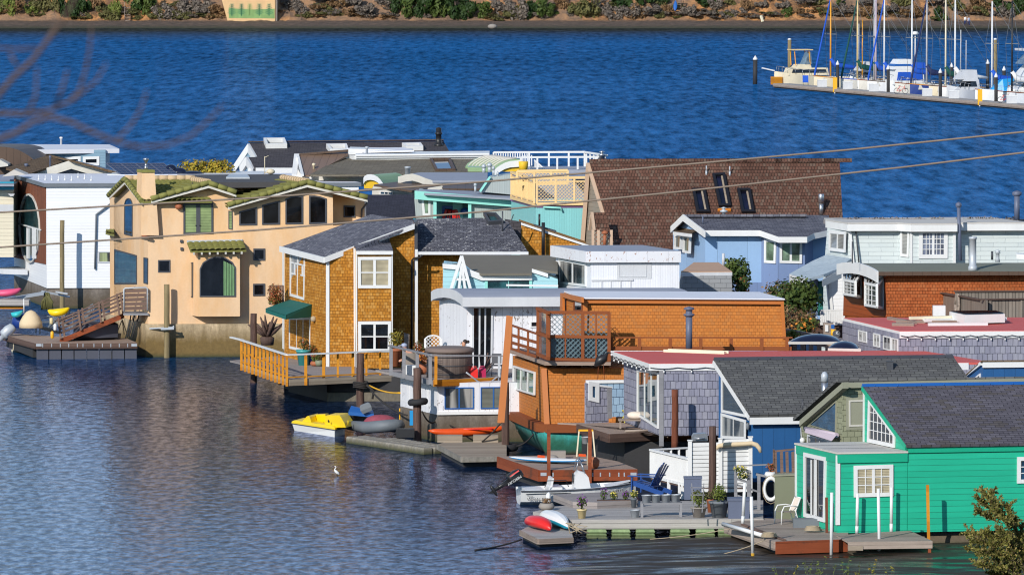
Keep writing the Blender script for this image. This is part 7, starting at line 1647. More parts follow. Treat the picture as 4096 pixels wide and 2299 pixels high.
fr('B'); g=adirondack('grey slatted deck chair beside the fenders, facing left',at(440,840,.78),R(-70),MT['grey_pot'],'wooden deck chairs'); dup(g,at(570,780,.78)+V((0,.4,0)),'grey slatted deck chair partly behind the gangway foot',R(-100)); dup(g,at(800,760,.78)+V((0,1.4,0)),'grey slatted deck chair seen through the gangway rails',R(-60))
for x,y0,y1,m_,lab in ((517,680,745,'cream_pot','white fender hanging at the top of the gangway foot'),(555,740,810,'gel_white','pale fender hanging right of the yellow one'),(525,815,890,'yellow_paint','yellow fender standing at the gangway foot')):
 a=atY(x,y0,307.2); b=atY(x,y1,307.2); tag(MB().tube([b,b.lerp(a,.15),b.lerp(a,.85),a],[.05,.085,.085,.04],10).build('fender',MT[m_],None),lab,'fender',group='fenders at the gangway foot')
fr('Q'); c=at(1370,1115,.57); t=thing('patio_chair','white metal patio chair with grey sling seat before the sage locker','chair',V((0,0,0)))
MB().extr([V((-.26,-.26,.42)),V((.26,-.26,.42)),V((.24,.24,.40)),V((-.24,.24,.40))],UZ*.02).build('seat',MT['wicker'],t); MB().extr([V((-.24,.24,.45)),V((.24,.24,.45)),V((.22,.42,.88)),V((-.22,.42,.88))],V((0,.015,.005))).build('backrest',MT['cloth_cream'],t)
for s_ in (-1,1):
 MB().tube([V((s_*.3,-.3,0)),V((s_*.3,-.28,.45)),V((s_*.3,-.2,.62)),V((s_*.3,.1,.64)),V((s_*.28,.3,.6))],.022,8).build('leg',MT['gel_white'],t); MB().tube([V((s_*.28,.38,0)),V((s_*.26,.24,.45)),V((s_*.25,.43,.9))],.022,8).build('leg',MT['gel_white'],t)
MB().tube([V((-.25,.43,.9)),V((.25,.43,.9))],.022,8).build('frame',MT['gel_white'],t)
t.location=c; t.rotation_euler=(0,0,R(-70));
c=at(1580,1150,.57); t=thing('door_step','grey ribbed block step below the green cottage sliding door','step',c); MB().box(c,.95,.5,.3).build('block',MT['grey_pot'],t)
a,b=at(735,1118,.72),at(1130,1232,.66); tag(MB().tube([a,b],.07,10).build('pvc_pipe',MT['gel_white'],None),'long white plastic pipe lying along the rusty dock edge','pipe')
for i,(x0,y0,x1,y1,lab) in enumerate(((930,1120,1350,1278,'upper of two brown planks lying on the rusty dock'),(1010,1165,1330,1270,'lower of two brown planks lying on the rusty dock'))): tag(MB().beam(at(x0,y0,.6),at(x1,y1,.6),.12,.05).build('plank',MT['ramp_wood'],None),lab,'plank',group='loose planks on the rusty dock')
def coil(lab,c,r,mat='rope',n=5):
 mb=MB(); mb.tube([c+V((r*(1-.06*k/8)*math.cos(k*.785),r*.8*math.sin(k*.785),.02+.004*k)) for k in range(8*n)],.018,5); return tag(mb.build('rope_coil',MT[mat],None),lab,'rope')
coil('pale rope coil on the rusty dock',at(1200,1255,.6),.28); coil('frayed rope lying along the foot of the green wall',at(1640,1190,.6),.3)
def rope(lab,pts,r=.025,mat='rope'):
 mb=MB(); mb.tube(pts,r,5); return tag(mb.build('mooring_rope',MT[mat],None),lab,'rope')
def sag(a,b,s_,n=10): return [a.lerp(b,i/n)-UZ*(s_*4*(i/n)*(1-i/n)) for i in range(n+1)]
rope('taut pale line from the rusty dock to the mud at the lower left of it',sag(at(1150,1280,.6),at(680,1430,.05),.05),.016); rope('pale line stretched low along the green floats',sag(at(830,1160,.5),at(0,1270,.05),.05),.014)
fr('O'); rope('dark weedy line trailing into the water left of the small dock',sag(at(470,1085,.15),at(0,1190,.02),.05),.03,'rope_dark')
mb=MB(); rg_=random.Random(8); c=at(1010,910,.66)
for k in range(7): mb.tube([c+V((rg_.uniform(-.35,.5),rg_.uniform(-.25,.1),-.02)),c+V((rg_.uniform(-.3,.4),-.3,-.12)),c+V((rg_.uniform(-.4,.5),-.32,-.35))],.018,5)
tag(mb.build('rope_tangle',MT['rope'],None),'tangle of frayed rope at the front corner of the planter dock','rope')
def kayak(lab,a,b,w,h,mat,up=False,mat2=None,name='kayak',group='small paddle craft'):
 t=thing(name,lab,'kayak',(a+b)/2,group); d=(b-a); n=14; dn=d.normalized(); x=V((-dn.y,dn.x,0)).normalized(); mb=MB(); rings=[]
 for i in range(n+1):
  f=i/n; s_=max(.02,math.sin(math.pi*f)**.7); rise=.35*h*abs(2*f-1)**3*(-1 if up else 1); c=a.lerp(b,f)+UZ*rise
  rings.append([c+x*(w/2*s_*math.cos(2*math.pi*k/10))+UZ*(h/2+h/2*math.sin(2*math.pi*k/10)*s_**.5) for k in range(10)])
 mb.loft(rings); mb.build('hull',mat,t)
 if mat2:
  mb=MB();
  for i in range(n):
   A=[rings[i][k] for k in (0,1,2,3,4,5)]; B_=[rings[i+1][k] for k in (0,1,2,3,4,5)]
   off=UZ*.012
   for k in range(5): mb.face([A[k]+off,A[k+1]+off,B_[k+1]+off,B_[k]+off])
  mb.build('deck',mat2,t)
 return t
kayak('red upturned kayak on the small stained dock',at(512,935,.36),at(760,1000,.36),.68,.42,MT['red_gel'],True); kayak('white and teal upturned kayak beside the red one',at(660,880,.42),at(935,985,.36),.66,.45,MT['teal_gel'],True,MT['gel_white'])
k=kayak('turquoise blue paddle board with white deck on the rust edged dock',at(345,290,.80),at(1140,322,.80),.72,.15,MT['sup_blue'],False,MT['gel_white'],'paddle_board')
fr('I'); t=kayak('long orange sea kayak beside the hot tub house float',atY(1545,985,255.6)-UZ*.1,atY(2330,975,256.5),.6,.36,MT['orange_gel']); c=atY(2020,925,256.0); MB().tube([c+V((.7*math.cos(a_*.39),.2*math.sin(a_*.39),.03)) for a_ in range(17)],.03,6).build('coaming',MT['red_gel'],t)
for x in (1760,2120): c=atZ(x,1045,.42); tag(MB().box(c,1.0,.7,.26).build('kayak_rest',MT['deck_tan'],None),'low tan rest under the %s of the orange kayak'%('pointed left end' if x<2000 else 'middle'),'rest')
fr('B'); kayak('hot pink kayak on the far left dock',atY(-80,480,337.2),atY(215,455,337.2),.75,.4,MT['hotpink']); kayak('turquoise kayak lying behind the tan covered boat',atY(110,690,311.5),atY(230,665,311.5),.6,.3,MT['cyan_gel']); kayak('yellow kayak lying behind the gangway foot',atY(480,680,311),atY(700,655,311),.6,.4,MT['yellow_gel'])
def hullmesh(A,B,beam,fs,fbw,draft,floor,stern=.85,n=16,open_=True,flare=.82):
 d=B-A; dn=V((d.x,d.y,0)).normalized(); x=V((-dn.y,dn.x,0)); rings=[]
 for i in range(n+1):
  t=i/n; sh=stern+(1-stern)*math.sin(min(t/.5,1)*math.pi/2) if t<.5 else max(.015,1-((t-.5)/.5)**2.4)
  hb=beam/2*sh; z1=fs+(fbw-fs)*t**2; c=A+d*t; kz=-draft*(1-max(0,(t-.72)/.28)**1.5*1.15); ch=.12+.3*max(0,(t-.55)/.45)**1.5
  rake=dn*(0.0)
  p=lambda s_,z: c+x*s_+UZ*z
  fl=min(floor,z1-.02) if open_ else z1+.05*sh
  rings.append([p(hb,z1),p(hb*flare,min(ch,z1*.8)),p(0,kz),p(-hb*flare,min(ch,z1*.8)),p(-hb,z1),p(-hb*.86,z1+.01),p(-hb*.8,fl),p(0,fl+(0 if open_ else .06*sh)),p(hb*.8,fl),p(hb*.86,z1+.01)])
 mb=MB(); mb.loft(rings,True,False); return mb,rings,dn,x
def outboard(lab,c,dn,x,s_=1.0,mat='black_metal',tilt=55,name='outboard_motor',parent=None):
 """dn points ahead; motor hangs behind, tilted up"""
 th=R(tilt); ax=(-dn*math.cos(th-.3)+UZ*math.sin(th-.3));
 q=lambda a,u_: c+(-dn*math.sin(th)-UZ*math.cos(th))*a*s_+(-dn*math.cos(th)+UZ*math.sin(th))*u_*s_
 def ring(a,u0,u1,w_): return [q(a,u0)+x*w_*s_*.7,q(a,u0)-x*w_*s_*.7,q(a,(u0+u1)/2)-x*w_*s_,q(a,u1)-x*w_*s_*.7,q(a,u1)+x*w_*s_*.7,q(a,(u0+u1)/2)+x*w_*s_]
 t=MB().loft([ring(-.52,.05,.25,.08),ring(-.46,-.02,.36,.15),ring(-.2,-.06,.42,.19),ring(.08,-.05,.4,.18),ring(.16,0,.32,.13)]).build('motor_cowl',MT[mat],parent)
 MB().loft([ring(.14,.04,.26,.10),ring(.6,.06,.22,.07),ring(.95,.08,.22,.04)]).build('motor_leg',MT[mat],parent)
 mb=MB().tube([q(.95,-.12),q(.95,.0),q(.95,.3),q(.95,.42)],[.03*s_,.075*s_,.075*s_,.03*s_],8); mb.extr([q(.98,.02),q(.98,.2),q(1.25,.16)],x*.02); mb.extr([q(.7,-.02)+x*.12*s_,q(.7,.34)+x*.12*s_,q(.7,.34)-x*.12*s_,q(.7,-.02)-x*.12*s_],(q(.72,0)-q(.7,0)))
 for k in range(3):
  an=k*2.09; e=x*math.cos(an)+(q(1,0)-q(0,0)).normalized()*math.sin(an); mb.extr([q(.95,.42),q(.95,.42)+e*.17*s_+x*.03,q(.95,.46)+e*.14*s_],x*.015)
 mb.build('propeller',MT[mat],parent); return q
fr('O')
A=at(372,720,0); A=atZ(395,735,0)+V((.15,.5,0)); B=atY(1618,520,231.6); B.z=0
mb,rings,dn,x=hullmesh(A,B,2.0,.54,.74,.25,.24)
t=thing('motor_boat','white open motor boat with centre console and black outboard, at the planter dock','boat',(A+B)/2,'small motor boats'); hu=mb.build('hull',MT['gel_white'],t)
mb=MB()
for i in range(16):
 for k in (0,4): mb.beam(rings[i][k]+UZ*-.02,rings[i+1][k]+UZ*-.02,.05,.05)
mb.build('rub_rail',MT['dark_grey'],t)
fl=lambda f,s_,z: A+(B-A)*f+x*s_+UZ*z
MB().loft([[fl(.46,-.38,.28),fl(.46,.38,.28),fl(.62,.3,.28),fl(.62,-.3,.28)],[fl(.47,-.34,.95),fl(.47,.34,.95),fl(.59,.26,.95),fl(.59,-.26,.95)],[fl(.5,-.3,1.2),fl(.5,.3,1.2),fl(.56,.22,1.12),fl(.56,-.22,1.12)]],True,False).build('console',MT['gel_white'],t)
mb=MB().tube([fl(.48,-.3,1.15),fl(.5,-.3,1.55),fl(.52,0,1.65),fl(.5,.3,1.55),fl(.48,.3,1.15)],.02,6).tube([fl(.56,-.25,1.1),fl(.52,-.05,1.62)],.02,6).tube([fl(.56,.25,1.1),fl(.52,.05,1.62)],.02,6); mb.build('console_rail',MT['steel'],t)
mb=MB(); mb.tube([fl(.465,.0+.18*math.cos(a_*.5236),.9+.18*math.sin(a_*.5236)) for a_ in range(13)],.018,6); mb.build('steering_wheel',MT['black_metal'],t)
MB().box(fl(.3,0,.28),.5,1.2,.35,dn).build('seat',MT['gel_white'],t); MB().extr([fl(.27,-.55,.95),fl(.27,.55,.95),fl(.255,.55,.62),fl(.255,-.55,.62)],dn*.08).build('seat_back',MT['gel_white'],t); MB().box(fl(.12,0,.28),.7,1.4,.28,dn).build('stern_seat',MT['gel_white'],t); MB().extr([fl(.74,-.6,.6),fl(.74,.6,.6),fl(.95,.15,.78),fl(.95,-.15,.78)],UZ*.03).build('bow_deck',MT['gel_white'],t)
mb=MB().tube([fl(.2,-.9,.66),fl(.22,-.92,.9),fl(.38,-.92,.92),fl(.4,-.95,.68)],.018,6); mb.build('grab_rail',MT['black_metal'],t)
MB().tube([fl(.02,.2,.6),fl(.02,.25,1.5)],.09,8).build('rod_holder',MT['gel_white'],t) if False else None
q=outboard('',A-dn*.16+UZ*.8,dn,x,.84,'black_metal',58,parent=t)
ys=-x if (-x).dot(CAM-A)>0 else x
side=[r[4] if ys.dot(-x)>0 else r[0] for r in rings]
hp=lambda f: (lambda i: side[int(i)].lerp(side[min(int(i)+1,16)],i-int(i)))(f*16)
vv=(UZ*1.0+ys*.12).normalized(); uu=(hp(.2)-hp(.05)); uu=V((uu.x,uu.y,0)).normalized();
if uu.x<0: uu=-uu
text(hu,'WHALER',hp(.05)-UZ*.36+ys*.0+uu*.0,uu,vv,.14,MT['sign_black'],sx=1.3)
text(hu,'BOSTON',hp(.055)-UZ*.22,uu,vv,.05,MT['sign_black'])
uu2=(hp(.86)-hp(.72)).normalized(); text(hu,'FL 4443 FS',hp(.74)-UZ*.26-ys*.0+uu2*.0,uu2,vv,.15,MT['sign_black'])
mb=MB(); mb.beam(hp(.04)-UZ*.12+ys*.004,hp(.42)-UZ*.12+ys*.004,.012,.02); mb.build('pinstripe',MT['sign_black'],t)
c_=q(-.35,.18)+ys*.225; ud=(q(.1,.18)-q(-.35,.18)).normalized(); vd=ys.cross(ud); text(t,'MERCURY',q(-.38,.12)+ys*.235,ud,vd,.13,MT['gel_white'])
MB().extr([q(-.42,.30)+ys*.232,q(.05,.30)+ys*.232,q(.05,.33)+ys*.225,q(-.42,.36)+ys*.215],ys*.004).build('stripe',MT['red_gel'],t)
c=fl(.24,-1.05,.2); tag(MB().tube([fl(.23,-1.12,.5),fl(.225,-1.14,.42),fl(.22,-1.16,.05),fl(.22,-1.16,-.02)],[.03,.09,.09,.03],10).build('fender',MT['gel_white'],None),'white fender hanging on the side of the white motor boat','fender')
fr('I'); a=atZ(180,935,0); b=atZ(600,1000,0); c=atZ(800,945,0)
t=thing('pedal_boat','bright yellow pedal boat with white hull floating on open water','boat',(a+c)/2); fb_=.30
PB=Wall(a,p1=b); back=(c-b); back.z=0; bw=back.normalized()*1.45
lo=[a+V((.1,.0,-.1)),b+V((0,0,-.1)),b+bw-UZ*.1,a+bw-UZ*.1]; hi=[a+UZ*.28-PB.d*.05,b+UZ*.28,b+bw+UZ*.28,a+bw+UZ*.28-PB.d*.05]
MB().loft([lo,hi],True,False).build('hull',MT['gel_white'],t)
cc=sum(hi,V())/4; MB().loft([[cc+(p-cc)*1.04 for p in hi],[cc+(p-cc)*1.02+UZ*.1 for p in hi],[cc+(p-cc)*.92+UZ*.16 for p in hi]],True,False).build('deck',MT['yellow_gel'],t)
MB().loft([[cc+(p-cc)*1.05-UZ*.0 for p in hi],[cc+(p-cc)*1.05+UZ*.035 for p in hi]],True,False).build('rub_rail',MT['dark_grey'],t)
def hump(pts,f0,f1,nm_):
 P=PB.ps(pts,-.1); o0=bw*f0; o1=bw*f1; m=sum(P,V())/len(P)
 MB().loft([[p+o0 for p in P],[m+(p-m)*1.0+o0*.5+o1*.5 for p in P],[p+o1 for p in P]],True,False).build(nm_,MT['yellow_gel'],t)
hump([(255,885),(262,845),(290,820),(315,792),(330,786),(345,800),(360,850),(375,895)],.05,.95,'seat_back'); hump([(345,790),(440,786),(455,830),(480,900),(375,900)],.62,.95,'seat_back'); hump([(345,790),(440,786),(452,830),(470,880),(400,900),(365,860)],.05,.30,'seat_back') if False else None
hump([(490,905),(500,795),(512,782),(640,780),(655,800),(690,860),(705,905)],.08,.92,'console')
mb=MB().tube([PB.p(490,850,-.5),PB.p(492,905,-.5)],.02,6).beam(PB.p(536,830,.0),PB.p(544,850,.0),.05); mb.build('lever',MT['black_metal'],t); MB().tube([PB.p(735,880,-.4),PB.p(735,830,-.4)],.02,6).build('flagstaff',MT['yellow_gel'],t)
a=atY(820,930,262.2); b=atY(1215,985,259.5); t=thing('inflatable_dinghy','grey inflatable dinghy heaped with gear on the cube dock','boat',(a+b)/2,'small motor boats')
d=(b-a); dn=V((d.x,d.y,0)).normalized(); x=V((-dn.y,dn.x,0)); z0=.42; A=V((a.x,a.y,z0)); L_=V((d.x,d.y,0)).length
tp=[A+dn*0-x*.6,A+dn*L_*.6-x*.62,A+dn*L_*.86-x*.42+UZ*.1,A+dn*L_*.98+UZ*.16,A+dn*L_*.86+x*.42+UZ*.1,A+dn*L_*.6+x*.62,A+dn*0+x*.6]
MB().tube(tp,[.18,.25,.25,.25,.25,.25,.18],12).build('tube',MT['grey_pot'],t); MB().extr([A-x*.5-UZ*.1,A+dn*L_*.8-x*.3-UZ*.1,A+dn*L_*.8+x*.3-UZ*.1,A+x*.5-UZ*.1],UZ*.06).build('floor',MT['dark_grey'],t); MB().extr([A-x*.5-UZ*.1+dn*.1,A+x*.5-UZ*.1+dn*.1,A+x*.5+UZ*.35+dn*.1,A-x*.5+UZ*.35+dn*.1],dn*.05).build('transom',MT['dark_grey'],t)
m_=MB().tube(tp,[.19,.262,.262,.262,.262,.262,.19],12) if False else None
outc=A+UZ*.55+dn*.9; mb=MB(); mb.loft([[outc+V((dx*s_,dy*s_,0))+UZ*zz for dx,dy in ((-.22,-.15),(.22,-.15),(.22,.15),(-.22,.15))] for s_,zz in ((.9,0),(1.1,.15),(1.0,.32),(.7,.37))],True,False); o=mb.build('outboard_motor',MT['grey_pot'],None); o.rotation_euler=(0,R(-22),0); tag(o,'grey outboard motor head tilted up behind the inflatable dinghy','motor')
c=A+dn*.45+UZ*.32; o=MB().extr([c+V((-.55,-.3,.1)),c+V((.5,-.35,.0)),c+V((.45,.35,.1)),c+V((-.45,.3,.3))],UZ*.14).build('tarp_bundle',MT['blue_gloss'],None); tag(o,'blue tarp folded in the stern of the inflatable dinghy','tarp')
mb=MB().blob(A+dn*L_*.62+UZ*.18,.72,.5,.34,12,7); tag(mb.build('life_vest_heap',paint('wine',srgb(150,70,84),.8,.3,5),None),'heap of wine red life vests in the inflatable dinghy','life vests')
mb=MB().box(atZ(1310,1000,.3),.75,.4,.35); tag(mb.build('crate',MT['black_metal'],None),'black crate on the cube dock right of the dinghy','crate')
tag(MB().box(atY(1380,880,258.0),.2,.1,.6).build('rag',MT['sup_blue'],None),'blue rag hung beside the pile with the tyre','rag')
fr('B')
a=atZ(60,870,0)+V((0,2.2,0)); a=atY(120,840,311.8); a.z=0; b=a+V((3.6,.6,0)); mb,rings,dn,x=hullmesh(a,b,1.7,.55,.8,.2,.2)
t=thing('motor_boat','white dinghy with grey outboard and tan cover, behind the brown edged dock','boat',(a+b)/2,'small motor boats'); mb.build('hull',MT['boat_tan'],t)
q=outboard('',a-dn*.2+UZ*.75,dn,x,1.1,'galv',48,parent=t)
ys=-x if (-x).dot(CAM-a)>0 else x
text(t,'HONDA',q(-.34,.12)+ys*.23,(q(.1,.1)-q(-.3,.1)).normalized(),ys.cross((q(.1,.1)-q(-.3,.1)).normalized()),.11,MT['dark_blue'])
cov=MB().loft([[rings[i][k]+UZ*.03 for k in (0,9,8,7,6,5,4)] for i in range(1,15)],False,True,False).build('cover',MT['canvas'],t) if False else None
mb=MB(); c=atY(310,780,311.6); mb.lathe(c,[(.58,0),(.56,.25),(.42,.55),(.22,.78),(.05,.86)],16); tag(mb.build('tank',MT['canvas'],None),'tan rounded cone cover standing in the white dinghy','cover')
mb=MB(); c=atY(220,780,312.2); mb.lathe(c,[(.5,0),(.5,.4),(.4,.62),(.1,.72)],12); tag(mb.build('tarp_bundle',MT['blue_deep'],None),'deep blue cover behind the tan cone cover','cover')
a=atY(740,900,308.6); b=atY(1150,890,309.4); A=V((b.x,b.y,.78)); B_=V((a.x,a.y,.78)); t=thing('covered_boat','small boat under a slate grey tarp beneath the gangway','boat',(A+B_)/2,'small motor boats')
mb,rings,dn,x=hullmesh(A,B_,1.5,.75,.8,.0,.4,open_=False); mb.build('hull',MT['tarp_dark'],t)
for (x_,y_,w_,h_,m_,lab,nm_) in ((1185,870,.34,.42,'galv','galvanised bucket between the tarped boat and the props','bucket'),): b=dup(b0,atZ(x_,y_+20,.78),lab)
tag(MB().tube([atY(242,640,312.5),atY(240,490,312.5)],.03,6).build('flag_pole',MT['gel_white'],None),'thin white pole standing behind the covers at the left dock','pole')
mb=MB()
for x_ in (1200,1240,1270): mb.tube([atY(1230,700,309.5),atY(x_-30 if x_<1220 else x_+10,850,309.3)],.025,5)
tag(mb.build('tripod',MT['rope'],None),'thin pale tripod leaning before the concrete float','tripod')
fr('J')
DZ=SZ-.02
c=atZ(1545,850,DZ); t=thing('folding_chair','yellow slatted folding chair on the brown deck','chair',V((0,0,0)))
mb=MB()
for k in range(4): mb.extr([V((-.2,-.2+.11*k,.45)),V((.2,-.2+.11*k,.45)),V((.2,-.12+.11*k,.45)),V((-.2,-.12+.11*k,.45))],UZ*.02)
mb.build('seat',MT['lemon'],t); mb=MB()
for z in (.72,.84): mb.extr([V((-.2,.27,z)),V((.2,.27,z)),V((.2,.29,z+.08)),V((-.2,.29,z+.08))],V((0,.02,0)))
mb.build('backrest',MT['lemon'],t)
for s_ in (-1,1): MB().beam(V((s_*.2,-.25,0)),V((s_*.2,.3,.95)),.03).build('leg',MT['lemon'],t); MB().beam(V((s_*.17,.25,0)),V((s_*.17,-.2,.46)),.03).build('leg',MT['lemon'],t)
t.location=c; t.rotation_euler=(0,0,R(-70))
c=atZ(1440,790,DZ); t=thing('round_chair','sky blue round shell chair in the shade of the deck alcove','chair',V((0,0,0))); mb=MB()
mb.grid(lambda a_,b_: V(((.12+.36*b_)*math.cos(-.6+a_*4.35),.05+(.1+.34*b_)*math.sin(-.6+a_*4.35)*.8,.42+.5*b_**1.6*(.55+.45*math.sin(-.6+a_*4.35)))),16,5); mb.build('shell',MT['sky_chair'],t)
for k in range(3): an=k*2.09+.5; MB().tube([V((0,0,.42)),V((.3*math.cos(an),.3*math.sin(an),0))],.018,6).build('leg',MT['chair_blue'],t)
t.location=c; t.scale=(1.25,1.25,1.25)
c=atZ(1650,860,DZ); t=thing('side_table','small glass topped wire table beside the yellow chair','table',c); MB().lathe(c+UZ*.55,[(.3,0),(.3,.02),(.01,.021)],16).build('top',MT['glass_teal'],t)
for k in range(3): an=k*2.09; MB().tube([c+V((.27*math.cos(an),.27*math.sin(an),.55)),c+V((.2*math.cos(an),.2*math.sin(an),0))],.015,6).build('leg',MT['steel'],t)
c=atZ(1650,910,DZ); t=thing('lounge_bench','low weathered bench with two cream cushions at the deck edge','bench',c); MB().box(c+UZ*.3,1.6,.6,.06).build('top',MT['old_wood'],t)
for sx in (-.72,.72):
 for sy in (-.24,.24): MB().beam(c+V((sx,sy,0)),c+V((sx,sy,.3)),.07).build('leg',MT['old_wood'],t)
def cushion(lab,c,rx,ry,rz_,rot):
 mb=MB().blob((0,0,0),rx,ry,rz_,12,7,None,.55); o=mb.build('cushion',MT['cloth_cream'],None,org=V((0,0,0))); o.location=c; o.rotation_euler=rot; return tag(o,lab,'cushion',group='cream cushions on the deck bench')
cushion('cream cushion lying flat on the deck bench',c+V((-.05,0,.5)),.42,.32,.15,(0,0,0)); cushion('cream cushion propped upright at the right of the deck bench',c+V((.55,0,.66)),.34,.13,.34,(0,.25,.2))
mb=MB().tube([atZ(1510,940,DZ+.04),atZ(1830,930,DZ+.04)],.05,6); tag(mb.build('plank',MT['old_wood'],None),'loose pole lying at the front edge of the brown deck','pole')
fr('O'); c=at(1115,250,.75); t=thing('work_stand','small yellow topped sawhorse stand with a white bucket, on the rust edged dock','stand',c); MB().beam(c+V((-.28,0,1.0)),c+V((.28,0,1.0)),.07).build('top',MT['yellow_paint'],t)
for sx in (-.26,.26):
 for sy in (-.25,.25): MB().beam(c+V((sx*1.35,sy,0)),c+V((sx,0,1.0)),.05).build('leg',MT['boat_tan'],t)
b=dup(b0,c+V((0,-.1,.5)),'pale bucket hanging in the yellow topped stand')
c=at(830,272,.75); tag(MB().box(c,.62,.4,.3).build('box',MT['stone'],None),'pale box at the back of the rust edged dock','box'); tag(MB().blob(at(775,285,.85),.28,.22,.2).build('sack',MT['stone'],None),'grey sack beside the pale box','sack'); tag(MB().lathe(at(1195,370,.75),[(.12,0),(.2,.1),(.22,.3),(.1,.42)],10).build('jug',MT['terra'],None),'brown jug beside the right hand dock post','jug')
fr('G')
c=atY(2290,1240,249.6); t=thing('heron_sculpture','dark metal heron sculpture perched at the windbreak corner','sculpture',c); mb=MB().tube([atY(2215,1290,249.6),atY(2260,1240,249.6),atY(2310,1210,249.6),atY(2330,1175,249.6),atY(2345,1155,249.6)],[.06,.2,.16,.06,.04],8).tube([atY(2345,1155,249.6),atY(2385,1165,249.6)],[.04,.008],6); mb.build('body',MT['black_metal'],t)
for x0 in (2250,2300): MB().tube([atY(x0,1280,249.6),atY(x0-10 if x0<2280 else x0+8,1425,249.8)],.012,5).build('leg',MT['rust_board'],t)
fr('M'); a=atZ(915,757,LRZ+.05); b=atZ(1525,778,LRZ+.05); t=thing('ladder','cream extension ladder lying flat on the lower red roof','ladder',(a+b)/2); dn=(b-a).normalized(); x_=V((-dn.y,dn.x,0))
mb=MB()
for s_ in (-.2,.2): mb.beam(a+x_*s_,b+x_*s_,.05,.1)
mb.build('stile',MT['ivory'],t); mb=MB()
for k in range(12): p=a.lerp(b,(k+.5)/12); mb.beam(p-x_*.2,p+x_*.2,.04)
mb.build('rung',MT['ivory'],t)
a=atZ(1153,752,LRZ)+V((0,.8,0)); t=thing('flue_pipe','slate grey capped flue standing on the lower red roof','flue',a); MB().tube([a,a+UZ*1.25],.13,12).build('pipe',MT['slate_paint'],t); MB().lathe(a+UZ*1.25,[(.15,0),(.22,.06),(.22,.1),(.13,.12),(.13,.26),(.22,.28),(.18,.36),(.02,.4)],12).build('cap',MT['slate_paint'],t)
fr('L')
for i,(x0,y0,x1,y1,w_,m_,lab) in enumerate(((1215,1190,1480,1235,.16,'old_wood','crooked grey board at the left of the roof lumber'),(1290,1222,2200,1228,.2,'old_wood','long grey plank on the upper red roof'),(1610,1252,2210,1248,.14,'gutter_white','pale strip lying in front of the grey plank'),(1565,1210,2390,1192,.3,'white','long white frame under the spare glazed panel'),(1425,1188,1840,1178,.16,'ivory','short cream beam left of the spare glazed panel'),(1250,1250,1470,1252,.3,'old_wood','short grey board nearest the roof edge'))):
 z=UROOFZ+.05+.06*(i==3)+.15*(i==4); tag(MB().beam(atZ(x0,y0,z),atZ(x1,y1,z),w_,.12).build('plank',MT[m_],None),lab,'lumber',group='lumber on the upper red roof')
P=[atZ(x,y,UROOFZ+.42) for x,y in ((1978,1150),(2385,1140),(2300,1112),(1825,1118))]; t=thing('spare_skylight','spare glazed panel in a white frame lying on the upper red roof','skylight',sum(P,V())/4); MB().extr([p-UZ*.36 for p in P],UZ*.34).build('frame',MT['white'],t); c=sum(P,V())/4; MB().extr([c+(p-c)*.94 for p in P],UZ*.02).build('pane',MT['glass_blue'],t)
c=atZ(1720,1165,UROOFZ); tag(MB().box(c,.5,.4,.42).build('vent_box',MT['white'],None),'small white vent box before the weathered roof fence','vent')
fr('I'); tz_=dzt
c=atY(1755,395,258.9); c=V((c.x,c.y+.9,tz_)); t=thing('hot_tub','round wooden hot tub with a brown grey lid on the upper deck','hot tub',c); MB().lathe(c,[(.95,0),(.93,1.0),(.93,1.02)],28,True).build('tub',MT['tub_wood'],t); MB().lathe(c+UZ*1.02,[(1.0,0),(1.02,.05),(1.0,.15),(.85,.2),(.01,.21)],28).build('lid',paint('tub_lid',srgb(124,108,100),.75,.15),t)
mb=MB()
for z in (.15,.5,.85): mb.tube([c+V((.965*math.cos(a_*.2618),.965*math.sin(a_*.2618),z)) for a_ in range(25)],.02,5,cap=False)
mb.build('hoop',MT['dark_grey'],t)
for x_,m_,lab in ((2005,'red_gel','bright red fuel can beside the hot tub'),(2085,'magenta_can','magenta fuel can right of the bright red one')):
 c=FD.p(x_,398,-.5); c.z=tz_; t=thing('fuel_can',lab,'fuel can',c,'fuel cans on the hot tub deck'); MB().loft([[c+V((dx*s_,dy*s_,z)) for dx,dy in ((-.15,-.1),(.15,-.1),(.15,.1),(-.15,.1))] for s_,z in ((1,0),(1,.32),(.75,.4))],True,False).build('can',MT[m_],t); MB().tube([c+V((-.1,0,.38)),c+V((-.07,0,.45)),c+V((.07,0,.45)),c+V((.1,0,.38))],.02,6).build('handle',MT[m_],t)
rope('grey hose looping down from the hot tub deck',[FD.p(x,y,.1) for x,y in ((1925,350),(1985,395),(2040,440),(2100,462),(2160,455),(2220,405),(2245,392),(2255,480))],.035,'galv')
c=LD.p(1500,330,-1.4); c.z=tz_
t=thing('lattice_bench','white lattice backed garden seat against the cedar wall','seat',atY(1595,130,268)); fr('G'); S=Wall(atY(585,1110,266.5),3); o_=[(505,1110),(505,1015),(540,990),(585,982),(630,990),(665,1015),(665,1110)]
P=S.ps(o_); mb=MB()
for p,q in zip(P,P[1:]+P[:1]): mb.beam(p,q,.09,.05)
mb.build('frame',MT['white'],t); mb=MB(); lattice(mb,S,o_,.16,.035,0); mb.build('lattice',MT['white'],t)
MB().extr([V((P[0].x,P[0].y-.5,tz_+.42)),V((P[-1].x,P[-1].y-.5,tz_+.42)),P[-1]*1.0,P[0]*1.0] if False else [V((P[0].x,P[0].y-.5,tz_+.42)),V((P[-1].x,P[-1].y-.5,tz_+.42)),V((P[-1].x,P[-1].y,tz_+.42)),V((P[0].x,P[0].y,tz_+.42))],UZ*.05).build('seat',MT['white'],t)
fr('I')
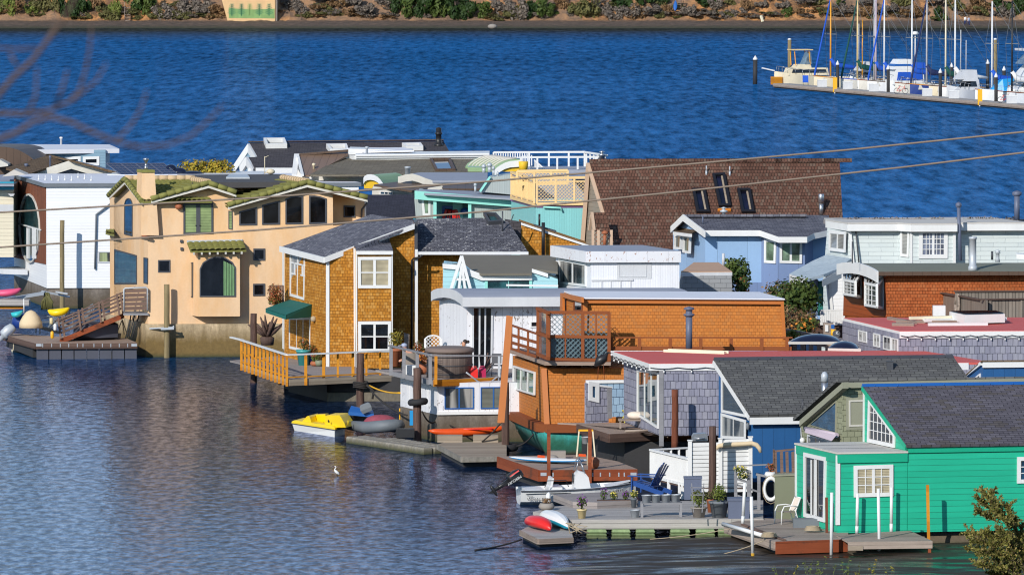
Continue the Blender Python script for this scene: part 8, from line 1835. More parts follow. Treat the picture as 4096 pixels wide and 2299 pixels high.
def skin(verts,edges,rad,name,mat,parent=None,sub=2,org=None):
 me=bpy.data.meshes.new('tmp'); me.from_pydata([tuple(v) for v in verts],edges,[]); o=bpy.data.objects.new('tmp',me); COL.objects.link(o)
 sm=o.modifiers.new('s','SKIN'); ss=o.modifiers.new('u','SUBSURF'); ss.levels=sub; ss.render_levels=sub
 for i,sv in enumerate(me.skin_vertices[0].data): sv.radius=(rad[i],rad[i]) if not hasattr(rad[i],'__len__') else rad[i]; sv.use_root=(i==0)
 dg=bpy.context.evaluated_depsgraph_get(); dg.update(); m2=bpy.data.meshes.new_from_object(o.evaluated_get(dg)); bpy.data.objects.remove(o,do_unlink=True)
 off=org if org is not None else (wloc(parent) if parent else V((0,0,0)))
 for v in m2.vertices: v.co-=off
 for p in m2.polygons: p.use_smooth=True
 m2.materials.clear(); m2.materials.append(mat); m2.name=name
 r=bpy.data.objects.new(name,m2); COL.objects.link(r)
 if parent: r.parent=parent
 else: r.location=off
 WL[r.name]=V(off); return r
c=atY(1900,105,261.2); hd=atY(1900,66,261.2)
t=thing('person','person with dark gathered hair and sunglasses sitting behind the hot tub, facing left','person',V((c.x,c.y,tz_+.4)),'people on the houseboat decks')
vs=[V((c.x,c.y,tz_+.42)),V((c.x,c.y,tz_+.75)),V((c.x+.02,c.y,c.z-.12)),V((c.x,c.y,c.z+.02)),hd+UZ*.0,hd+V((0,0,.12)),V((c.x,c.y-.2,c.z-.14)),V((c.x-.05,c.y-.3,c.z-.42)),V((c.x-.3,c.y-.28,c.z-.5)),V((c.x,c.y+.2,c.z-.14)),V((c.x-.05,c.y+.3,c.z-.42)),V((c.x-.3,c.y+.28,c.z-.5)),V((c.x-.45,c.y-.12,tz_+.45)),V((c.x-.45,c.y+.12,tz_+.45))]
skin(vs,[(0,1),(1,2),(2,3),(3,4),(4,5),(2,6),(6,7),(7,8),(2,9),(9,10),(10,11),(0,12),(0,13)],[.17,.16,.15,.055,.10,.085,.075,.05,.04,.075,.05,.04,.08,.08],'body',MT['skin'],t)
MB().blob(hd+V((.055,.03,.1)),.10,.11,.10).blob(hd+V((.17,.02,.10)),.07,.07,.07).build('hair',MT['hair'],t); MB().box(hd+V((-.105,0,.045)),.03,.19,.05).build('sunglasses',MT['sign_black'],t); MB().blob(hd+V((-.12,0,.01)),.025,.02,.03,8,5).build('nose',MT['skin'],t); MB().loft([[V((c.x+dx,c.y+dy,z)) for dx,dy in ((-.17,-.24),(.15,-.24),(.15,.24),(-.17,.24))] for z in (tz_+.4,c.z-.3,c.z-.14)],True,True).build('top',MT['white'],t)
cw=LD.p(1372,330,-1.0); cw.z=tz_; t=thing('wicker_chair','rounded grey wicker armchair at the deck railing, seen from behind','chair',cw)
mb=MB(); mb.grid(lambda a_,b_: cw+V((.42*math.cos(-.4+a_*4.0)*(1-.1*b_),.40*math.sin(-.4+a_*4.0)*(1-.1*b_)*-1,.05+.75*b_)),18,6); mb.build('shell',MT['wicker'],t); MB().lathe(cw+UZ*.3,[(.38,0),(.4,.08),(.01,.1)],16).build('seat',MT['wicker'],t)
t=thing('person','person in a pale cap and pink clothes lounging by the deck railing','person',cw+UZ*.4,'people on the houseboat decks'); hd=LD.p(1300,92,-1.3)
b=cw+UZ*.5; ch_=b.lerp(hd,.62)
sh=hd+V((.12,0,-.22)); skin([b,b+V((-.1,0,.25)),sh+V((.05,0,-.15)),sh,hd-UZ*.05,hd+UZ*.07,sh+V((0,-.2,-.04)),sh+V((-.1,-.28,-.3)),sh+V((-.35,-.2,-.38)),sh+V((0,.2,-.04)),sh+V((-.1,.28,-.3)),sh+V((-.35,.2,-.38)),b+V((.35,-.1,.12)),b+V((.7,-.12,-.1)),b+V((.35,.1,.12)),b+V((.7,.12,-.1))],[(0,1),(1,2),(2,3),(3,4),(4,5),(3,6),(6,7),(7,8),(3,9),(9,10),(10,11),(0,12),(12,13),(0,14),(14,15)],[.16,.15,.15,.07,.1,.085,.075,.05,.04,.075,.05,.04,.1,.06,.1,.06],'body',MT['skin'],t)
MB().blob(hd+V((0,0,.06)),.13,.13,.1).extr([hd+V((-.1,-.09,.06)),hd+V((-.1,.09,.06)),hd+V((-.26,.06,.03)),hd+V((-.26,-.06,.03))],UZ*.02).build('cap',MT['peri_trim'],t); MB().loft([[b+V((dx*1.1,dy*1.1,z)) for dx,dy in ((-.2,-.2),(.2,-.2),(.2,.2),(-.2,.2))] for z in (-.1,.12,.25)],True,True).build('shorts',MT['pink'],t)
t=plant('basket of orange and red flowers low behind the deck railing',V((LD.p(1490,340,-1.0).x,LD.p(1490,340,-1.0).y,tz_)),.5,.55,'leaf_red','flower_orange','potted_plant',120,.06,'potted plants on the upper decks',('bowl',.26,.42,'terra')); plant('yellow dried blooms in a pot at the left end of the deck railing',V((LD.p(1215,300,-1.4).x,LD.p(1215,300,-1.4).y,tz_)),.75,.7,'leaf_yellow','leaf_olive','potted_plant',160,.06,'potted plants on the upper decks',('taper',.24,.75,'terra')); plant('dark leafy pot behind the wicker chair',V((LD.p(1440,250,-1.8).x,LD.p(1440,250,-1.8).y,tz_)),.6,.5,'leaf_red','leaf_olive','potted_plant',140,.06,'potted plants on the upper decks',('taper',.2,.5,'grey_pot'))
c=LD.p(1372,352,-.4); c.z=tz_; tag(MB().box(c,.5,.4,.4).build('crate',MT['white'],None),'white crate under the deck railing behind the tyre pile','crate')
mb=MB(); c=AC.p(2130,300,.6) if False else FD.p(2110,300,-1.0); c.z=tz_
for k in range(6): mb.beam(c+V((rg_.uniform(-.3,.3),rg_.uniform(-.2,.2),.0)),c+V((rg_.uniform(-.5,.5),.3,rg_.uniform(.5,.95))),.05,.03)
tag(mb.build('lumber_heap',MT['dark_timber'],None),'heap of odd boards leaning behind the fuel cans','lumber')
c=FD.p(2230,380,-.6); c.z=tz_; t=thing('patio_chair','dark folding chair at the right end of the hot tub deck','chair',c); MB().box(c+UZ*.42,.45,.45,.04).build('seat',MT['dark_grey'],t); MB().extr([c+V((-.2,.2,.5)),c+V((.2,.2,.5)),c+V((.2,.3,.9)),c+V((-.2,.3,.9))],V((0,.03,0))).build('backrest',MT['dark_grey'],t)
for sx in (-.2,.2):
 for sy in (-.2,.2): MB().tube([c+V((sx,sy,0)),c+V((sx,sy,.42))],.015,5).build('leg',MT['dark_grey'],t)
fr('D')
c=atZ(420,1215,ydz)+V((0,.6,0)); t=thing('agave_sculpture','dark driftwood agave shaped sculpture on the cedar deck','sculpture',c); mb=MB(); rg_=random.Random(4)
for k in range(26):
 an=rg_.uniform(0,6.28); el=rg_.uniform(.5,1.4); e=V((math.cos(an)*math.cos(el),math.sin(an)*math.cos(el),math.sin(el))); l=rg_.uniform(.7,1.15); mb.tube([c+UZ*.35,c+UZ*.35+e*l*.5,c+UZ*.35+e*l],[.08,.10,.03],6)
mb.build('leaf_blade',MT['dark_timber'],t); MB().lathe(c,[(.3,0),(.34,.35),(.25,.4)],10).build('base',MT['dark_timber'],t)
gd='potted plants on the cedar deck'
plant('tall teal pot with mixed plants on the cedar deck',atZ(785,1420,ydz)+V((0,.7,0)),.5,.55,'leaf_olive','leaf_red','potted_plant',120,.06,gd,('taper',.32,.7,'teal_pot')); plant('cream planter of spiky stems beside the cedar house door',atZ(650,1300,ydz)+V((0,.8,0)),.7,.7,'leaf_grey','leaf_olive','potted_plant',140,.06,gd,('bowl',.33,.35,'stone')); plant('dark blue pot of red succulents, right of the teal pot',atZ(862,1415,ydz)+V((0,.6,0)),.45,.5,'leaf_red','leaf_mid','potted_plant',130,.06,gd,('taper',.22,.45,'blue_deep')); plant('terracotta bowl of yellow and red succulents on the cedar deck',atZ(910,1425,ydz)+V((0,.45,0)),.4,.5,'leaf_fresh','leaf_red','potted_plant',130,.06,gd,('bowl',.26,.22,'terra')); plant('olive green round pot at the rail of the cedar deck',atZ(945,1425,ydz)+V((0,.3,0)),.35,.35,'leaf_olive','leaf_brown','potted_plant',90,.05,gd,('bowl',.2,.28,'sage_box'))
plant('red autumn creeper bush between villa and cedar house',YL.p(500,690,.9)-UZ*.5,.95,.75,'leaf_red',None,'bush',420,.07);
c=YL.p(520,800,.6); t=thing('trellis','dark brown trellis screen carrying the red creeper','trellis',c); S=Wall(c,3); mb=MB()
for x in (455,490,525,560,583): mb.beam(S.p(x,800),S.p(x,610),.09,.05)
for y in (610,660,710,760,798): mb.beam(S.p(450,y),S.p(588,y),.06,.05)
mb.build('lath',MT['ramp_wood'],t)
plant('yellow green creeper below the red one by the cedar house',YL.p(500,790,.8)-UZ*.1,.4,.65,'leaf_fresh','leaf_red','bush',160,.07)
c=T3.p(1818,1200,.5); tag(MB().extr([T3.p(1805,1300,.5),T3.p(1850,1300,.5),T3.p(1855,1100,.5),T3.p(1800,1080,.5)],V((0,.1,0))).build('driftwood_slab',MT['old_wood'],None),'upright grey driftwood slab by the cedar house downpipe','driftwood')
fr('I')
rope('thick dark mooring line from the rope bound pile to the hot tub float',sag(atY(960,530,266.6),atY(1330,780,259.5),.15),.04,'rope_dark'); rope('yellow mooring line from the rope bound pile to the hot tub house',sag(atY(950,480,266.6),atY(1258,555,262.5),.1),.035,'yellow_paint'); rope('yellow line hanging down the left edge of the hot tub house',sag(atY(1255,710,262),atY(1258,900,262),.02),.03,'yellow_paint')
rope('dark rope hanging between the tyre pile and the float',sag(atY(1480,740,257.2),atY(1625,830,258.5),.25),.035,'rope_dark'); rope('mooring rope from the float to the orange kayak end',sag(atY(1740,870,258.3),atY(1930,925,256.5),.05),.03,'rope_dark'); fr('J'); rope('dark line from the teal hull down to the tyre',sag(atY(590,965,250.5),atY(420,1090,251.2),.1),.03,'rope_dark'); rope('line from the pile to a cleat on the concrete dock',sag(atY(265,850,252),atZ(70,1045,.45),.05),.03,'rope_dark')
fr('O'); rope('pale mooring line hanging beside the right dock post',[F_ for F_ in [atY(x,y,238.6) for x,y in ((1140,110),(1132,300),(1135,420),(1150,455),(1170,440),(1178,380))]],.03,'rope')
fr('I'); c=atZ(612,1385,0); ES=.6; t=thing('egret','small white egret wading in the open water','bird',c); b=c+UZ*.09
skin([b+V(q_)*ES for q_ in ((.06,0,.06),(-.02,0,.13),(-.08,0,.22),(-.04,0,.30),(.02,0,.36),(-.02,0,.44),(-.09,0,.45),(.16,0,-.03),(.22,0,-.1))],[(0,1),(1,2),(2,3),(3,4),(4,5),(5,6),(0,7),(7,8)],[.06,.05,.027,.021,.02,.021,.024,.042,.015],'body',MT['gel_white'],t); MB().tube([b+V((-.066,0,.27)),b+V((-.15,0,.264))],[.012,.003],6).build('beak',MT['black_metal'],t)
for s_ in (-.03,.03): MB().tube([b+V((.06,s_,.0)),b+V((.05,s_,-.3))],.012,5).build('leg',MT['black_metal'],t)
fr('N')
t=thing('walkway_railing','weathered grey walkway railing between the pumpkin and red roofed houses','railing',atY(500,300,262)); mb=MB(); a0=atY(185,172,259); a1=atY(850,290,257)
for f in range(9): p=a0.lerp(a1,f/8); mb.beam(p-UZ*1.6,p,.18)
mb.beam(a0+UZ*.0,a1,.2,.08); mb.beam(a0-UZ*.35,a1-UZ*.35,.06,.16); mb.beam(a0-UZ*.8,a1-UZ*.8,.06,.16); mb.build('rail_frame',MT['old_wood'],t)
t=thing('walkway','plank walkway behind the grey railing','walkway',atY(500,330,262)); MB().extr([a0-UZ*1.3,a1-UZ*1.3,a1+V((0,4,-1.3)),a0+V((0,8,-1.3))],UZ*-.15).build('decking',MT['old_wood'],t)
t=thing('utility_box','grey utility cabinet with a paper notice by the walkway','cabinet',atY(590,200,259.5)); MB().extr([atY(560,230,259.5),atY(660,235,259.5),atY(660,110,259.5),atY(560,105,259.5)],V((0,.6,0))).build('cabinet',MT['old_wood'],t); MB().extr([atY(573,190,259.45),atY(607,192,259.45),atY(607,125,259.45),atY(573,122,259.45)],V((0,-.02,0))).build('notice',MT['white'],t)
p=atY(655,245,258.9); t=thing('hydrant_post','yellow post with a blue and white cap and a round sign by the walkway','post',p); MB().tube([p,atY(660,165,258.9)],.11,10).build('post',MT['yellow_paint'],t); MB().extr([atY(636,165,258.9),atY(668,165,258.9),atY(668,122,258.9),atY(636,122,258.9)],V((0,.1,0))).build('cap_sign',MT['blue_gloss'],t); MB().tube([atY(688,214,258.85),atY(688,214,258.75)],.16,16).build('round_sign',MT['dark_grey'],t); text(t,'K',atY(680,221,258.7),V((1,0,0)),UZ,.2,MT['white'])
for fn,x,y,Y,rx,rz_,m_,fl,lab,n,s_ in (('K',880,1260,281,.65,.95,'leaf_mid','leaf_dark','round green shrub beside the tan roofed annex',900,.10),('L',270,1000,270,1.35,1.05,'leaf_mid','leaf_dark','spreading green shrub beside the white porch railing',1500,.11),('L',130,930,272,1.0,.6,'leaf_olive','leaf_brown','dry olive shrub behind the pumpkin house roof end',600,.09),('N',280,90,262,1.1,.75,'leaf_brown','leaf_olive','brown twiggy shrub with white tufts by the walkway',800,.08),('N',370,150,261,.6,.5,'leaf_mid','flower_orange','small shrub with orange blooms by the walkway',360,.08),('K',930,1400,279,.35,.6,'leaf_mid','leaf_red','sparse green plant below the round green shrub',160,.08),('L',375,975,273.5,.35,.3,'leaf_yellow','leaf_olive','yellow flowering plant on the white window sill',160,.07),('N',240,240,258,.5,.3,'leaf_fresh','leaf_mid','bright green weeds under the walkway railing',160,.08),('N',830,255,256.5,.25,.3,'leaf_fresh','leaf_mid','bright green plant at the end of the walkway railing',100,.07)):
 fr(fn); c=atY(x,y,Y); t=thing('shrub',lab,'shrub',c-UZ*rz_,'shrubs between the houses'); mb=MB();
 for k in range(5): q=c+V((rg_.uniform(-.45,.45)*rx,rg_.uniform(-.3,.3)*rx,rg_.uniform(-.4,.45)*rz_)); mb.leaves(q,(rx*.58,rx*.5,rz_*.58),n//5,s_,rg_,.25)
 mb.build('foliage',MT[m_],t); mb=MB(); mb.leaves(c,(rx*.95,rx*.6,rz_*.95),n//4,s_,rg_,.5); mb.build('leaf_tuft',MT[fl],t); MB().tube([c-UZ*(rz_+.6),c-UZ*rz_*.2],.06,6).build('stem',MT['bark'],t)
# ================================================================== MARINA
fr('S')
pA=atZ(322,752,.55); pB=atZ(2576,948,.55); pd=(pB-pA); PLn=pd.length; pd.normalize(); pn=V((pd.y,-pd.x,0)); pn=pn if pn.x>0 else -pn   # pn: away from the open water, to the right
t=thing('pier','long grey plank marina pier with a row of boats berthed behind it','pier',V(((pA+pB)/2).xy.to_3d()))
pE=pB+pd*25
MB().extr([pA,pE,pE+pn*2.2,pA+pn*2.2],UZ*-.08).build('decking',MT['dock_grey'],t)
MB().extr([pA-pn*.06-UZ*.02,pE-pn*.06-UZ*.02,pE-pn*.06-UZ*.38,pA-pn*.06-UZ*.38],pn*.05).build('fascia',MT['old_wood'],t); MB().extr([pA+pn*.1-UZ*.7,pE+pn*.1-UZ*.7,pE+pn*2-UZ*.7,pA+pn*2-UZ*.7],UZ*.6).build('float',MT['hull_dark'],t)
def pierpt(x,off=0.,z=.55):
 """point on the pier line seen at picture column x"""
 lo,hi=-40.,PLn+30
 for _ in range(40):
  m=(lo+hi)/2; p=pA+pd*m+pn*off
  sx=2048+(p.x)*FPX/(p.y);
  if sx<cur[0]+x*cur[2]: lo=m
  else: hi=m
 p=pA+pd*lo+pn*off; return V((p.x,p.y,z))
def mpile(x,yt,lab,wood=False,base=None,off=1.6,w=.2):
 p=pierpt(x,off,-.4) if base is None else base
 top=atY(x,yt,p.y); t=thing('marina_pile',lab,'piling',p,'pilings of the marina pier')
 if wood: MB().tube([p,top],w,10,w*.9).build('shaft',MT['pile_tan'],t); MB().lathe(top,[(w*.95,0),(w*.8,.15),(.01,.2)],8).build('cap',MT['white'],t)
 else:
  MB().tube([p,top-UZ*.35],w,12).build('shaft',MT['hull_dark'],t); MB().lathe(top-UZ*.35,[(w*1.1,0),(w*1.1,.12),(.02,.55)],12).build('cap',MT['white'],t)
b=atZ(158,762,-.02); mpile(160,515,'lone black piling with a white cone cap, standing in open water left of the pier',base=V((b.x,b.y,-.5)),w=.28)
for x,yt,lab in ((900,560,'first capped piling from the left on the pier, by the yellow pedestal'),(1355,600,'second capped piling on the pier, before the blue windowed trawler'),(1824,632,'third capped piling on the pier, left of the grey cabin cruiser'),(2325,670,'fourth capped piling on the pier, before the red and blue covers')): mpile(x,yt,lab,off=1.9)
for x,yt,lab,Yb in ((1238,540,'short capped piling behind the grey mast',None),(1925,580,'capped piling behind the grey cabin cruiser',None),(2250,550,'capped piling left of the tall white mast at the right',None),(2397,610,'capped piling behind the red and blue covers',None)): mpile(x,yt,lab,off=9)
mpile(468,360,'bare wooden piling topped with white, behind the tan cabin cruiser',True,off=8,w=.26); mpile(2318,360,'bare brown piling right of the tall white mast',True,off=11,w=.22)
box0=None
for i,x in enumerate((990,1225,1705,1945,2465,760)):
 p=pierpt(x,1.2); lab=['white dock box right of the first yellow pedestal','white dock box below the grey mast','white dock box before the navy bow','white dock box before the grey cabin cruiser','white dock box at the right end of the pier','white dock box near the left end of the pier'][i]
 if box0 is None:
  t=thing('dock_box',lab,'dock box',p,'dock boxes on the pier'); MB().box(p,1.15,.7,.8).build('body',MT['grey_white'],t); MB().box(p+UZ*.8,1.22,.76,.09).build('lid',MT['gel_white'],t); box0=t
 else: dup(box0,p,lab)
for x,lab in ((876,'yellow pedestal on the pier edge near its left end'),(2180,'yellow pedestal on the pier edge near its right part')):
 p=pierpt(x,.1); t=thing('dock_pedestal',lab,'pedestal',p,'yellow pedestals on the pier'); MB().box(p+UZ*-.4,.5,.4,1.75).build('cabinet',MT['yellow_paint'],t); MB().tube([p-UZ*.9,p-UZ*.4],.12,8).build('foot',MT['gel_white'],t)
sail_lab={}
def sailboat(x,ymast_top,mat,lab,hullm='gel_white',cover='sail_blue',jib='sail_blue',L=9.2,spread=None,yb=600,mast2=None,boom=4.0):
 p=pierpt(x-150,2.6,0); dirn=pn; A=p+dirn*L; B=p
 mb,rings,dn,xx=hullmesh(A,B,2.8,1.2,1.65,.4,1.1,stern=.7,open_=False)
 t=thing('sailboat',lab,'sailboat',(A+B)/2,'sailboats berthed at the pier'); mb.build('hull',MT[hullm],t)
 d_=-dn # towards stern
 m0=B+d_*(L*.40)
 for _ in range(6):
  sx=2048+m0.x*FPX/m0.y; tx=cur[0]+x*cur[2]; m0=m0+d_*((tx-sx)*m0.y/FPX/d_.x)
 m0=V((m0.x,m0.y,1.0))
 MB().loft([[m0+d_*a+xx*s_+UZ*z for a,s_ in ((-1.2*k,-.75*k),(2.6*k,-.85*k),(2.6*k,.85*k),(-1.2*k,.75*k))] for k,z in ((1,0),(.92,.5),(.8,.6))],True,False).build('cabin',MT['off_white'],t)
 top=atY(x,ymast_top,m0.y); hgt=max(top.z-m0.z,6)
 ms=MB().tube([m0,m0+UZ*hgt],.115,8,.085); mo=ms.build('mast',MT[mat],t)
 s1=m0+UZ*(hgt*.55); mb=MB().beam(s1-xx*.9-d_*.45,s1+xx*.9+d_*.45,.09);
 for e in (-1,1):
  mb.tube([m0+xx*e*1.2,s1+xx*e*.9+d_*.45*e,m0+UZ*hgt*.97],.02,4)
 mb.tube([A+UZ*1.0,m0+UZ*hgt],.02,4); mb.build('rigging',MT['grey_pot'],mo)
 mb=MB()
 for s_ in (0,4): mb.tube([rings[i][s_]+UZ*.02 for i in range(0,17,2)],.06,5)
 mb.tube([rings[0][0],rings[0][4]],.06,5); mb.build('toe_rail',MT[('rail_orange','sail_blue','dark_timber','rust_board')[int(x)%4]],t)
 bm=m0+UZ*1.5; mb=MB().tube([bm+UZ*1.3,bm+UZ*.55+d_*.5,bm+UZ*.25+d_*boom*.6,bm+UZ*.1+d_*boom],[.22,.34,.28,.12],8); mb.build('sail_cover',MT[cover],t)
 if jib: MB().tube([B+UZ*1.4-d_*-.1,(B+UZ*1.4).lerp(m0+UZ*hgt,.06),m0+UZ*hgt*.98],[.06,.13,.07],8).build('furled_jib',MT[jib],t)
 mb=MB()
 for k in range(5): q=rings[int(15-k*2.6)]; mb.tube([q[0],q[0]+UZ*.6],.02,4); mb.tube([q[4],q[4]+UZ*.6],.02,4)
 for k in range(4):
  for s_ in (0,4): mb.tube([rings[int(15-k*2.6)][s_]+UZ*.6,rings[int(15-(k+1)*2.6)][s_]+UZ*.6],.018,4)
 mb.build('guard_rail',MT['steel'],t)
 if mast2:
  q=atY(mast2[0],mast2[1],m0.y); MB().tube([V((q.x,q.y,1.0)),q],.08,8,.06).build('mizzen_mast',MT[mast2[2]],t)
 return t
wood_m=paint('mast_yellow',srgb(226,156,40),.5,.08); paint('mast_tan',srgb(222,196,140),.5,.08); paint('mast_grey',srgb(186,184,186),.4,.08); paint('mast_cream',srgb(226,214,186),.5,.1)
for a in ((836,-40,'mast_yellow','sailboat with a yellow lower mast and bright blue boom cover','boat_tan','sail_blue','sail_blue'),(1077,-30,'mast_tan','ketch with tan main mast, short orange mizzen and dark green covers','off_white','sail_green','sail_green'),
 (1228,-30,'mast_grey','sailboat with a grey mast and dull green boom cover','gel_white','sail_green',None),(1318,-30,'white','sailboat with a white mast just left of the blue windowed trawler','gel_white','sail_blue','sail_blue'),
 (1567,-30,'white','sailboat with a white mast and blue cover right of the trawler','off_white','sail_blue',None),(1700,-30,'mast_grey','navy hulled sailboat with a pale mast and navy boom cover','blue_deep','sail_navy','sail_navy'),
 (1870,-30,'mast_cream','sailboat with a thick cream mast and green cover','boat_tan','sail_green',None),(1955,-30,'white','sailboat with a radar dome on its white mast behind the grey cruiser','gel_white','gel_white',None),
 (2287,15,'white','sailboat with a shorter white mast and red and blue covers','gel_white','sail_blue',None),(2467,5,'black_metal','sailboat with a black mast near the right edge','gel_white','gel_white',None)):
 sailboat(*a[:4],hullm=a[4],cover=a[5],jib=a[6],mast2=(1124,180,'mast_yellow') if a[0]==1077 else None)
def cruiser(x0,x1,lab,hullm,trim,ybase,kind=0,off=2.8,beam=3.2):
 p0=pierpt(x0,off,0); L=(x1-x0)*cur[2]*p0.y/FPX/ max(.4,pn.x); B=p0; A=p0+pn*L
 mb,rings,dn,xx=hullmesh(A,B,beam,1.2,1.9,.4,1.2,stern=.85,open_=False); t=thing('cabin_cruiser',lab,'motor yacht',(A+B)/2,'motor yachts berthed at the pier'); mb.build('hull',MT[hullm],t); d_=-dn
 def blk(f0,f1,w0,z0,z1,tp,m_,nm_,rk=.25):
  MB().loft([[B+d_*(L*f0)+xx*w0+UZ*z0,B+d_*(L*f1)+xx*w0+UZ*z0,B+d_*(L*f1)-xx*w0+UZ*z0,B+d_*(L*f0)-xx*w0+UZ*z0],[B+d_*(L*f0+rk*(z1-z0)*1.6)+xx*w0*tp+UZ*z1,B+d_*(L*f1-.1)+xx*w0*tp+UZ*z1,B+d_*(L*f1-.1)-xx*w0*tp+UZ*z1,B+d_*(L*f0+rk*(z1-z0)*1.6)-xx*w0*tp+UZ*z1]],True,False).build(nm_,MT[m_],t)
 if kind==0:
  blk(.2,.92,1.25,1.4,2.3,.9,hullm,'cabin'); blk(.26,.88,1.28,1.7,2.12,.93,'glass_dark','window_band'); blk(.34,.62,1.1,2.3,2.75,.9,hullm,'flybridge',.5)
  mb=MB(); z=4.5
  for f in (.34,.6):
   for e in (-1,1): mb.beam(B+d_*L*f+xx*e*1.0+UZ*2.6,B+d_*L*(f-.02)+xx*e*.9+UZ*z,.1)
  mb.build('bimini_frame',MT['mast_yellow'],t); MB().extr([B+d_*L*.28+xx*1.2+UZ*z,B+d_*L*.64+xx*1.2+UZ*z,B+d_*L*.64-xx*1.2+UZ*z,B+d_*L*.28-xx*1.2+UZ*z],UZ*.12).build('bimini_top',MT['mast_tan'],t); blk(.5,.63,1.05,2.75,4.3,.8,'glass_smoke','windscreen')
  MB().extr([B+d_*-.2+xx*.9+UZ*1.2,B+d_*-.2-xx*.9+UZ*1.2,B+d_*-.2-xx*.9+UZ*.2,B+d_*-.2+xx*.9+UZ*.2],d_*1.0).build('bow_block',MT['rail_orange'],t); MB().beam(B+UZ*1.95,B-d_*1.6+UZ*2.3,.35,.15).build('bowsprit',MT['gel_white'],t)
 elif kind==1:
  blk(.12,.9,1.35,1.3,3.1,.95,'gel_white','cabin',.1); blk(.2,.86,1.38,1.8,2.8,.96,'sail_blue','window_band',.1); blk(.1,.62,1.3,3.1,4.3,1.0,'gel_white','flybridge',.45); blk(.14,.64,1.33,3.5,3.75,1.0,'blue_gloss','stripe',.4); blk(.62,.95,1.2,3.2,3.9,.9,'sail_blue','canvas_top',.1)
  mb=MB().tube([B+d_*L*.75+UZ*3.5,B+d_*L*.75+UZ*7.2],.07,6); mb.build('radar_mast',MT['white'],t); MB().lathe(B+d_*L*.75+UZ*7.2,[(.4,0),(.45,.15),(.3,.35),(.02,.4)],12).build('radar_dome',MT['white'],t)
 elif kind==2:
  blk(.15,.95,1.4,1.3,2.5,.9,'grey_white','cabin',.6); blk(.25,.85,1.42,1.7,2.3,.93,'glass_dark','window_band',.6); blk(.3,.9,1.2,2.5,3.6,.85,'grey_white','flybridge',.5)
  mb=MB()
  for f,h in ((.45,8.2),(.62,7.0)): mb.tube([B+d_*L*f+UZ*3.4,B+d_*L*f+UZ*h],.04,5)
  mb.build('antenna',MT['white'],t)
 else:
  blk(.12,.98,1.9,1.6,3.2,.95,'gel_white','cabin',.5); blk(.2,.95,1.93,2.1,2.7,.97,'glass_dark','window_band',.5); blk(.25,.98,1.7,3.2,4.6,.92,'gel_white','flybridge',.6); blk(.3,.95,1.62,4.6,6.1,.9,'glass_smoke','windscreen',.6); MB().extr([B+d_*L*.3+xx*1.7+UZ*6.1,B+d_*L+xx*1.7+UZ*6.1,B+d_*L-xx*1.7+UZ*6.1,B+d_*L*.3-xx*1.7+UZ*6.1],UZ*.25).build('hardtop',MT['grey_white'],t)
 mb=MB()
 for k in range(5):
  for s_ in (0,4): q=rings[15-k*2]; mb.tube([q[s_],q[s_]+UZ*.7],.025,4); mb.tube([q[s_]+UZ*.7,rings[max(15-(k+1)*2,0)][s_]+UZ*.7],.025,4)
 mb.build('guard_rail',MT['steel'],t); return t
cruiser(330,840,'tan cream cabin cruiser with open canopy frame at the left end of the pier','boat_tan',None,760,0,2.3); cruiser(1330,1690,'white trawler yacht with bright blue windows and stripe','gel_white',None,800,1,3.2); cruiser(1880,2165,'pale grey cabin cruiser with two whip antennas','grey_white',None,850,2); cruiser(2425,2800,'large white yacht with a dark windscreen at the right edge','gel_white',None,900,3,5,4.2)
p=pierpt(612,1.3); t=thing('deck_chair','small blue deck chair near the left end of the pier','chair',p); MB().box(p+UZ*.35,.7,.6,.08).build('seat',MT['sail_blue'],t); MB().extr([p+V((-.35,.3,.4)),p+V((.35,.3,.4)),p+V((.35,.5,1.2)),p+V((-.35,.5,1.2))],V((0,.06,0))).build('backrest',MT['sail_blue'],t)
for dx in (-.3,.3): MB().beam(p+V((dx,-.25,0)),p+V((dx,.3,.4)),.05).build('leg',MT['black_metal'],t)
def bicycle(x,lab):
 p=pierpt(x,.9); t=thing('bicycle',lab,'bicycle',p,'bicycles on the pier');
 for dx in (-.5,.5): MB().tube([p+V((dx+.33*math.cos(a_*.5236),0,.34+.33*math.sin(a_*.5236))) for a_ in range(13)],.03,5).build('wheel',MT['black_metal'],t)
 a,b,c,d=p+V((-.5,0,.34)),p+V((-.05,0,.3)),p+V((-.18,0,.85)),p+V((.38,0,.85)); mb=MB().tube([a,b,d,c,b],.03,5).tube([a,c],.03,5).tube([d,p+V((.5,0,.34))],.03,5).tube([d,d+UZ*.15,d+V((.1,-.2,.2))],.02,5); mb.build('frame',MT['red_gel'],t); MB().box(c+UZ*.05,.25,.12,.06).build('saddle',MT['black_metal'],t)
p=pierpt(2180,3.0,0); A=p+pn*8; mb,rings,dn,xx=hullmesh(A,p,2.8,1.3,1.7,.4,1.1,stern=.8,open_=False); t=thing('covered_boat','motor boat under blue and maroon canvas left of the shorter white mast','boat',(A+p)/2); mb.build('hull',MT['gel_white'],t); mb=MB(); mb.loft([[p+dn*-f+xx*w_+UZ*1.3,p+dn*-f+xx*w_*.5+UZ*(1.3+h_),p+dn*-f-xx*w_*.5+UZ*(1.3+h_),p+dn*-f-xx*w_+UZ*1.3] for f,w_,h_ in ((1.2,.5,.3),(2.5,1.2,1.5),(5,1.3,1.7),(7.5,1.2,.8))],True,False); mb.build('canvas_cover',MT['sup_blue'],t); MB().extr([p-dn*3+xx*1.36+UZ*1.6,p-dn*7+xx*1.3+UZ*1.6,p-dn*7-xx*1.3+UZ*1.6,p-dn*3-xx*1.36+UZ*1.6],UZ*.5).build('canvas_band',paint('maroon',srgb(140,60,60),.8,.1),t)
sailboat(1243,-30,'lav_trim','sailboat with a lavender grey mast close behind the grey masted one',hullm='off_white',cover='sail_blue',jib=None)
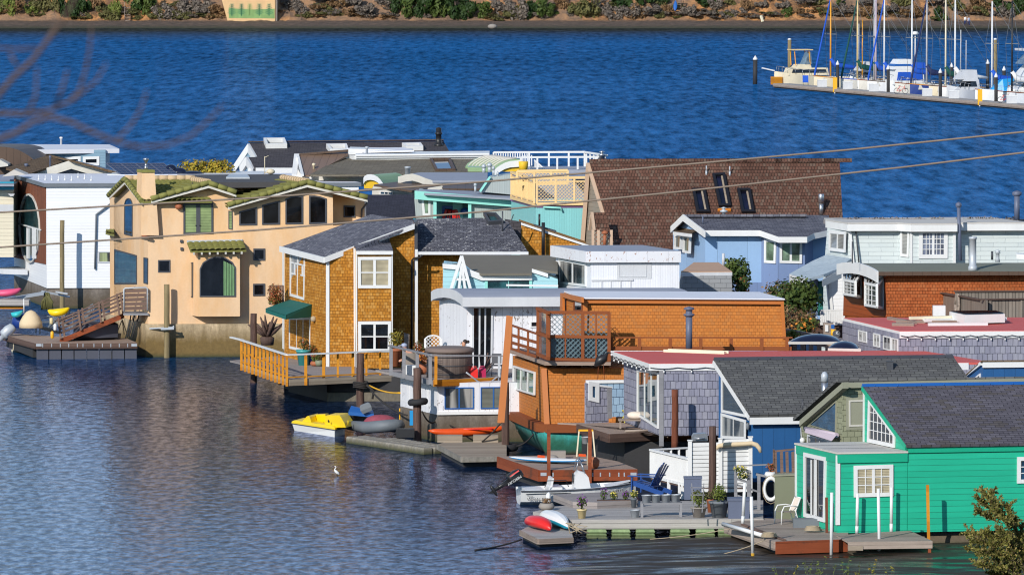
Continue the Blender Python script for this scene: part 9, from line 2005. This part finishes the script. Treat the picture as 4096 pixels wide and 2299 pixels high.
cruiser(1010,1190,'small white cabin cruiser between the tan and grey masts','gel_white',None,760,2,4.6,2.6)
bicycle(1470,'bicycle parked on the pier below the trawler'); bicycle(2405,'bicycle parked near the right end of the pier')
# ================================================================== FAR SHORE
m,nt,p=nm('bluff'); T_=NT(nt); ps=T_.pos(); s=T_.sep(ps)
n1=T_.noise(T_.mapv(ps,(.35,.35,.12)),1.0,6,.7); n2=T_.noise(ps,.9,6,.75); n3=T_.noise(T_.mapv(ps,(.05,.05,.05)),1.0,3)
rock=T_.mix(T_.ramp(n1,[(.35,0),(.62,1)]),srgb(136,102,76),srgb(222,158,96)); rock=T_.mix(T_.ramp(T_.noise(T_.mapv(ps,(.22,.3,.3)),1.0,7,.75),[(.50,0),(.60,.7)]),rock,srgb(100,84,68)); rock=T_.mix(.65,rock,T_.ramp(n2,[(.3,.35),(.7,1.4)]),'MULTIPLY'); rock=T_.mix(T_.ramp(n3,[(.45,0),(.55,.6)]),rock,srgb(134,114,98))
beach=T_.mix(T_.ramp(n2,[(.35,0),(.7,1)]),srgb(62,54,46),srgb(138,112,92));
zz=T_.math('ADD',s[2],T_.math('MULTIPLY',T_.math('SUBTRACT',n1,.5),.8)); f=T_.n('ShaderNodeMapRange'); T_.l(zz,f.inputs[0]); f.inputs[1].default_value=.95; f.inputs[2].default_value=1.25
col=T_.mix(f.outputs[0],beach,rock); f=T_.n('ShaderNodeMapRange'); T_.l(zz,f.inputs[0]); f.inputs[1].default_value=.05; f.inputs[2].default_value=.5; col=T_.mix(f.outputs[0],srgb(62,62,34),col)
T_.l(col,p.inputs['Base Color']); p.inputs['Roughness'].default_value=.95; T_.l(T_.bump(n2,.9,.6),p.inputs['Normal']); BLUFF=m
def bz(x,y):
 o=mn.noise(V((x*.035,3.1,0)))*5+mn.noise(V((x*.12,9.1,0)))*2
 yy=y+o*.35
 if yy<1228: z=-.25+(yy-1199)/29*1.35
 elif yy<1238: z=1.1+(yy-1228)/10*(6.2+mn.noise(V((x*.05,1,0)))*2)
 else: z=7.3+(yy-1238)*.28
 if yy>1226: z+=(mn.noise(V((x*.3,y*.3,0)))*1.3+mn.noise(V((x*.9,y*.8,4)))*.7)*min(1,(yy-1226)/4)
 return z
mb=MB(); ys_=[1196,1199,1203,1208,1214,1220,1224,1226,1227,1228,1229,1230,1231,1232,1233,1234,1235,1236,1238,1241,1246,1254,1268,1300,1360,1450]; xs_=[-110+i*1.1 for i in range(201)]; xs_=[-500+i*15 for i in range(26)]+xs_+[125+i*15 for i in range(27)]
G=[[mb.b.verts.new((x,y,bz(x,y))) for x in xs_] for y in ys_]
for i in range(len(ys_)-1):
 for j in range(len(xs_)-1): f=mb.b.faces.new((G[i][j],G[i][j+1],G[i+1][j+1],G[i+1][j])); f.smooth=False
mb.build('far_shore',BLUFF,kind='structure')
fr('T'); rg_=random.Random(77)
def proto(mat,lab,seed,gaps=.25,size=.12,n=900):
 r_=random.Random(seed); t=thing('shrub',lab,'shrub',V((0,0,0)),lab.replace('shrub','shrubs').replace('tree','trees')); mb=MB()
 for k in range(9): c=V((r_.uniform(-.75,.75),r_.uniform(-.5,.5),r_.uniform(.15,1.0))); q_=r_.uniform(.22,.5); mb.leaves(c,(q_,q_,q_*r_.uniform(.7,1.1)),n//9,size*r_.uniform(.8,1.2),r_,gaps)
 mb.build('foliage',MT[mat],t); MB().tube([V((0,0,-.3)),V((.05,0,.4)),V((-.1,.1,.9))],[.08,.06,.03],6).build('stem',MT['bark'],t); return t
PR={k:[proto(m_,lab,s_+i*10) for i in range(2)] for k,m_,lab,s_ in (('d','leaf_dark','dark green dense shrub on the far bluff',1),('m','leaf_mid','mid green shrub on the far bluff',2),('y','leaf_fresh','bright yellow green shrub on the far bluff at upper left',3),('g','leaf_grey','grey twiggy shrub on the far bluff',4),('b','leaf_brown','rust brown shrub on the far bluff',5),('o','leaf_olive','olive shrub on the far bluff',6))}
used=set()
def shrub(x,ytop,ybot,w,k):
 Y=1229 if ybot>110 else 1229+(110-ybot)*.05
 for _ in range(12):
  c=atY(x,ybot,Y); g=bz(c.x,Y)
  if g>=c.z: break
  Y+=.7
 W_=w*cur[2]*Y/FPX/2; h=(ybot-ytop)*cur[2]*Y/FPX/1.3
 lst=PR[k]; i=rg_.randrange(2)
 loc=V((c.x,Y,max(g,c.z)-.1)); sc_=(max(W_,.3)*1.15,max(W_,.3)*.9,max(h,.4)*1.15)
 key=(k,i)
 if key not in used: used.add(key); lst[i].location=loc; lst[i].scale=sc_; WL[lst[i].name]=loc; return
 dup(lst[i],loc,rz=rg_.uniform(-.5,.5),sc=sc_)
for a in ((40,-60,110,150,'y'),(120,-80,40,140,'y'),(225,50,120,110,'y'),(20,60,170,120,'o'),(120,70,175,130,'b'),(300,-30,90,150,'o'),(400,30,150,90,'o'),(480,-60,120,120,'d'),(570,-40,135,160,'d'),(620,-60,90,120,'d'),(700,-20,110,120,'b'),(770,60,155,110,'o'),(840,20,150,110,'y'),(830,90,160,120,'o'),(1000,-60,100,160,'m'),(1080,-60,115,150,'m'),(1050,-90,60,200,'d'),(1180,30,140,140,'g'),(1150,90,160,120,'o'),(1280,30,145,150,'g'),(1380,-10,120,150,'g'),(1470,-20,110,150,'g'),(1500,60,140,120,'g'),(1595,55,138,150,'b'),(1330,90,155,120,'o'),(2120,-20,70,140,'g'),(2200,30,110,110,'g'),(2380,-40,50,160,'g'),(2480,-30,60,150,'b')): shrub(*a)
fr('T2')
for a in ((540,-60,110,170,'d'),(620,-40,140,190,'m'),(730,-60,150,200,'d'),(850,-40,160,200,'m'),(960,-50,140,180,'d'),(1050,0,150,170,'d'),(1160,40,150,160,'m'),(900,-90,60,220,'m'),(1290,-20,100,170,'g'),(1400,-10,130,170,'g'),(1390,70,150,150,'o'),(1520,20,140,130,'d'),(1600,-30,140,180,'m'),(1660,40,130,130,'m'),(1590,100,150,140,'g'),(1740,-20,70,140,'b'),(1880,-10,120,180,'o'),(1950,20,135,170,'o'),(2030,-20,100,160,'g'),(2110,60,150,140,'g'),(2180,-40,70,180,'d'),(2230,70,150,150,'g'),(2350,-60,60,160,'d'),(2300,50,140,120,'b'),(2420,60,145,150,'g'),(2480,-40,60,140,'d'),(2520,60,140,110,'b'),(120,-30,30,150,'g'),(220,-20,70,130,'g'),(300,60,150,150,'g'),(430,-20,40,160,'g')): shrub(*a)
fr('T3')
for a in ((110,60,140,110,'g'),(230,-40,40,190,'d'),(280,10,90,120,'g'),(380,-20,50,140,'o'),(370,80,140,110,'g'),(460,60,120,120,'g'),(530,0,100,100,'b'),(830,65,140,90,'m'),(800,40,110,110,'g'),(930,60,120,110,'b'),(990,-30,60,180,'g'),(1100,90,150,110,'o'),(1050,-40,40,150,'o'),(1210,-20,50,100,'m'),(1290,60,140,140,'g'),(1420,-10,60,150,'g'),(1440,60,150,110,'b'),(1600,30,120,130,'g'),(1680,-30,60,150,'o'),(1800,60,150,120,'b'),(1930,-20,80,160,'g'),(1960,60,150,110,'d'),(2080,20,110,140,'o'),(2230,-20,80,150,'b'),(2260,80,150,110,'o'),(2420,-30,90,160,'d'),(2440,70,160,120,'g'),(2560,-40,100,150,'d'),(700,-30,40,150,'b'),(640,20,80,100,'g')): shrub(*a)
for fn,n,ks in (('T',62,'ogbbo'),('T2',46,'gobg'),('T3',70,'gbogb')):
 fr(fn)
 for i in range(n):
  x=rg_.uniform(0,2560); yb=rg_.uniform(70,158)
  if fn=='T' and 1600<x<2060: continue
  h=rg_.uniform(14,48); shrub(x,yb-h,yb,rg_.uniform(40,150),rg_.choice(ks))
fr('T'); Wc=atY(1830,158,1226.5); RWl=Wall(Wc,0); t=thing('retaining_wall','pale concrete retaining wall painted with a row of green trees','wall',V((Wc.x,Wc.y,.8)))
MB().extr(RWl.ps([(1675,158),(2026,160),(2026,-80),(1610,-80)]),V((0,3.5,0))).build('wall',paint('wall_tan',srgb(222,184,136),.85,.2,.5),t); MB().extr(RWl.ps([(2026,160),(2040,158),(2040,-80),(2026,-80)],-.3),V((0,3,0))).build('side_buttress',MT['stone'],t)
mb=MB(); paint('mural_green',srgb(132,166,104),.85,.3,1.5); paint('mural_dark',srgb(60,124,92),.85,.2,1.5); mb.extr(RWl.ps([(1684,135),(2022,138),(2022,66),(1860,72),(1684,62)]),RWl.n*.02); mb.build('painted_grass',MT['mural_green'],t)
for x,m_ in ((1706,'mural_dark'),(1777,'mural_dark'),(1838,'mural_green'),(1908,'mural_dark'),(1980,'mural_dark')):
 mb=MB(); mb.extr(RWl.ps([(x-3,120),(x+3,120),(x+2,30),(x-2,30)],.025),RWl.n*.01)
 for k in range(6):
  y=108-k*13; w_=(30-k*3.2)
  for e in (-1,1): mb.extr(RWl.ps([(x,y+3),(x+e*w_,y-12),(x+e*w_,y-16),(x,y-5)],.025),RWl.n*.01)
 mb.build('painted_tree',MT[m_],t)
def stairs(lab,x0,x1,yb,yt,Y,n):
 a=atY(x0,yb,Y); b=atY(x1,yb,Y); top=atY(x0,yt,Y+3); t=thing('wooden_stairs',lab,'stairs',a); w_=b-a; rise=(top-a)+V((0,0,0))
 mb=MB()
 for k in range(n): p=a+rise*((k+.5)/n); mb.extr([p,p+w_,p+w_+V((0,.3,0)),p+V((0,.3,0))],UZ*.08)
 mb.build('tread',MT['old_wood'],t)
 for q in (a,b): MB().beam(q,q+rise,.12,.25).build('stringer',MT['dark_timber'],t)
 MB().beam(a+UZ*.9,a+rise+UZ*.9,.08).build('handrail',MT['old_wood'],t)
stairs('weathered wooden stairs down the far bluff, left of the dark green trees',918,958,160,55,1228,10); fr('T3'); stairs('wooden stairs down the far bluff beside a blue kayak',5,45,105,-20,1229,10)
kayak('blue kayak propped by the far bluff stairs',atY(0,95,1228.5),atY(4,20,1229.5),.8,.5,MT['blue_gloss']); a=atY(648,163,1222); b=atY(634,118,1222.5); tag(MB().beam(a,b,.35).build('white_post',MT['ivory'],None),'leaning pale post on the far beach','post')
fr('T2'); c=atZ(1232,197,.5); tag(MB().blob(c,.9,.6,.5).build('boulder',MT['stone'],None),'lone boulder on the far beach','boulder')
fr('T3')
for x,yb,top,lab,arm in ((2142,188,'white','walker in a white shirt on the far beach, left of the pair',.3),(2168,193,'peri_trim','walker in a pale blue shirt on the far beach, right of the pair',-.3)):
 f=atZ(x,yb,.55); t=thing('person',lab,'person',f,'walkers on the far beach')
 vs=[f+V(q) for q in ((0,0,.92),(0,0,1.2),(0,0,1.42),(0,0,1.55),(0,0,1.68),(-.1,0,.88),(-.13,-.12*arm,.48),(-.15,-.3*arm,.06),(.1,0,.88),(.13,.2*arm,.48),(.15,.3*arm,.06),(-.2,0,1.40),(-.27,.1,1.12),(-.26,-.05,.86),(.2,0,1.40),(.27,-.1,1.12),(.26,.05,.86))]
 skin(vs,[(0,1),(1,2),(2,3),(3,4),(0,5),(5,6),(6,7),(0,8),(8,9),(9,10),(2,11),(11,12),(12,13),(2,14),(14,15),(15,16)],[.15,.16,.15,.06,.11,.1,.075,.055,.1,.075,.055,.075,.05,.035,.075,.05,.035],'body',MT['skin'],t,1)
 MB().loft([[f+V((dx*k,dy*k,z)) for dx,dy in ((-.2,-.14),(.2,-.14),(.2,.14),(-.2,.14))] for k,z in ((1.1,.9),(1.05,1.2),(1.15,1.42),(.5,1.52))],True,True).build('shirt',MT[top],t)
 for s_,q in ((-1,1),(1,-1)): MB().tube([f+V((s_*.1,0,.98)),f+V((s_*.13,-.12*arm*-s_,.48)),f+V((s_*.15,.3*arm*s_,.1))],[.13,.1,.08],8).build('trouser_leg',MT['sail_navy'],t)
 MB().blob(f+V((0,.02,1.73)),.11,.12,.1).build('hair',MT['hair'],t)
# ================================================================== OVERHEAD CABLES, BRANCH, NEAR BANK PLANTS
fr('W')
for pts,lab in (([(-900,583),(0,534.5),(644,498),(1210,458),(1713,415),(2135,377),(2576,332),(3500,232)],'upper of two overhead cables sloping across the view'),([(-900,682),(0,622),(644,579),(1210,533),(1713,482),(2279,420),(2576,384),(3500,268)],'lower of two overhead cables sloping across the view')):
 tag(MB().tube([atY(x,y,110) for x,y in pts],.016,8).build('overhead_cable',paint('cable',srgb(140,124,110),.7,.1),None),lab,'cable',group='overhead cables')
fr('U'); TY=11.0
t=thing('bare_tree','bare branching tree out of focus at the left, close to the viewer','tree',V((-1.75,TY,17.6)))
MB().tube([V((-1.75,TY,17.5)),V((-1.7,TY,19.2)),V((-1.62,TY,20.6)),V((-1.6,TY,21.6)),V((-1.5,TY,22.6))],[.12,.1,.085,.06,.02],10).build('trunk',MT['bark'],t)
def limb(pts,r0,r1,dy=0):
 P=[atY(x,y,TY+dy) for x,y in pts]; MB().tube(P,r0*.36,7,r1*.42).build('branch',MT['bark'],t)
limb([(-1650,1500),(-700,1300),(-60,905),(110,700),(290,540),(370,430),(450,330),(560,180),(650,30),(700,-120)],.016,.006); limb([(-1600,1300),(-600,1050),(-40,1010),(250,1015),(430,990),(610,910),(700,820),(760,640),(800,430),(815,200)],.014,.004,.3)
limb([(-1650,1900),(-600,1500),(-60,1260),(150,1180),(300,1080),(450,1040),(640,1090),(830,1180),(1050,1270),(1250,1310),(1500,1290),(1700,1210),(1850,1080),(1980,940)],.015,.004,-.2)
for p_ in ([(1040,1250),(1170,1110),(1250,980),(1310,800)],[(640,900),(860,720),(950,560)],[(500,950),(570,740),(600,620)],[(330,430),(150,440),(0,430),(-200,380)],[(90,480),(170,620)],[(370,430),(480,250),(500,160)],[(250,1015),(320,850),(330,600)]): limb(p_,.008,.003,.1)
fr('R'); BY_=192.0; rg_=random.Random(31)
t=thing('bush','feathery olive green bush on the near bank at the lower right corner','bush',atY(2560,1560,BY_))
root=atY(2600,1620,BY_); mb=MB(); lf=MB(); lf2=MB()
def sprig(P,w0,dens,lfm):
 mb.tube(P,.016,5,.004)
 n=len(P)-1
 for i in range(n):
  L=(P[i+1]-P[i]).length; m_=int(L*dens)
  for k in range(m_):
   q=P[i].lerp(P[i+1],rg_.random()); dr=(P[i+1]-P[i]).normalized(); side=V((rg_.uniform(-1,1),rg_.uniform(-1,1),rg_.uniform(-.6,1))).normalized(); l=w0*rg_.uniform(.5,1.2); e=(dr*.8+side).normalized()
   tip=q+e*l; x_=e.cross(V((rg_.uniform(-1,1),rg_.uniform(-1,1),.3))).normalized()*l*.2
   (lfm if rg_.random()<.72 else lf2).face([q,q.lerp(tip,.5)+x_,tip,q.lerp(tip,.5)-x_])
for tip,mid in (((2150,575),(2420,950)),((2085,650),(2330,880)),((2230,600),(2380,880)),((2410,735),(2450,980)),((2010,1020),(2330,1080)),((2090,790),(2300,900)),((2060,1110),(2350,1150)),((2110,1240),(2400,1250)),((2560,940),(2540,1200)),((2480,880),(2520,1150)),((2300,960),(2430,1150)),((2190,1000),(2400,1150)),((2100,1340),(2400,1380)),((2250,1200),(2450,1300)),((2400,1080),(2500,1250)),((2650,1000),(2620,1250)),((2700,900),(2650,1200)),((2000,1180),(2300,1240)),((2200,1420),(2450,1450)),((2330,1330),(2480,1400)),((2560,1150),(2570,1350)),((2480,1330),(2530,1450))):
 y0=BY_+rg_.uniform(-.8,.8); a=root+V((rg_.uniform(-.5,.5),0,0)); m1=atY(*mid,y0); e=atY(*tip,y0); P=[a,a.lerp(m1,.6)+V((.1,0,0)),m1,m1.lerp(e,.5)+UZ*rg_.uniform(-.03,.06),e]; sprig(P[2:],.15,300,lf); sprig(P[:3],.12,60,lf)
 for k in range(13):
  q=m1.lerp(e,rg_.uniform(.05,.95)); e2=q+V((rg_.uniform(-.35,.25),rg_.uniform(-.2,.2),rg_.uniform(-.05,.32))); sprig([q,q.lerp(e2,.5),e2],.10,190,lf)
mb.build('stem',MT['bark'],t); lf.build('foliage',leafmat('bush_leaf',(.10,.12,.022),(.26,.25,.06),(.34,.25,.09)),t); lf2.build('rusty_foliage',MT['leaf_olive'],t)
for i,(x,y,h,lab) in enumerate(((120,1380,.5,'spindly weed at the far left of the near bank weeds'),(230,1360,.62,'yellowing weed second from the left on the near bank'),(420,1330,.7,'leggy weed below the rusty dock corner pole'),(520,1300,.75,'tall thin weed left of the cottage guide pole'),(620,1390,.5,'leafy weed at the foot of the guide pole'),(800,1290,.8,'tall weed with drooping leaves before the patch board'),(900,1370,.5,'yellow flowering weed right of the drooping one'),(1040,1330,.55,'weed with a yellow bloom below the side dock'),(470,1400,.4,'low weed between the leggy ones'),(1230,1405,.35,'short yellow weed near the bank grass'))):
 Yw=203.5; a=atY(x,y+60,Yw); g=hz(Yw)-max(0,(12-a.x)*.06); a.z=g-.05; topz=atY(x,y-40,Yw).z; h=max(topz-a.z,.4); t=thing('weed',lab,'weed',a,'weeds on the near bank'); mb=MB(); lf=MB()
 for k in range(3):
  P=[a,a+V((rg_.uniform(-.1,.1),0,h*.5)),a+V((rg_.uniform(-.25,.25),0,h*rg_.uniform(.8,1.05)))]; mb.tube(P,.010,4,.004)
  for j in range(12): q=P[1].lerp(P[2],rg_.uniform(-.3,1)); e=V((rg_.uniform(-1,1),rg_.uniform(-1,1),rg_.uniform(-.2,.8)))*.11; x_=e.orthogonal().normalized()*.022; lf.face([q,q+e*.5+x_,q+e,q+e*.5-x_])
 mb.build('stem',MT['stem_green'],t); lf.build('foliage',MT['leaf_yellow' if i in (1,6,7,9) else 'leaf_fresh'],t)
mb=MB()
for k in range(5200):
 x=rg_.uniform(5,19); y=rg_.uniform(198,203.4);
 if mn.noise(V((x*.5,y*.5,1)))<-.15+max(0,(11-x)*.09): continue
 z=hz(y)-max(0,(12-x)*.06); b=V((x,y,z-.05)); l=rg_.uniform(.15,.5)*(1+.5*mn.noise(V((x,y,0)))); e=b+V((rg_.uniform(-.15,.15),rg_.uniform(-.1,.1),l)); w_=V((.012,0,0)); mb.face([b-w_,b+w_,e])
mb.build('grass',MT['dry_grass'],None,kind='stuff')
